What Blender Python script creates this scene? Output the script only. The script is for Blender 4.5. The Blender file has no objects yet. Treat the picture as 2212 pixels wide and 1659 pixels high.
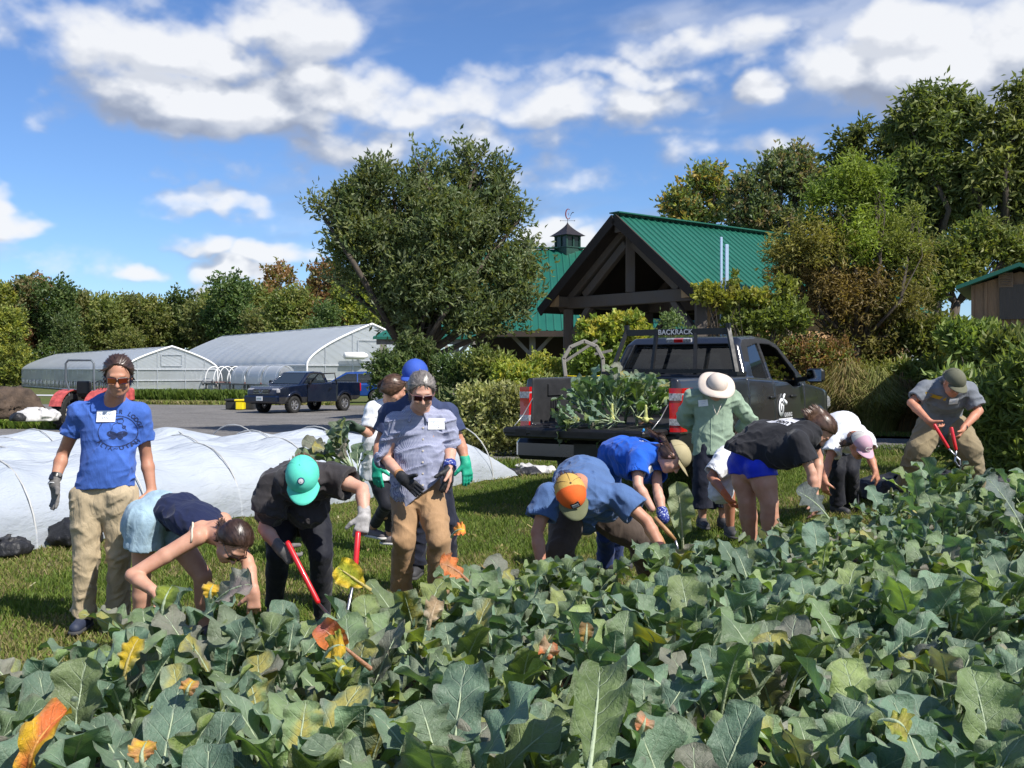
import bpy, bmesh, math, random
import numpy as np
from mathutils import Vector, Matrix
from mathutils.bvhtree import BVHTree

scene = bpy.context.scene
PI = math.pi
# ------------------------------------------------------------------ camera
FPX, CX, VH, HC = 2300.0, 1106.0, 800.0, 1.67     # focal, centre, horizon (photo units), camera height
cam_d = bpy.data.cameras.new("camera"); cam = bpy.data.objects.new("camera", cam_d)
scene.collection.objects.link(cam); scene.camera = cam
cam.location = (0, 0, HC); cam.rotation_euler = (math.radians(90), 0, 0)
cam_d.sensor_width = 36.0; cam_d.lens = 36.0*FPX/2212.0
cam_d.shift_y = -29.5/2212.0
cam_d.clip_start = 0.05; cam_d.clip_end = 3000
# ------------------------------------------------------------------ exposure
scene.view_settings.view_transform = 'Standard'
scene.view_settings.look = 'None'
scene.view_settings.exposure = 0.48
scene.view_settings.gamma = 1.0
# ------------------------------------------------------------------ sun
SUN_EL, SUN_AZ = math.radians(47), math.radians(131)
sd = Vector((math.sin(SUN_AZ)*math.cos(SUN_EL), math.cos(SUN_AZ)*math.cos(SUN_EL), math.sin(SUN_EL)))
sl = bpy.data.lights.new("sun", 'SUN'); sl.energy = 4.7; sl.angle = math.radians(0.5); sl.color = (1.0, 0.955, 0.88)
so = bpy.data.objects.new("sun", sl); scene.collection.objects.link(so)
so.rotation_euler = (-sd).to_track_quat('-Z', 'Y').to_euler(); so.location = (20, -20, 30)

# ------------------------------------------------------------------ node helpers
class NT:
    def __init__(s, nt): s.nt = nt; s.n = nt.nodes; s.l = nt.links
    def new(s, t, **kw):
        n = s.n.new(t)
        for k, v in kw.items():
            setattr(n, k, v)
        return n
    def put(s, sock, v):
        if v is None: return
        if isinstance(v, bpy.types.NodeSocket): s.l.new(v, sock)
        else: sock.default_value = v
    def m(s, op, a, b=None, c=None, clamp=False):
        n = s.new('ShaderNodeMath', operation=op, use_clamp=clamp)
        s.put(n.inputs[0], a); s.put(n.inputs[1], b); s.put(n.inputs[2], c)
        return n.outputs[0]
    def mix(s, f, a, b, mode='MIX'):
        n = s.new('ShaderNodeMix', data_type='RGBA', blend_type=mode)
        s.put(n.inputs[0], f); s.put(n.inputs[6], a if not isinstance(a, tuple) else rgba(a)); s.put(n.inputs[7], b if not isinstance(b, tuple) else rgba(b))
        return n.outputs[2]
    def noise(s, vec, scale, detail=3, rough=.55, dist=0.0, col=False):
        n = s.new('ShaderNodeTexNoise'); s.put(n.inputs['Vector'], vec)
        n.inputs['Scale'].default_value = scale; n.inputs['Detail'].default_value = detail
        n.inputs['Roughness'].default_value = rough; n.inputs['Distortion'].default_value = dist
        return n.outputs['Color' if col else 0]
    def ramp(s, f, stops, interp='LINEAR'):
        n = s.new('ShaderNodeValToRGB'); s.put(n.inputs[0], f); r = n.color_ramp; r.interpolation = interp
        while len(r.elements) < len(stops): r.elements.new(0.5)
        for e, (p, c) in zip(r.elements, stops):
            e.position = p; e.color = rgba(c) if isinstance(c, tuple) else (c, c, c, 1)
        return n.outputs[0]
    def maprange(s, v, a, b, c=0.0, d=1.0, smooth=False):
        n = s.new('ShaderNodeMapRange', interpolation_type='SMOOTHSTEP' if smooth else 'LINEAR')
        s.put(n.inputs[0], v); n.inputs[1].default_value = a; n.inputs[2].default_value = b
        n.inputs[3].default_value = c; n.inputs[4].default_value = d
        return n.outputs[0]
    def mapping(s, vec, scale=(1, 1, 1), loc=(0, 0, 0), rot=(0, 0, 0)):
        n = s.new('ShaderNodeMapping'); s.put(n.inputs[0], vec)
        n.inputs['Scale'].default_value = scale; n.inputs['Location'].default_value = loc; n.inputs['Rotation'].default_value = rot
        return n.outputs[0]
    def bump(s, h, strength=.3, dist=.01, normal=None):
        n = s.new('ShaderNodeBump'); s.put(n.inputs['Height'], h); n.inputs['Strength'].default_value = strength
        n.inputs['Distance'].default_value = dist
        if normal is not None: s.put(n.inputs['Normal'], normal)
        return n.outputs[0]

def rgba(c): return (c[0], c[1], c[2], 1.0)

MATS = {}
def new_mat(name):
    m = bpy.data.materials.new(name); m.use_nodes = True
    t = NT(m.node_tree); b = m.node_tree.nodes['Principled BSDF']
    return m, t, b
def objco(t, gen=False):
    return t.new('ShaderNodeTexCoord').outputs['Generated' if gen else 'Object']

def mat(name, col, rough=.6, metal=0., var=.15, vscale=6., bump=.0, bscale=60., spec=.5, coat=0., sheen=0., col2=None, bdist=.004):
    """general surface: colour broken by noise, fine bump"""
    if name in MATS: return MATS[name]
    m, t, b = new_mat(name); co = objco(t)
    n = t.noise(co, vscale, 4)
    c2 = col2 if col2 else tuple(x*(1-var*1.6) for x in col)
    c1 = tuple(min(1, x*(1+var*.6)) for x in col)
    t.put(b.inputs['Base Color'], t.ramp(n, [(.3, c2), (.68, c1)]))
    r2 = t.maprange(t.noise(co, vscale*2.3, 3), .3, .7, max(0, rough-.08), min(1, rough+.08))
    t.put(b.inputs['Roughness'], r2)
    b.inputs['Metallic'].default_value = metal
    b.inputs['Specular IOR Level'].default_value = spec
    b.inputs['Coat Weight'].default_value = coat
    b.inputs['Sheen Weight'].default_value = sheen
    if bump > 0:
        t.put(b.inputs['Normal'], t.bump(t.noise(co, bscale, 3), bump, bdist))
    MATS[name] = m
    return m

def cloth(name, col, rough=.85, fold=.25, weave=.25, var=.12, pattern=None):
    if name in MATS: return MATS[name]
    m, t, b = new_mat(name); co = objco(t)
    n = t.noise(co, 9, 4)
    c = t.ramp(n, [(.3, tuple(x*(1-var) for x in col)), (.7, tuple(min(1, x*(1+var)) for x in col))])
    fine = t.noise(co, 260, 2)
    c = t.mix(.22, c, t.mix(1.0, c, t.ramp(fine, [(.3, .55), (.7, 1.25)]), 'MULTIPLY'))
    if pattern: c = pattern(t, co, c)
    t.put(b.inputs['Base Color'], c)
    b.inputs['Roughness'].default_value = rough; b.inputs['Specular IOR Level'].default_value = .25
    b.inputs['Sheen Weight'].default_value = .12
    w = t.noise(t.mapping(co, (1.0, 1.0, .45)), 22, 3, .5, 1.2)
    n1 = t.bump(w, fold, .02)
    n2 = t.bump(fine, weave, .0015, n1)
    t.put(b.inputs['Normal'], n2)
    MATS[name] = m
    return m

def glass_mat(name, tint=(.02, .025, .03), rough=.03, alpha=.55):
    if name in MATS: return MATS[name]
    m, t, b = new_mat(name)
    b.inputs['Base Color'].default_value = rgba(tint); b.inputs['Roughness'].default_value = rough
    b.inputs['Specular IOR Level'].default_value = .8
    tr = t.new('ShaderNodeBsdfTransparent'); tr.inputs[0].default_value = (.75, .8, .8, 1)
    fr = t.new('ShaderNodeFresnel'); fr.inputs[0].default_value = 1.45
    f = t.m('ADD', fr.outputs[0], alpha, clamp=True)
    mx = t.new('ShaderNodeMixShader'); t.put(mx.inputs[0], f); t.l.new(tr.outputs[0], mx.inputs[1]); t.l.new(b.outputs[0], mx.inputs[2])
    t.l.new(mx.outputs[0], t.n['Material Output'].inputs[0])
    MATS[name] = m
    return m

# ------------------------------------------------------------------ object helpers
def link(o, parent=None):
    scene.collection.objects.link(o)
    if parent is not None: o.parent = parent
    return o
def tag(o, label=None, cat=None, group=None, kind=None):
    if label: o['label'] = label
    if cat: o['category'] = cat
    if group: o['group'] = group
    if kind: o['kind'] = kind
    return o
def thing(name, label, cat, loc=(0, 0, 0), rz=0.0, group=None):
    o = bpy.data.objects.new(name, None); o.empty_display_size = .1
    scene.collection.objects.link(o); o.location = loc; o.rotation_euler = (0, 0, rz)
    return tag(o, label, cat, group)

def mesh_np(name, V, Fq, mats, parent=None, smooth=True, off=None, midx=None, tri=None, attrs=None, uv=None):
    """V (n,3) world, Fq (m,4) quads and/or tri (k,3). off is subtracted (parent location)"""
    V = np.asarray(V, dtype=np.float32)
    if off is not None: V = V - np.asarray(off, dtype=np.float32)
    me = bpy.data.meshes.new(name)
    loops = []; starts = []; tot = 0; np_ = 0
    if Fq is not None and len(Fq):
        Fq = np.asarray(Fq, dtype=np.int32); loops.append(Fq.ravel()); starts.append(np.arange(len(Fq))*4); tot = len(Fq)*4; np_ += len(Fq)
    if tri is not None and len(tri):
        tri = np.asarray(tri, dtype=np.int32); loops.append(tri.ravel()); starts.append(tot+np.arange(len(tri))*3); np_ += len(tri)
    loops = np.concatenate(loops).astype(np.int32); starts = np.concatenate(starts).astype(np.int32)
    me.vertices.add(len(V)); me.vertices.foreach_set('co', V.ravel())
    me.loops.add(len(loops)); me.loops.foreach_set('vertex_index', loops)
    me.polygons.add(np_); me.polygons.foreach_set('loop_start', starts)
    if midx is not None: me.polygons.foreach_set('material_index', np.asarray(midx, dtype=np.int32))
    me.polygons.foreach_set('use_smooth', np.full(np_, smooth, dtype=bool))
    if attrs:
        for an, av in attrs.items():
            a = me.color_attributes.new(name=an, type='FLOAT_COLOR', domain='POINT')
            a.data.foreach_set('color', np.asarray(av, dtype=np.float32).ravel())
    if uv is not None:
        ul = me.uv_layers.new(name='UVMap'); ul.data.foreach_set('uv', np.asarray(uv, dtype=np.float32)[loops].ravel())
    me.update(calc_edges=True); me.validate()
    for m in (mats if isinstance(mats, (list, tuple)) else [mats]): me.materials.append(m)
    o = bpy.data.objects.new(name, me); link(o, parent)
    return o

class MB:
    """collects simple solids, builds ONE mesh object"""
    def __init__(s): s.V = []; s.Q = []; s.T = []; s.n = 0; s.mq = []; s.mt = []; s.cm = 0
    def add(s, V, Q=(), T=()):
        V = [tuple(v) for v in V]
        s.V += V; s.Q += [tuple(i+s.n for i in q) for q in Q]; s.T += [tuple(i+s.n for i in t) for t in T]
        s.mq += [s.cm]*len(Q); s.mt += [s.cm]*len(T); s.n += len(V)
    def box(s, c, d, R=None, bev=0.0):
        hx, hy, hz = d[0]/2, d[1]/2, d[2]/2
        if bev <= 0:
            pts = [(x, y, z) for x in (-hx, hx) for y in (-hy, hy) for z in (-hz, hz)]
            q = [(0, 1, 3, 2), (4, 6, 7, 5), (0, 4, 5, 1), (2, 3, 7, 6), (0, 2, 6, 4), (1, 5, 7, 3)]
            P_ = pts
            T_ = []
        else:
            b = min(bev, hx*.9, hy*.9, hz*.9); P_ = []; idx = {}
            for sx in (-1, 1):
                for sy in (-1, 1):
                    for sz in (-1, 1):
                        for a in range(3):
                            p = [sx*(hx-b), sy*(hy-b), sz*(hz-b)]; p[a] = (sx*hx, sy*hy, sz*hz)[a]
                            idx[(sx, sy, sz, a)] = len(P_); P_.append(tuple(p))
            q = []; T_ = []
            for a in range(3):
                o1, o2 = (a+1) % 3, (a+2) % 3
                for sg in (-1, 1):
                    f = []
                    for (u, v) in ((-1, -1), (1, -1), (1, 1), (-1, 1)):
                        k = [0, 0, 0]; k[a] = sg; k[o1] = u; k[o2] = v; f.append(idx[(k[0], k[1], k[2], a)])
                    q.append(tuple(f if sg > 0 else f[::-1]))
                for u in (-1, 1):
                    for v in (-1, 1):
                        k0 = [0, 0, 0]; k0[a] = -1; k0[o1] = u; k0[o2] = v; k1 = list(k0); k1[a] = 1
                        f = [idx[(*k0, o1)], idx[(*k1, o1)], idx[(*k1, o2)], idx[(*k0, o2)]]
                        q.append(tuple(f if u*v < 0 else f[::-1]))
            for sx in (-1, 1):
                for sy in (-1, 1):
                    for sz in (-1, 1):
                        f = [idx[(sx, sy, sz, 0)], idx[(sx, sy, sz, 1)], idx[(sx, sy, sz, 2)]]
                        T_.append(tuple(f if sx*sy*sz > 0 else f[::-1]))
        out = []
        for p in P_:
            v = Vector(p)
            if R is not None: v = R @ v
            out.append(v + Vector(c))
        s.add(out, q, T_)
    def beam(s, a, b, w, h, up=(0, 0, 1), bev=0.0):
        a, b = Vector(a), Vector(b); x = (b-a); L = x.length; x = x.normalized()
        up = Vector(up); y = up.cross(x)
        if y.length < 1e-4: y = Vector((0, 1, 0)).cross(x)
        y.normalize(); z = x.cross(y)
        R = Matrix((x, y, z)).transposed()
        s.box((a+b)/2, (L, w, h), R, bev)
    def tube(s, pts, rad, seg=8, cap=True, closed=False):
        pts = [Vector(p) for p in pts]; n = len(pts)
        rr = rad if isinstance(rad, (list, tuple)) else [rad]*n
        V = []; prev = None
        for i, p in enumerate(pts):
            if closed: t = (pts[(i+1) % n]-pts[i-1])
            else: t = pts[min(i+1, n-1)]-pts[max(i-1, 0)]
            t.normalize()
            if prev is None:
                a = Vector((0, 0, 1)) if abs(t.z) < .9 else Vector((1, 0, 0))
                u = t.cross(a).normalized()
            else:
                u = (prev - t*prev.dot(t))
                if u.length < 1e-5: u = t.orthogonal()
                u.normalize()
            prev = u; w = t.cross(u)
            for k in range(seg):
                an = 2*PI*k/seg; V.append(p + (u*math.cos(an)+w*math.sin(an))*rr[i])
        Q = []; T = []
        m = n if closed else n-1
        for i in range(m):
            i2 = (i+1) % n
            for k in range(seg):
                k2 = (k+1) % seg; Q.append((i*seg+k, i*seg+k2, i2*seg+k2, i2*seg+k))
        if cap and not closed:
            V.append(pts[0]); V.append(pts[-1]); c0, c1 = len(V)-2, len(V)-1
            for k in range(seg):
                k2 = (k+1) % seg; T.append((c0, k2, k)); T.append((c1, (n-1)*seg+k, (n-1)*seg+k2))
        s.add(V, Q, T)
    def lathe(s, c, axis, prof, seg=24):
        """prof: list of (r, h) along axis"""
        c = Vector(c); ax = Vector(axis).normalized(); u = ax.orthogonal().normalized(); w = ax.cross(u)
        V = []; Q = []
        for (r, h) in prof:
            for k in range(seg):
                an = 2*PI*k/seg; V.append(c+ax*h+(u*math.cos(an)+w*math.sin(an))*r)
        for i in range(len(prof)-1):
            for k in range(seg):
                k2 = (k+1) % seg; Q.append((i*seg+k, i*seg+k2, (i+1)*seg+k2, (i+1)*seg+k))
        s.add(V, Q)
    def prism(s, poly, y0, y1, fr):
        """poly [(a,b)], fr(a,b,y)->world point"""
        n = len(poly); V = [fr(a, b, y0) for a, b in poly]+[fr(a, b, y1) for a, b in poly]
        from mathutils.geometry import tessellate_polygon
        tr = tessellate_polygon([[Vector((a, b, 0)) for a, b in poly]])
        T = [tuple(t) for t in tr]+[tuple(n+i for i in reversed(t)) for t in tr]
        Q = [(i, i+n, (i+1) % n+n, (i+1) % n) for i in range(n)]
        s.add(V, Q, T)
    def build(s, name, mats, parent=None, smooth=False, off=None, recalc=True):
        o = mesh_np(name, np.array([tuple(v) for v in s.V], dtype=np.float32), np.array(s.Q) if s.Q else None, mats, parent, smooth, off,
                    s.mq+s.mt, np.array(s.T) if s.T else None)
        if recalc:
            bm = bmesh.new(); bm.from_mesh(o.data); bmesh.ops.recalc_face_normals(bm, faces=bm.faces); bm.to_mesh(o.data); bm.free()
        return o

def P(px, py, d):
    """photo position (2212 wide) at depth d -> world point"""
    return Vector(((px-CX)/FPX*d, d, HC-(py-VH)/FPX*d))
def lerp(a, b, t): return Vector(a)*(1-t)+Vector(b)*t
def ss(a, b, x):
    t = np.clip((x-a)/(b-a), 0, 1); return t*t*(3-2*t)
def ground(x, y):
    return .32*ss(.5, 4.5, x)*ss(5., 10., y)
def G(x, y, dz=0.): return Vector((x, y, float(ground(x, y))+dz))

# numpy value noise -------------------------------------------------
_rng = np.random.RandomState(7)
_LAT = _rng.rand(32, 32, 32).astype(np.float32)
def vnoise(p):
    """p (...,3) -> 0..1"""
    i = np.floor(p).astype(np.int32); f = (p-i).astype(np.float32); f = f*f*(3-2*f)
    i &= 31; j = (i+1) & 31
    x0, y0, z0 = i[..., 0], i[..., 1], i[..., 2]; x1, y1, z1 = j[..., 0], j[..., 1], j[..., 2]
    fx, fy, fz = f[..., 0], f[..., 1], f[..., 2]
    def l(a, b, t): return a+(b-a)*t
    a = l(l(_LAT[x0, y0, z0], _LAT[x1, y0, z0], fx), l(_LAT[x0, y1, z0], _LAT[x1, y1, z0], fx), fy)
    b = l(l(_LAT[x0, y0, z1], _LAT[x1, y0, z1], fx), l(_LAT[x0, y1, z1], _LAT[x1, y1, z1], fx), fy)
    return l(a, b, fz)
def fbm(p, o=3):
    s = 0; a = .5; t = 0
    for k in range(o):
        s = s+a*vnoise(p*(2.03**k)+k*7.3); t += a; a *= .5
    return s/t
# ------------------------------------------------------------------ sky with clouds (cloud map computed here, one direction = one place in the sky)
world = bpy.data.worlds.new("World"); scene.world = world; world.use_nodes = True
def cloud_map():
    blobs = [  # photo x, y, rx, ry, weight of each cloud (turned into azimuth and elevation)
        (330, 120, 250, 85, 1.1), (250, 95, 120, 60, .8), (640, 60, 130, 110, .95), (470, 250, 300, 75, 1.3), (700, 215, 200, 85, 1.15), (880, 235, 190, 60, .9), (320, 270, 160, 45, .9),
        (1180, 235, 300, 55, .85), (1010, 300, 300, 60, .6), (760, 330, 330, 60, .55), (1330, 160, 300, 42, .62), (1500, 110, 260, 40, .6), (1680, 60, 200, 40, .5),
        (1960, 75, 190, 75, 1.05), (2010, 170, 260, 80, 1.15), (2200, 120, 240, 110, 1.15), (1660, 205, 95, 40, .85), (1590, 140, 120, 34, .6), (2080, 235, 250, 40, .8),
        (30, 490, 70, 42, 1.15), (5, 440, 50, 36, .9), (455, 445, 130, 30, .85), (440, 530, 95, 20, .85), (590, 550, 95, 30, 1.05),
        (520, 585, 110, 38, 1.05), (480, 640, 60, 40, .9), (270, 575, 60, 20, .8), (1190, 500, 80, 42, 1.2), (1250, 520, 60, 32, 1.0), (310, 385, 90, 26, .55), (540, 390, 220, 60, .5),
        (1600, 330, 240, 40, .42), (1300, 380, 300, 60, .35), (80, 560, 220, 40, .35), (640, 470, 160, 30, .35), (1480, 290, 120, 30, .4), (150, 20, 150, 20, .4)]
    def dens(az, el):
        p = np.stack([az*9, el*13, az*0+3.1], -1)
        w1 = fbm(p*2.0, 4)-.5; w2 = fbm(p*2.0+11.7, 4)-.5
        a = az+w1*.085; e = el+w2*.045
        acc = np.zeros_like(az)
        for (x, y, rx, ry, wt) in blobs:
            a0 = math.atan((x-CX)/FPX); e0 = math.atan((VH-y)/FPX*math.cos(a0))
            up = np.where(e > e0, 1.0, 1.35)          # flatter bases
            r = np.sqrt(((a-a0)/(rx*1.32/FPX*math.cos(a0)**2))**2+((e-e0)*up/(ry*1.32/FPX))**2)
            acc = np.maximum(acc, wt*(1-ss(0, 1.45, r)))
        far = 1-ss(.48, .62, np.abs(az))*1.0
        gen = ss(.5, .75, fbm(np.stack([az*2.2, el*5, az*0+9], -1), 3))*.9
        acc = np.maximum(acc*far, gen*(1-far)+gen*ss(.36, .5, el))
        n = fbm(np.stack([az*26, el*40, az*0], -1), 6)
        n2 = fbm(np.stack([az*7, el*12, az*0+5], -1), 3)
        return acc+(n-.5)*1.1+(n2-.5)*.35, acc
    def layer(az0, az1, nx, ny):
        A, E = np.meshgrid(np.linspace(az0, az1, nx), np.linspace(0, math.radians(45), ny))
        A = A.astype(np.float32); E = E.astype(np.float32)
        d0, acc = dens(A, E); d1, _ = dens(A+.006, E+.014); d2, _ = dens(A+.012, E+.05)
        cover = ss(.14, .82, d0)*ss(.0, .25, acc)
        q = np.stack([A*5+E*4, E*24-A*5, A*0+2.2], -1); wisp = ss(.42, .80, fbm(q+.5*fbm(q*1.7+4, 3)[..., None], 5))*ss(-.32, -.1, A)*ss(.015, .09, E)*(1-ss(.30, .36, E))*.62
        cover = np.maximum(cover, wisp)
        lit = np.clip((d0-d1)*2.2+.40, 0, 1)*.45+np.clip((d0-d2)*1.5+.38, 0, 1)*.65+(1-ss(.4, .9, d0))*.12
        return cover, np.clip(lit, 0, 1)
    out = []
    for nm, (a0, a1, nx, ny) in {'clouds_ahead': (-.56, .56, 1300, 860), 'clouds_around': (-PI, PI, 1000, 160)}.items():
        c, l = layer(a0, a1, nx, ny)
        im = bpy.data.images.new(nm, nx, ny, alpha=False, float_buffer=False); im.colorspace_settings.name = 'Non-Color'
        px = np.zeros((ny, nx, 4), np.float32); px[..., 0] = c; px[..., 1] = l; px[..., 3] = 1
        im.pixels.foreach_set(px.ravel()); im.update(); im.pack(); out.append(im)
    return out
def build_world():
    t = NT(world.node_tree); bg = t.n['Background']
    sky = t.new('ShaderNodeTexSky', sky_type='NISHITA'); sky.sun_disc = False
    sky.sun_elevation = SUN_EL; sky.sun_rotation = SUN_AZ; sky.air_density = 1.0; sky.dust_density = .05; sky.ozone_density = 3.5
    near, around = cloud_map()
    geo = t.new('ShaderNodeTexCoord'); sx = t.new('ShaderNodeSeparateXYZ'); t.l.new(geo.outputs['Generated'], sx.inputs[0])
    az = t.m('ARCTAN2', sx.outputs[0], sx.outputs[1]); el = t.m('ARCSINE', sx.outputs[2])
    v = t.m('DIVIDE', el, math.radians(45))
    def look(im, a0, a1):
        cb = t.new('ShaderNodeCombineXYZ'); t.put(cb.inputs[0], t.maprange(az, a0, a1)); t.put(cb.inputs[1], v)
        n = t.new('ShaderNodeTexImage', interpolation='Cubic', extension='EXTEND'); n.image = im; t.l.new(cb.outputs[0], n.inputs[0])
        return n.outputs[0]
    ahead = t.m('LESS_THAN', t.m('ABSOLUTE', az), .56)
    cl = t.mix(ahead, look(around, -PI, PI), look(near, -.56, .56))
    s2 = t.new('ShaderNodeSeparateColor'); t.l.new(cl, s2.inputs[0])
    ccol = t.ramp(s2.outputs[1], [(0.0, (2.3, 2.65, 3.5)), (.40, (3.6, 3.95, 4.7)), (.95, (6.7, 6.8, 7.0))])
    skc = t.mix(1.0, sky.outputs[0], (.64, .79, 1.03), 'MULTIPLY')
    fade = t.maprange(el, 1.2, .75); up = t.m('GREATER_THAN', sx.outputs[2], -.02)
    cov = t.m('MULTIPLY', t.m('MULTIPLY', s2.outputs[0], fade), t.m('MULTIPLY', up, .95))
    t.put(bg.inputs['Color'], t.mix(cov, skc, ccol))
    bg.inputs['Strength'].default_value = .10
    world.cycles.sampling_method = 'MANUAL'; world.cycles.sample_map_resolution = 512
build_world()
# ------------------------------------------------------------------ implicit solids -> one continuous surface
def _v(a): return np.array(tuple(a), dtype=np.float32)
def _n(a): a = _v(a); return a/(np.linalg.norm(a)+1e-9)
class SDF:
    def __init__(s): s.p = []; s.cuts = []; s.fold = None
    def cone(s, a, b, ra, rb=None, flat=1.0, side=None, k=.02, op='u'):
        s.p.append(('c', _v(a), _v(b), ra, ra if rb is None else rb, flat, None if side is None else _v(side), k, op)); return s
    def chain(s, pts, rr, flat=1.0, side=None, k=.02, op='u', clips=(), ik=.006):
        """one limb: cones joined tightly, then blended once; clips = planes [(point, normal)] trimming this limb only"""
        G_ = [('c', _v(pts[i]), _v(pts[i+1]), rr[i], rr[i+1], flat if not isinstance(flat, (list, tuple)) else flat[i],
               None if side is None else _v(side if not isinstance(side, list) else side[i]), ik, 'u') for i in range(len(pts)-1)]
        s.p.append(('g', G_, [(_v(a), _n(b)) for a, b in clips], ik, k, op)); return s
    def ell(s, c, r, ax=None, k=.02, op='u'):
        s.p.append(('e', _v(c), _v(r), np.eye(3, dtype=np.float32) if ax is None else np.array([_v(a) for a in ax]), k, op)); return s
    def box(s, c, d, ax=None, rd=.01, k=.01, op='u'):
        s.p.append(('b', _v(c), _v(d)/2, np.eye(3, dtype=np.float32) if ax is None else np.array([_v(a) for a in ax]), rd, k, op)); return s
    def cut(s, pt, n, wob=0.0):     # removes the side n points to
        s.cuts.append((_v(pt), _n(n), wob)); return s
    def _bb(s, p):
        if p[0] == 'g':
            B = [s._bb(q) for q in p[1]]; return np.min([b[0] for b in B], axis=0), np.max([b[1] for b in B], axis=0)
        if p[0] == 'c':
            m = max(p[3], p[4])*max(1, p[5]); lo = np.minimum(p[1]-m, p[2]-m); hi = np.maximum(p[1]+m, p[2]+m)
        elif p[0] == 'e':
            e = np.abs(p[3]).T @ p[2]; lo, hi = p[1]-e, p[1]+e
        else:
            e = np.abs(p[3]).T @ p[2]; lo, hi = p[1]-e, p[1]+e
        return lo, hi
    def _d(s, p, X):
        if p[0] == 'g':
            D = None; k = p[3]
            for q in p[1]:
                d = s._d(q, X)
                if D is None: D = d
                else:
                    hh = np.clip(.5+.5*(D-d)/k, 0, 1); D = D*(1-hh)+d*hh-k*hh*(1-hh)
            for (pt, nn) in p[2]: D = np.maximum(D, (X-pt) @ nn)
            return D
        if p[0] == 'c':
            _, a, b, ra, rb, fl, sd, k, op = p
            ab = b-a; L2 = float(ab @ ab)+1e-9; q = X-a; t = np.clip((q @ ab)/L2, 0, 1)
            r = q-t[..., None]*ab
            if fl != 1.0 and sd is not None:
                ax = ab/np.sqrt(L2); w = np.cross(ax, sd); w = w/(np.linalg.norm(w)+1e-9)
                c = r @ w; r = r+(c*(1/fl-1))[..., None]*w
            return (np.linalg.norm(r, axis=-1)-(ra+(rb-ra)*t))*(min(1, fl) if fl != 1 else 1)
        if p[0] == 'e':
            q = (X-p[1]) @ p[3].T; k1 = np.linalg.norm(q/p[2], axis=-1); k2 = np.linalg.norm(q/(p[2]**2), axis=-1)+1e-6
            return k1*(k1-1)/k2
        q = np.abs((X-p[1]) @ p[3].T)-p[2]+p[4]
        return np.linalg.norm(np.maximum(q, 0), axis=-1)+np.minimum(q.max(-1), 0)-p[4]
    def field(s, h):
        lo = np.min([s._bb(p)[0] for p in s.p if p[-1] == 'u'], axis=0)-3*h-.012; hi = np.max([s._bb(p)[1] for p in s.p if p[-1] == 'u'], axis=0)+3*h+.012
        n = np.ceil((hi-lo)/h).astype(int)+1
        D = np.full(n, .06, np.float32)
        ax = [lo[i]+h*np.arange(n[i], dtype=np.float32) for i in range(3)]
        for p in s.p:
            k = p[-2]; op = p[-1]
            bl, bh = s._bb(p); pad = k+2*h+.03
            i0 = np.maximum(((bl-pad-lo)/h).astype(int), 0); i1 = np.minimum(((bh+pad-lo)/h).astype(int)+2, n)
            if (i1 <= i0).any(): continue
            sl = tuple(slice(i0[i], i1[i]) for i in range(3))
            X = np.stack(np.meshgrid(*[ax[i][sl[i]] for i in range(3)], indexing='ij'), -1)
            d = s._d(p, X); c = D[sl]
            if op == 'u':
                hh = np.clip(.5+.5*(c-d)/k, 0, 1); D[sl] = c*(1-hh)+d*hh-k*hh*(1-hh)
            else:
                d = -d; hh = np.clip(.5-.5*(c-d)/k, 0, 1); D[sl] = c*(1-hh)+d*hh+k*hh*(1-hh)
        if s.fold:
            M = np.abs(D) < .045; ii = np.nonzero(M)
            X = np.stack([ax[i][ii[i]] for i in range(3)], -1)
            D[ii] += s.fold(X)
        for (pt, nn, wob) in s.cuts:
            e = [(ax[i]-pt[i])*nn[i] for i in range(3)]
            pl = e[0][:, None, None]+e[1][None, :, None]+e[2][None, None, :]
            if wob:
                pl = pl+wob*(np.sin(ax[0]*41+1)[:, None, None]+np.sin(ax[1]*37)[None, :, None]+np.sin(ax[2]*33)[None, None, :])
            D = np.maximum(D, pl)
        return D, lo, h
    def mesh(s, h):
        D, lo, h = s.field(h); return surfnet(D, lo, h)
    def build(s, name, mats, parent=None, h=.008, pick=None, smooth=True):
        V, Q = s.mesh(h)
        if len(Q) == 0: raise Exception('empty '+name)
        off = None if parent is None else wloc(parent)
        mi = None
        if pick is not None: mi = pick(V[Q].mean(1))
        o = mesh_np(name, V, Q, mats, parent, smooth, off, mi)
        return o
def wloc(o):
    l = Vector(o.location)
    while o.parent is not None: o = o.parent; l = l+Vector(o.location)
    return l
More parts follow.
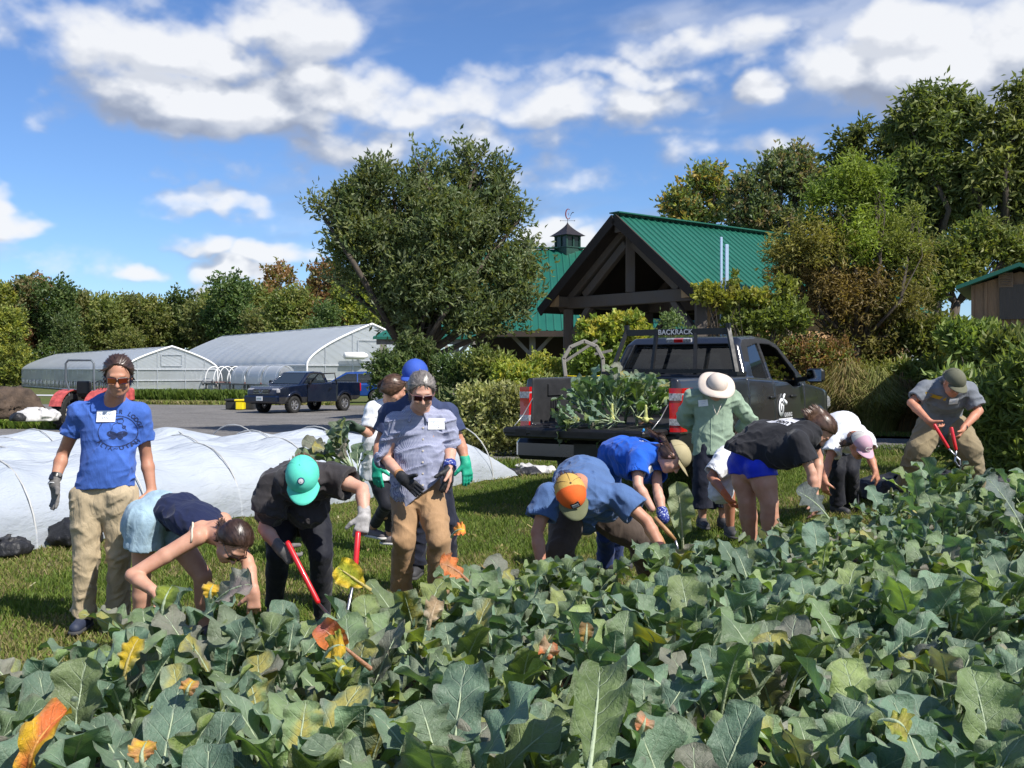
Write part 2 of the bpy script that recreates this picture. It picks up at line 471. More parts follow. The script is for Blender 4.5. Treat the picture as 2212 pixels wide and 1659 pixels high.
def surfnet(D, lo, h):
    D[0] = D[-1] = 1; D[:, 0] = D[:, -1] = 1; D[:, :, 0] = D[:, :, -1] = 1
    S = D < 0
    n = np.array(S.shape)
    cnt = np.zeros(n-1, np.int8)
    for dx in (0, 1):
        for dy in (0, 1):
            for dz in (0, 1):
                cnt += S[dx:n[0]-1+dx, dy:n[1]-1+dy, dz:n[2]-1+dz]
    act = np.nonzero((cnt > 0) & (cnt < 8)); N = len(act[0])
    ids = np.full(n-1, -1, np.int32); ids[act] = np.arange(N)
    C = np.stack(act, -1); cor = np.array([(a, b, c) for a in (0, 1) for b in (0, 1) for c in (0, 1)])
    val = np.stack([D[C[:, 0]+a, C[:, 1]+b, C[:, 2]+c] for a, b, c in cor], -1)
    acc = np.zeros((N, 3), np.float32); num = np.zeros(N, np.float32)
    for i in range(8):
        for j in range(i+1, 8):
            df = cor[j]-cor[i]
            if np.abs(df).sum() != 1: continue
            a, b = val[:, i], val[:, j]; m = (a < 0) != (b < 0)
            t = np.where(m, a/np.where(m, a-b, 1), 0)
            acc += np.where(m[:, None], cor[i]+df*t[:, None], 0); num += m
    V = lo+h*(C+acc/num[:, None])
    Qs = []
    for a in range(3):
        b, c = (a+1) % 3, (a+2) % 3
        s0 = [slice(None)]*3; s1 = [slice(None)]*3; s0[a] = slice(0, -1); s1[a] = slice(1, None)
        A, B = S[tuple(s0)], S[tuple(s1)]
        e = np.nonzero(A != B); inside = A[e]
        I = np.stack(e, -1)
        def cell(db, dc):
            J = I.copy(); J[:, b] -= db; J[:, c] -= dc; return ids[J[:, 0], J[:, 1], J[:, 2]]
        q = np.stack([cell(1, 1), cell(0, 1), cell(0, 0), cell(1, 0)], -1)
        q[~inside] = q[~inside][:, ::-1]
        Qs.append(q)
    Q = np.concatenate(Qs); Q = Q[(Q >= 0).all(1)]
    return V.astype(np.float32), Q

def folds(amp, dirs, scale=12., seed=0, sharp=2.2):
    """cloth creases running along dirs (list of (direction, weight)), strong in some places and absent in others"""
    def f(X):
        t = 0
        for k, (d, w) in enumerate(dirs):
            d = _n(d); al = (X @ d)
            Y = X-al[:, None]*d*.86            # stretch along the crease
            n = vnoise(Y*scale+seed*3.7+k*5.1)*.7+vnoise(Y*scale*2.1+seed*1.7+k)*.3
            n = np.clip(1-np.abs(2*n-1)*1.5, 0, 1)**sharp
            mk = ss(.38, .62, vnoise(X*5.5+seed*2.3+k*9.1))
            t = t-w*amp*n*(.25+.75*mk)
        return t+amp*.2
    return f
# ------------------------------------------------------------------ ground, lawn, road
def ground_material():
    m, t, b = new_mat('ground_turf'); co = objco(t)
    big = t.noise(co, .35, 4); mid = t.noise(co, 3.0, 5, .65); fine = t.noise(co, 40, 4, .7)
    c = t.ramp(mid, [(.3, (.06, .09, .022)), (.55, (.10, .135, .035)), (.75, (.17, .17, .06))])
    c = t.mix(t.maprange(big, .42, .62), c, (.115, .105, .05))
    c = t.mix(.6, c, t.mix(1.0, c, t.ramp(fine, [(.25, .35), (.7, 1.5)]), 'MULTIPLY'))
    t.put(b.inputs['Base Color'], c); b.inputs['Roughness'].default_value = .95; b.inputs['Specular IOR Level'].default_value = .1
    t.put(b.inputs['Normal'], t.bump(fine, .8, .03)); return m
def sheet(name, xs, ys, mt, dz=0.0, mask=None, bumpy=0.0):
    X, Y = np.meshgrid(xs, ys, indexing='ij'); Z = ground(X, Y)+dz
    if bumpy: Z = Z+bumpy*(fbm(np.stack([X*3, Y*3, X*0], -1), 4)-.5)
    V = np.stack([X, Y, Z], -1).reshape(-1, 3); nx, ny = len(xs), len(ys)
    i, j = np.meshgrid(np.arange(nx-1), np.arange(ny-1), indexing='ij')
    Q = np.stack([i*ny+j, (i+1)*ny+j, (i+1)*ny+j+1, i*ny+j+1], -1).reshape(-1, 4)
    if mask is not None:
        c = V[Q].mean(1); Q = Q[mask(c[:, 0], c[:, 1])]
    o = mesh_np(name, V, Q, mt); return tag(o, kind='structure')
def graded(a, b, near, step, far):
    v = list(np.arange(-near, near+.001, step)); s = step; x = near
    while x < far: s *= 1.25; x += s; v.append(x); v.insert(0, -x)
    return np.array(v)+0*a
ys = list(np.arange(-6, 26, .4)); s_ = .4; y_ = ys[-1]
while y_ < 900: s_ *= 1.2; y_ += s_; ys.append(y_)
sheet('ground', graded(0, 0, 12, .4, 700), np.array(ys), ground_material())

def strip(name, near, far, mt, dz, n=60, m=14):
    """sheet between two polylines (same count)"""
    def samp(pl, k):
        pl = np.array(pl, float); d = np.r_[0, np.cumsum(np.linalg.norm(np.diff(pl, axis=0), axis=1))]; d /= d[-1]
        t = np.linspace(0, 1, k); return np.stack([np.interp(t, d, pl[:, 0]), np.interp(t, d, pl[:, 1])], -1)
    A, B = samp(near, n), samp(far, n); t = np.linspace(0, 1, m)[None, :, None]
    for E in (A, B): E[:, 1] += (fbm(np.stack([E[:, 0]*.9, E[:, 1]*.9, E[:, 0]*0], -1), 3)-.5)*.5
    Pn = A[:, None]*(1-t)+B[:, None]*t
    Z = ground(Pn[..., 0], Pn[..., 1])+dz
    V = np.concatenate([Pn, Z[..., None]], -1).reshape(-1, 3)
    i, j = np.meshgrid(np.arange(n-1), np.arange(m-1), indexing='ij')
    Q = np.stack([i*m+j, (i+1)*m+j, (i+1)*m+j+1, i*m+j+1], -1).reshape(-1, 4)
    return tag(mesh_np(name, V, Q, mt), kind='structure')
def gravel_mat():
    m, t, b = new_mat('gravel'); co = objco(t)
    v = t.new('ShaderNodeTexVoronoi'); t.put(v.inputs['Vector'], co); v.inputs['Scale'].default_value = 26
    n = t.noise(co, .6, 5, .7); f = t.noise(co, 60, 3)
    c = t.ramp(n, [(.3, (.115, .108, .10)), (.6, (.17, .16, .15)), (.8, (.22, .205, .185))])
    c = t.mix(.6, c, t.mix(1.0, c, t.ramp(v.outputs['Color'], [(.1, .5), (.9, 1.6)]), 'MULTIPLY'))
    t.put(b.inputs['Base Color'], c); b.inputs['Roughness'].default_value = .95
    t.put(b.inputs['Normal'], t.bump(f, .7, .02)); return m
GRAVEL = gravel_mat()
strip('gravel_road', [(60, 13.5), (14, 16.8), (4, 17.9), (-2, 20.5), (-8, 22.5), (-30, 27)],
      [(60, 18), (14, 20.6), (5, 21.8), (-.5, 29), (-6, 50), (-40, 54)], GRAVEL, .014, 260, 40)
SOIL = mat('dark_soil', (.085, .058, .04), .95, var=.4, vscale=4, bump=.9, bscale=30, bdist=.03)
strip('soil_bed', [(-60, 27.5), (-20, 25.6), (-9, 23.2)], [(-60, 31), (-20, 29.5), (-9, 25.5)], SOIL, .012, 40, 10)
FIELD_SOIL = mat('field_soil', (.10, .066, .045), .95, var=.5, vscale=9, bump=1.0, bscale=24, bdist=.03)
def edge_y(x):   # far edge of the vegetable field
    return np.interp(x, [-8, -2.6, -1.95, -1.6, -.75, -.4, .3, 1.3, 2.6, 4.2, 9], [3.6, 3.8, 4.25, 5.0, 5.35, 5.9, 6.1, 7.4, 8.5, 9.2, 9.8])
sheet('field_soil', np.arange(-7, 9, .25), np.arange(-2, 11, .25), FIELD_SOIL, .02, lambda x, y: y < edge_y(x)+.1, .06)

# rows of low crops beyond the road
LEAFY = {}
def leaf_mat(name, tr=.42, rough=.5, gloss=.35):
    """leaf surface: pigment from the mesh, thin so light passes"""
    m, t, b = new_mat(name)
    at = t.new('ShaderNodeAttribute'); at.attribute_name = 'pigment'
    oi = t.new('ShaderNodeObjectInfo')
    hs = t.new('ShaderNodeHueSaturation'); t.put(hs.inputs['Color'], at.outputs['Color'])
    t.put(hs.inputs['Hue'], t.maprange(oi.outputs['Random'], 0, 1, .49, .51)); t.put(hs.inputs['Value'], t.maprange(oi.outputs['Random'], 0, 1, .85, 1.12))
    c = hs.outputs[0]
    t.put(b.inputs['Base Color'], c); b.inputs['Roughness'].default_value = rough; b.inputs['Specular IOR Level'].default_value = gloss
    tl = t.new('ShaderNodeBsdfTranslucent'); t.put(tl.inputs[0], t.mix(1.0, c, (1.25, 1.3, .6), 'MULTIPLY'))
    mx = t.new('ShaderNodeMixShader'); mx.inputs[0].default_value = tr
    t.l.new(b.outputs[0], mx.inputs[1]); t.l.new(tl.outputs[0], mx.inputs[2]); t.l.new(mx.outputs[0], t.n['Material Output'].inputs[0])
    return m
LEAFM = leaf_mat('tree_leaf'); GRASSM = leaf_mat('grass_blade', .3, .65, .2)

def leaf_cloud(pos, dirs, length, width, cols, rng, curl=.25):
    """kite shaped leaves, two quads folded along the rib. returns V,Q,col"""
    n = len(pos); d = dirs/np.linalg.norm(dirs, axis=1, keepdims=True)
    a = rng.normal(size=(n, 3)); s = np.cross(d, a); s /= np.linalg.norm(s, axis=1, keepdims=True)+1e-9; w = np.cross(s, d)
    L = length[:, None]; W = width[:, None]
    p0 = pos; p1 = pos+d*L*.45+s*W*.5+w*W*curl; p2 = pos+d*L-w*L*.12; p3 = pos+d*L*.45-s*W*.5+w*W*curl; pm = pos+d*L*.5
    V = np.stack([p0, p1, p2, p3], 1).reshape(-1, 3)
    Q = np.arange(n*4).reshape(-1, 4)
    return V, Q, np.repeat(cols, 4, axis=0)

def blades(name, region, n, hgt, cols, rng, mt, wid=.006, kind='stuff', lean=.5, zf=None):
    """region: (x,y) arrays"""
    x, y = region; n = len(x); z = ground(x, y)+(zf(x, y) if zf else 0)
    h = hgt*(.5+rng.rand(n)); a = rng.rand(n)*2*PI; w = wid*(.7+.6*rng.rand(n)); le = lean*rng.rand(n)*h; b = rng.rand(n)*2*PI
    dx, dy = np.cos(a)*w, np.sin(a)*w
    p0 = np.stack([x-dx, y-dy, z], -1); p1 = np.stack([x+dx, y+dy, z], -1)
    p2 = np.stack([x+dx*.5+np.cos(b)*le, y+dy*.5+np.sin(b)*le, z+h], -1); p3 = np.stack([x-dx*.5+np.cos(b)*le, y-dy*.5+np.sin(b)*le, z+h*.93], -1)
    V = np.stack([p0, p1, p2, p3], 1).reshape(-1, 3); Q = np.arange(n*4).reshape(-1, 4)
    ci = cols[rng.randint(0, len(cols), n)]*(.8+.4*rng.rand(n, 1)); c = np.concatenate([ci, np.ones((n, 1))], 1)
    o = mesh_np(name, V, Q, mt, attrs={'pigment': np.repeat(c, 4, axis=0)}); o['kind'] = kind
    return o
rng = np.random.RandomState(3)
def scatter(n, x0, x1, y0, y1, keep, pw=1.6):
    u = rng.rand(n); y = y0+(y1-y0)*u**pw
    hw = y*.52+.4; x = (rng.rand(n)*2-1)*hw; x = np.clip(x, x0, x1); k = keep(x, y) & (x > x0) & (x < x1)
    return x[k], y[k]
def cover_front(x): return 17.3 + (x-.25)*1.52      # near edge of the row covers
GCOL = np.array([(.125, .18, .028), (.095, .145, .022), (.17, .205, .045), (.20, .19, .065), (.11, .16, .035), (.24, .20, .10)])
# patches: greener and straw-coloured areas come from two sowings
gx, gy = scatter(330000, -7, 7, 4.2, 19, lambda x, y: (y > edge_y(x)-.1) & ((y < cover_front(x)+.3) | (x > .4)), 1.25)
pn = fbm(np.stack([gx*1.2, gy*1.2, gx*0], -1), 3)
k = pn < .5
blades('lawn_grass', (gx[k], gy[k]), 0, .042, GCOL[[0, 1, 4, 2]], rng, GRASSM, .0045, lean=1.1)['label'] = 'short green mown grass of the lawn'
blades('dry_lawn_grass', (gx[~k], gy[~k]), 0, .036, GCOL[[2, 3, 0, 5]]*np.array([1.02, .98, 1]), rng, GRASSM, .0045, lean=1.3)['label'] = 'yellowish worn grass patches of the lawn'
# straw lying between the rows, leaf litter on the lawn
sx_, sy_ = scatter(26000, -6, 8, 1.8, 10, lambda x, y: y < edge_y(x)+.15, 1.2)
o_ = blades('straw_mulch', (sx_, sy_), 0, .05, np.array([(.34, .24, .13), (.24, .16, .09), (.42, .32, .18)]), rng, GRASSM, .003, lean=2.6, zf=lambda x, y: .03+0*x); o_['label'] = 'straw and dead stalks on the soil between the broccoli'
sx_, sy_ = scatter(900, -6, 7, 4.5, 18, lambda x, y: (y > edge_y(x)) & ((y < cover_front(x)) | (x > .6)), 1.1)
o_ = blades('leaf_litter', (sx_, sy_), 0, .03, np.array([(.42, .36, .16), (.30, .22, .12), (.5, .46, .3)]), rng, GRASSM, .012, lean=2.2, zf=lambda x, y: .025+0*x); o_['label'] = 'dry leaf scraps scattered on the lawn'
# verges
gx, gy = scatter(60000, -9, 16, 16.8, 20, lambda x, y: (y < np.interp(x, [-9, -2, 4, 14], [22, 20.3, 17.9, 16.8])) & ((x > .6) | (y > 17.9)), 1)
gx2, gy2 = scatter(46000, 3, 17, 20.3, 24, lambda x, y: y > np.interp(x, [4, 14], [21.9, 20.7]), 1); gx = np.r_[gx, gx2]; gy = np.r_[gy, gy2]
blades('verge_grass', (gx, gy), 0, .07, GCOL, rng, GRASSM, .008, lean=.8)['label'] = 'grass verge along the gravel road'
# ------------------------------------------------------------------ row covers
def fabric_mat():
    m, t, b = new_mat('row_cover_fabric'); co = objco(t)
    n = t.noise(co, 1.1, 4, .6); w = t.noise(t.mapping(co, (1, 1, 1), rot=(0, 0, -1.0)), 5, 5, .6, .6)
    t.put(b.inputs['Base Color'], t.ramp(n, [(.3, (.44, .49, .56)), (.7, (.56, .60, .65))])); b.inputs['Roughness'].default_value = .7; b.inputs['Specular IOR Level'].default_value = .3
    w2 = t.noise(t.mapping(t.mapping(co, (1, 1, 1), rot=(0, 0, -.99)), (.5, 3.5, 1.2)), 3.2, 4, .6, .5); t.put(b.inputs['Normal'], t.bump(w, .4, .05, t.bump(w2, .55, .09)))
    tl = t.new('ShaderNodeBsdfTranslucent'); tl.inputs[0].default_value = (.6, .65, .7, 1)
    tr = t.new('ShaderNodeBsdfTransparent')
    a = t.new('ShaderNodeMixShader'); a.inputs[0].default_value = .16; t.l.new(b.outputs[0], a.inputs[1]); t.l.new(tl.outputs[0], a.inputs[2])
    geo = t.new('ShaderNodeNewGeometry'); s = t.new('ShaderNodeSeparateXYZ'); t.l.new(co, s.inputs[0])
    lw = t.new('ShaderNodeLayerWeight'); lw.inputs[0].default_value = .35
    low = t.maprange(s.outputs[2], .50, .10, .07, .42); f = t.m('MULTIPLY', low, t.m('SUBTRACT', 1.15, lw.outputs[1]), clamp=True)
    c = t.new('ShaderNodeMixShader'); t.put(c.inputs[0], f); t.l.new(a.outputs[0], c.inputs[1]); t.l.new(tr.outputs[0], c.inputs[2])
    t.l.new(c.outputs[0], t.n['Material Output'].inputs[0]); return m
FABRIC = fabric_mat(); HOOP = mat('hoop_wire', (.5, .5, .48), .5); DARKTARP = mat('black_weed_fabric', (.016, .016, .018), .55, var=.2, bump=.5, bscale=30, bdist=.02)
def row_covers():
    u = np.array((.55, .835)); u /= np.linalg.norm(u); nrm = np.array((-u[1], u[0]))
    sp = 1.42; hw = .80; H = .84
    end = np.array((.35, 17.4))
    kinds = ['nearest', 'second', 'third', 'fourth', 'fifth', 'sixth', 'seventh']
    for r in range(7):
        L = 9.6+1.5*r if r < 3 else 12.5
        e = end+nrm*(.62+sp*r); k = (17.5-e[1])/u[1]; e = e+u*k
        s0 = e-u*(L+1.5)
        na, nc = 150, 34
        A = np.linspace(0, 1, na); Cc = np.linspace(-1, 1, nc); Lt = L+1.5
        a, c = np.meshgrid(A*Lt, Cc, indexing='ij')
        prof = np.clip(1-np.abs(c)**2.0, 0, 1)**.62
        ph = (a/1.25+.3*r) % 1; sag = 1-.085*np.sin(PI*ph)**1.2
        p2 = np.stack([a*1.6, c*2.2+r*5, a*0], -1); wr = (fbm(p2, 4)-.5)
        endt = ss(0, 2.0, Lt-a)**.6
        Z = H*prof*sag*endt+.09*wr*(.3+prof)+.03*np.sin(a*9+c*5+r)*np.abs(c)-.03*np.abs(np.sin(a*2.1+c*1.3+wr*6))*prof
        W = hw*(1+.05*wr)+.03*np.sin(a*5+r)*(np.abs(c) > .9)
        X = s0[0]+u[0]*a+nrm[0]*c*W; Y = s0[1]+u[1]*a+nrm[1]*c*W; Z = np.maximum(Z, .012+.02*np.abs(wr))
        V = np.stack([X, Y, Z], -1).reshape(-1, 3)
        i, j = np.meshgrid(np.arange(na-1), np.arange(nc-1), indexing='ij')
        Q = np.stack([i*nc+j, (i+1)*nc+j, (i+1)*nc+j+1, i*nc+j+1], -1).reshape(-1, 4)
        base = Vector((float(s0[0]+u[0]*Lt/2), float(s0[1]+u[1]*Lt/2), 0))
        lab = 'long white fabric row cover over hoops, %s from the lawn' % kinds[r]
        root = thing('row_cover', lab, 'row cover', base, 0, 'white row covers behind the lawn')
        mesh_np('fabric', V, Q, FABRIC, root, True, base)
        if r < 4:
            k0 = 0; nh = 0
            while True:
                aa = (k0+1-.3*r)*1.25; k0 += 1
                if aa > Lt-.3: break
                if aa < 0: continue
                c0 = s0+u*aa; mb = MB()
                pts = [(c0[0]+nrm[0]*hw*.97*math.sin(th), c0[1]+nrm[1]*hw*.97*math.sin(th), max(0, H*.985*math.cos(th))) for th in np.linspace(-PI/2, PI/2, 17)]
                pts = [Vector(p) for p in pts]; mb.tube(pts, .009, 5, cap=False); mb.build('hoop', HOOP, root, True, base); nh += 1
        # crop under the cover
        if r < 2:
            n = 9000; aa = rng.rand(n)*Lt; cc = (rng.rand(n)*2-1)*.55; x = s0[0]+u[0]*aa+nrm[0]*cc; y = s0[1]+u[1]*aa+nrm[1]*cc
            o = blades('crop', (x, y), 0, .16, GCOL[[0, 1, 4]], rng, GRASSM, .02, lean=.8)
            o.parent = root; o.matrix_parent_inverse = Matrix.Translation(-base)
row_covers()
def lump(name, label, cat, c, r, m, seed=0, h=.02, flat=.5, amp=.05):
    S = SDF(); c = Vector(c); rr = random.Random(seed)
    for k in range(5):
        o = Vector((rr.uniform(-.6, .6)*r[0], rr.uniform(-.6, .6)*r[1], 0)); S.ell(c+o+Vector((0, 0, r[2]*.2)), (r[0]*.62, r[1]*.6, r[2]*rr.uniform(.6, 1)), k=.06)
    S.fold = folds(amp, [((1, .3, .3), 1), ((-.4, 1, .5), .8)], 7, seed); S.cut(c+Vector((0, 0, -.01)), (0, 0, -1))
    V, Q = S.mesh(h); o = mesh_np(name, V-np.array(c), Q, m); o.location = c; tag(o, label, cat); return o
WTARP = mat('white_plastic_sheet', (.62, .60, .58), .45, var=.2, vscale=8)
lump('sandbag', 'black fabric weight bag at the edge of the row cover, left edge', 'weight bag', P(0, 1190, 9.6), (.34, .18, .10), DARKTARP, 1)
lump('sandbag', 'black fabric weight bag behind the standing man in khaki', 'weight bag', P(150, 1172, 10.0), (.24, .15, .16), DARKTARP, 2)
lump('sandbag', 'black pleated weight bag behind the bent woman', 'weight bag', P(495, 1105, 12.3), (.55, .25, .16), DARKTARP, 3)
lump('sandbag', 'black weight bag right of the row covers by the truck', 'weight bag', P(1115, 1026, 16.9), (.36, .2, .10), DARKTARP, 4)
lump('compost_pile', 'brown compost heap at the far left beyond the row covers', 'compost heap', P(-8, 903, 24), (.8, .7, .58), SOIL, 5, .05, amp=.1)
lump('plastic_sheet', 'crumpled white plastic sheet beside the compost heap', 'plastic sheet', P(80, 908, 22.6), (.42, .3, .22), WTARP, 6, .025, amp=.08)
lump('black_plastic_bag', 'small black bag between compost heap and white sheet', 'bag', P(48, 908, 22.3), (.22, .2, .14), DARKTARP, 7, .025)
lump('white_netting', 'loose white netting at the right end of the row covers', 'netting', P(1150, 1020, 17.2), (.28, .2, .10), WTARP, 8, .02, amp=.06)
lump('black_landscape_fabric', 'black ground fabric bunched behind the broccoli on the right', 'ground fabric', G(P(1975, 1010, 11.2).x, 11.3)+Vector((0, 0, .02)), (.9, .4, .24), DARKTARP, 9, .03, amp=.1)

# ------------------------------------------------------------------ greenhouses
def poly_film(name, tint=(.66, .70, .75), tr=.12):
    m, t, b = new_mat(name); co = objco(t)
    t.put(b.inputs['Base Color'], t.ramp(t.noise(co, .5, 4), [(.3, tuple(x*.88 for x in tint)), (.7, tint)]))
    b.inputs['Roughness'].default_value = .32; b.inputs['Specular IOR Level'].default_value = .6
    tl = t.new('ShaderNodeBsdfTranslucent'); tl.inputs[0].default_value = (.7, .74, .78, 1); tp = t.new('ShaderNodeBsdfTransparent'); tp.inputs[0].default_value = (.9, .93, .95, 1)
    a = t.new('ShaderNodeMixShader'); a.inputs[0].default_value = .35; t.l.new(b.outputs[0], a.inputs[1]); t.l.new(tl.outputs[0], a.inputs[2])
    c = t.new('ShaderNodeMixShader'); c.inputs[0].default_value = tr; t.l.new(a.outputs[0], c.inputs[1]); t.l.new(tp.outputs[0], c.inputs[2])
    t.l.new(c.outputs[0], t.n['Material Output'].inputs[0]); return m
FILM = poly_film('greenhouse_film'); FILM2 = poly_film('greenhouse_side_film', (.62, .66, .68), .45); GALV = mat('galvanised_pipe', (.62, .64, .66), .4, .5, var=.1)
WHITEPIPE = mat('white_pipe', (.85, .85, .85), .4, var=.05)
def greenhouse(label, near, dirv, L, hw, H, eave, nbow, side_open, zb=0):
    n = Vector((near[0], near[1], 0)); d = Vector((dirv[0], dirv[1], 0)).normalized(); w = Vector((d.y, -d.x, 0))   # w points to the far right side
    if w.x < 0: w = -w
    root = thing('greenhouse', label, 'greenhouse', n+Vector((0, 0, zb)))
    def prof(k=28):
        out = []
        for i in range(k+1):       # gothic arch from ridge to eave on one side
            t = i/k; x = hw*(math.sin(t*PI/2))**.92; z = eave+(H-eave)*(1-t**1.22*1.0) if t < 1 else eave
            zz = eave+(H-eave)*(1-(x/hw)**1.05)*.72+(H-eave)*.28*math.sqrt(max(0, 1-(x/hw)**4))
            out.append((x, zz))
        return out
    pr = prof(); full = [(-x, z) for x, z in reversed(pr)]+pr[1:]
    def W(a, x, z): return n+d*a+w*x+Vector((0, 0, z+zb))
    def skin_(name, a0, a1, pts, m, sag=.02, na=None):
        na = na or nbow*4; V = []; k = len(pts)
        for i in range(na+1):
            a = a0+(a1-a0)*i/na; f = abs(math.sin(PI*(a/L*nbow)))
            for (x, z) in pts: V.append(W(a, x*(1-sag*.35*f), z-sag*f))
        Q = [(i*k+j, (i+1)*k+j, (i+1)*k+j+1, i*k+j+1) for i in range(na) for j in range(k-1)]
        return mesh_np(name, [tuple(v) for v in V], Q, m, root, True, wloc(root))
    skin_('roof_film', 0, L, full, FILM, .028)
    for sg in (-1, 1): skin_('side_film', 0, L, [(sg*hw, eave), (sg*hw*1.01, (eave*.45 if side_open else 0))], FILM2, .02, nbow)
    mb = MB()
    for i in range(nbow+1):
        a = L*i/nbow; mb.tube([W(a, -hw, 0)]+[W(a, x*.995, z-.035) for x, z in full[::3]]+[W(a, full[-1][0], full[-1][1]), W(a, hw, 0)], .035, 5)
        b = MB()
    mb.tube([W(0, 0, H), W(L, 0, H)], .04, 5)
    for sg in (-1, 1): mb.tube([W(0, sg*hw, eave), W(L, sg*hw, eave)], .05, 5); mb.tube([W(0, sg*hw, .1), W(L, sg*hw, .1)], .05, 5)
    if side_open:
        for i in range(nbow*3): mb.tube([W(L*i/(nbow*3), -hw, 0), W(L*i/(nbow*3), -hw, eave*.5)], .03, 4)
    mb.build('frame', GALV, root, True, wloc(root))
    # gable walls
    for a, nm in ((0, 'gable_wall'), (L, 'gable_wall')):
        V = [tuple(W(a, x, z)) for x, z in full]+[tuple(W(a, x, 0)) for x, z in full]; k = len(full)
        mesh_np(nm, V, [(j, j+1, k+j+1, k+j) for j in range(k-1)], FILM2, root, False, wloc(root))
    mb = MB()
    for x in (-hw*.72, -hw*.3, hw*.3, hw*.72):
        z = np.interp(abs(x), [q[0] for q in pr], [q[1] for q in pr]); mb.beam(W(-.05, x, 0), W(-.05, x, z), .05, .05)
    mb.beam(W(-.05, -hw, eave), W(-.05, hw, eave), .08, .10); mb.beam(W(-.05, -hw*.95, eave*.55), W(-.05, hw*.95, eave*.55), .06, .08)
    for x0, x1, z0, z1 in ((-hw*.22, hw*.22, eave*1.15, eave*1.15+(H-eave)*.5),):
        mb.beam(W(-.08, x0, z0), W(-.08, x1, z0), .06, .06); mb.beam(W(-.08, x0, z1), W(-.08, x1, z1), .06, .06); mb.beam(W(-.08, x0, z0), W(-.08, x0, z1), .06, .06); mb.beam(W(-.08, x1, z0), W(-.08, x1, z1), .06, .06)
    mb.build('gable_frame', GALV, root, False, wloc(root))
    mb = MB()
    for x, z in full[::1]: pass
    mb.tube([W(-.08, -hw, 0)]+[W(-.08, x, z+.03) for x, z in full[::2]]+[W(-.08, hw, 0)], .07, 6); mb.build('end_bow', WHITEPIPE, root, True, wloc(root))
    return root, W
dv = (-.56, .83)
g2, W2 = greenhouse('large plastic covered greenhouse with white end bow behind the navy pickup', (-9.1, 69.0), dv, 29, 4.5, 4.65, 2.0, 16, False)
g1, W1 = greenhouse('smaller plastic greenhouse with open sides at the far left', (-24.3, 76), dv, 40, 3.3, 3.35, 1.75, 22, True)
# door, heater and benches in front of the large greenhouse
mb = MB(); f = W2
mb.tube([f(-.14, 1.2+1.15*math.cos(a), 1.2+1.3*math.sin(a) if 0 <= a <= PI else 0) for a in np.linspace(0, PI, 13)], .05, 6); mb.build('arched_door_frame', GALV, g2, True, wloc(g2))
mb = MB(); c = f(-.6, -1.4, 2.6); mb.lathe(c, f(0, 1, 0)-f(0, 0, 0), [(.02, -.8), (.22, -.78), (.24, .5), (.12, .8), (.02, .82)], 14); mb.build('fan_heater', WHITEPIPE, g2, True, wloc(g2))
def bench(label, a, k):
    """growing bench with hoops along the long side of the large greenhouse"""
    c = W2(a, -5.9, 0); root = thing('growing_bench', label, 'bench', c, 0, 'benches with white hoops beside the large greenhouse')
    d = Vector((dv[0], dv[1], 0)).normalized(); w = Vector((-d.y, d.x, 0)); w = w if w.x < 0 else -w; Lb = 2.6
    o = Vector(c); mb = MB(); mb.beam(o-d*Lb/2+Vector((0, 0, .75)), o+d*Lb/2+Vector((0, 0, .75)), 1.2, .10); mb.build('bench_top', mat('grey_bench', (.16, .16, .16), .8), root, False, wloc(root))
    for s1 in (-1, 1):
        for s2 in (-1, 1): mb = MB(); q = o+d*s1*Lb*.42+w*s2*.5; mb.beam(q, q+Vector((0, 0, .70)), .09, .09); mb.build('leg', mat('grey_bench', (.2, .2, .2)), root, False, wloc(root))
    mb = MB(); mb.box(o+Vector((0, 0, .83)), (1.0, .7, .07), Matrix.Rotation(math.atan2(d.y, d.x), 3, 'Z')); mb.build('tray', mat('red_brown_trays', (.14, .05, .04), .8), root, False, wloc(root))
    mb = MB(); mb.box(o+w*.55+Vector((0, 0, .38)), (1.0, .03, .5), Matrix.Rotation(math.atan2(d.y, d.x), 3, 'Z')); mb.build('side_panel', mat('pale_panel', (.45, .46, .47), .7), root, False, wloc(root))
    for s1 in (-.5, .5):
        q = o+d*s1*Lb*.7; mb = MB(); mb.tube([q+w*.62*math.cos(a_)+Vector((0, 0, .78+1.15*math.sin(a_)**.8)) for a_ in np.linspace(0, PI, 15)], .035, 6); mb.build('hoop', WHITEPIPE, root, True, wloc(root))
    if k < 3:
        pts = [(math.cos(a_)*.64, .79+1.17*max(0, math.sin(a_))**.8) for a_ in np.linspace(0, PI, 15)]; V = []
        for s1 in (-.62, .62):
            for (x, z) in pts: V.append(tuple(o+d*s1*Lb*.8+w*x+Vector((0, 0, z))))
        mesh_np('cover_film', V, [(j, 15+j, 16+j, j+1) for j in range(14)], FILM, root, True, wloc(root))
ords = ['nearest the navy pickup', 'second from the navy pickup', 'third from the navy pickup', 'fourth from the navy pickup', 'fifth from the navy pickup', 'sixth from the navy pickup', 'seventh from the navy pickup', 'at the far left end']
for k in range(8): bench('grey growing bench under white hoops beside the large greenhouse, '+ords[k], 1.0+2.9*k, k)
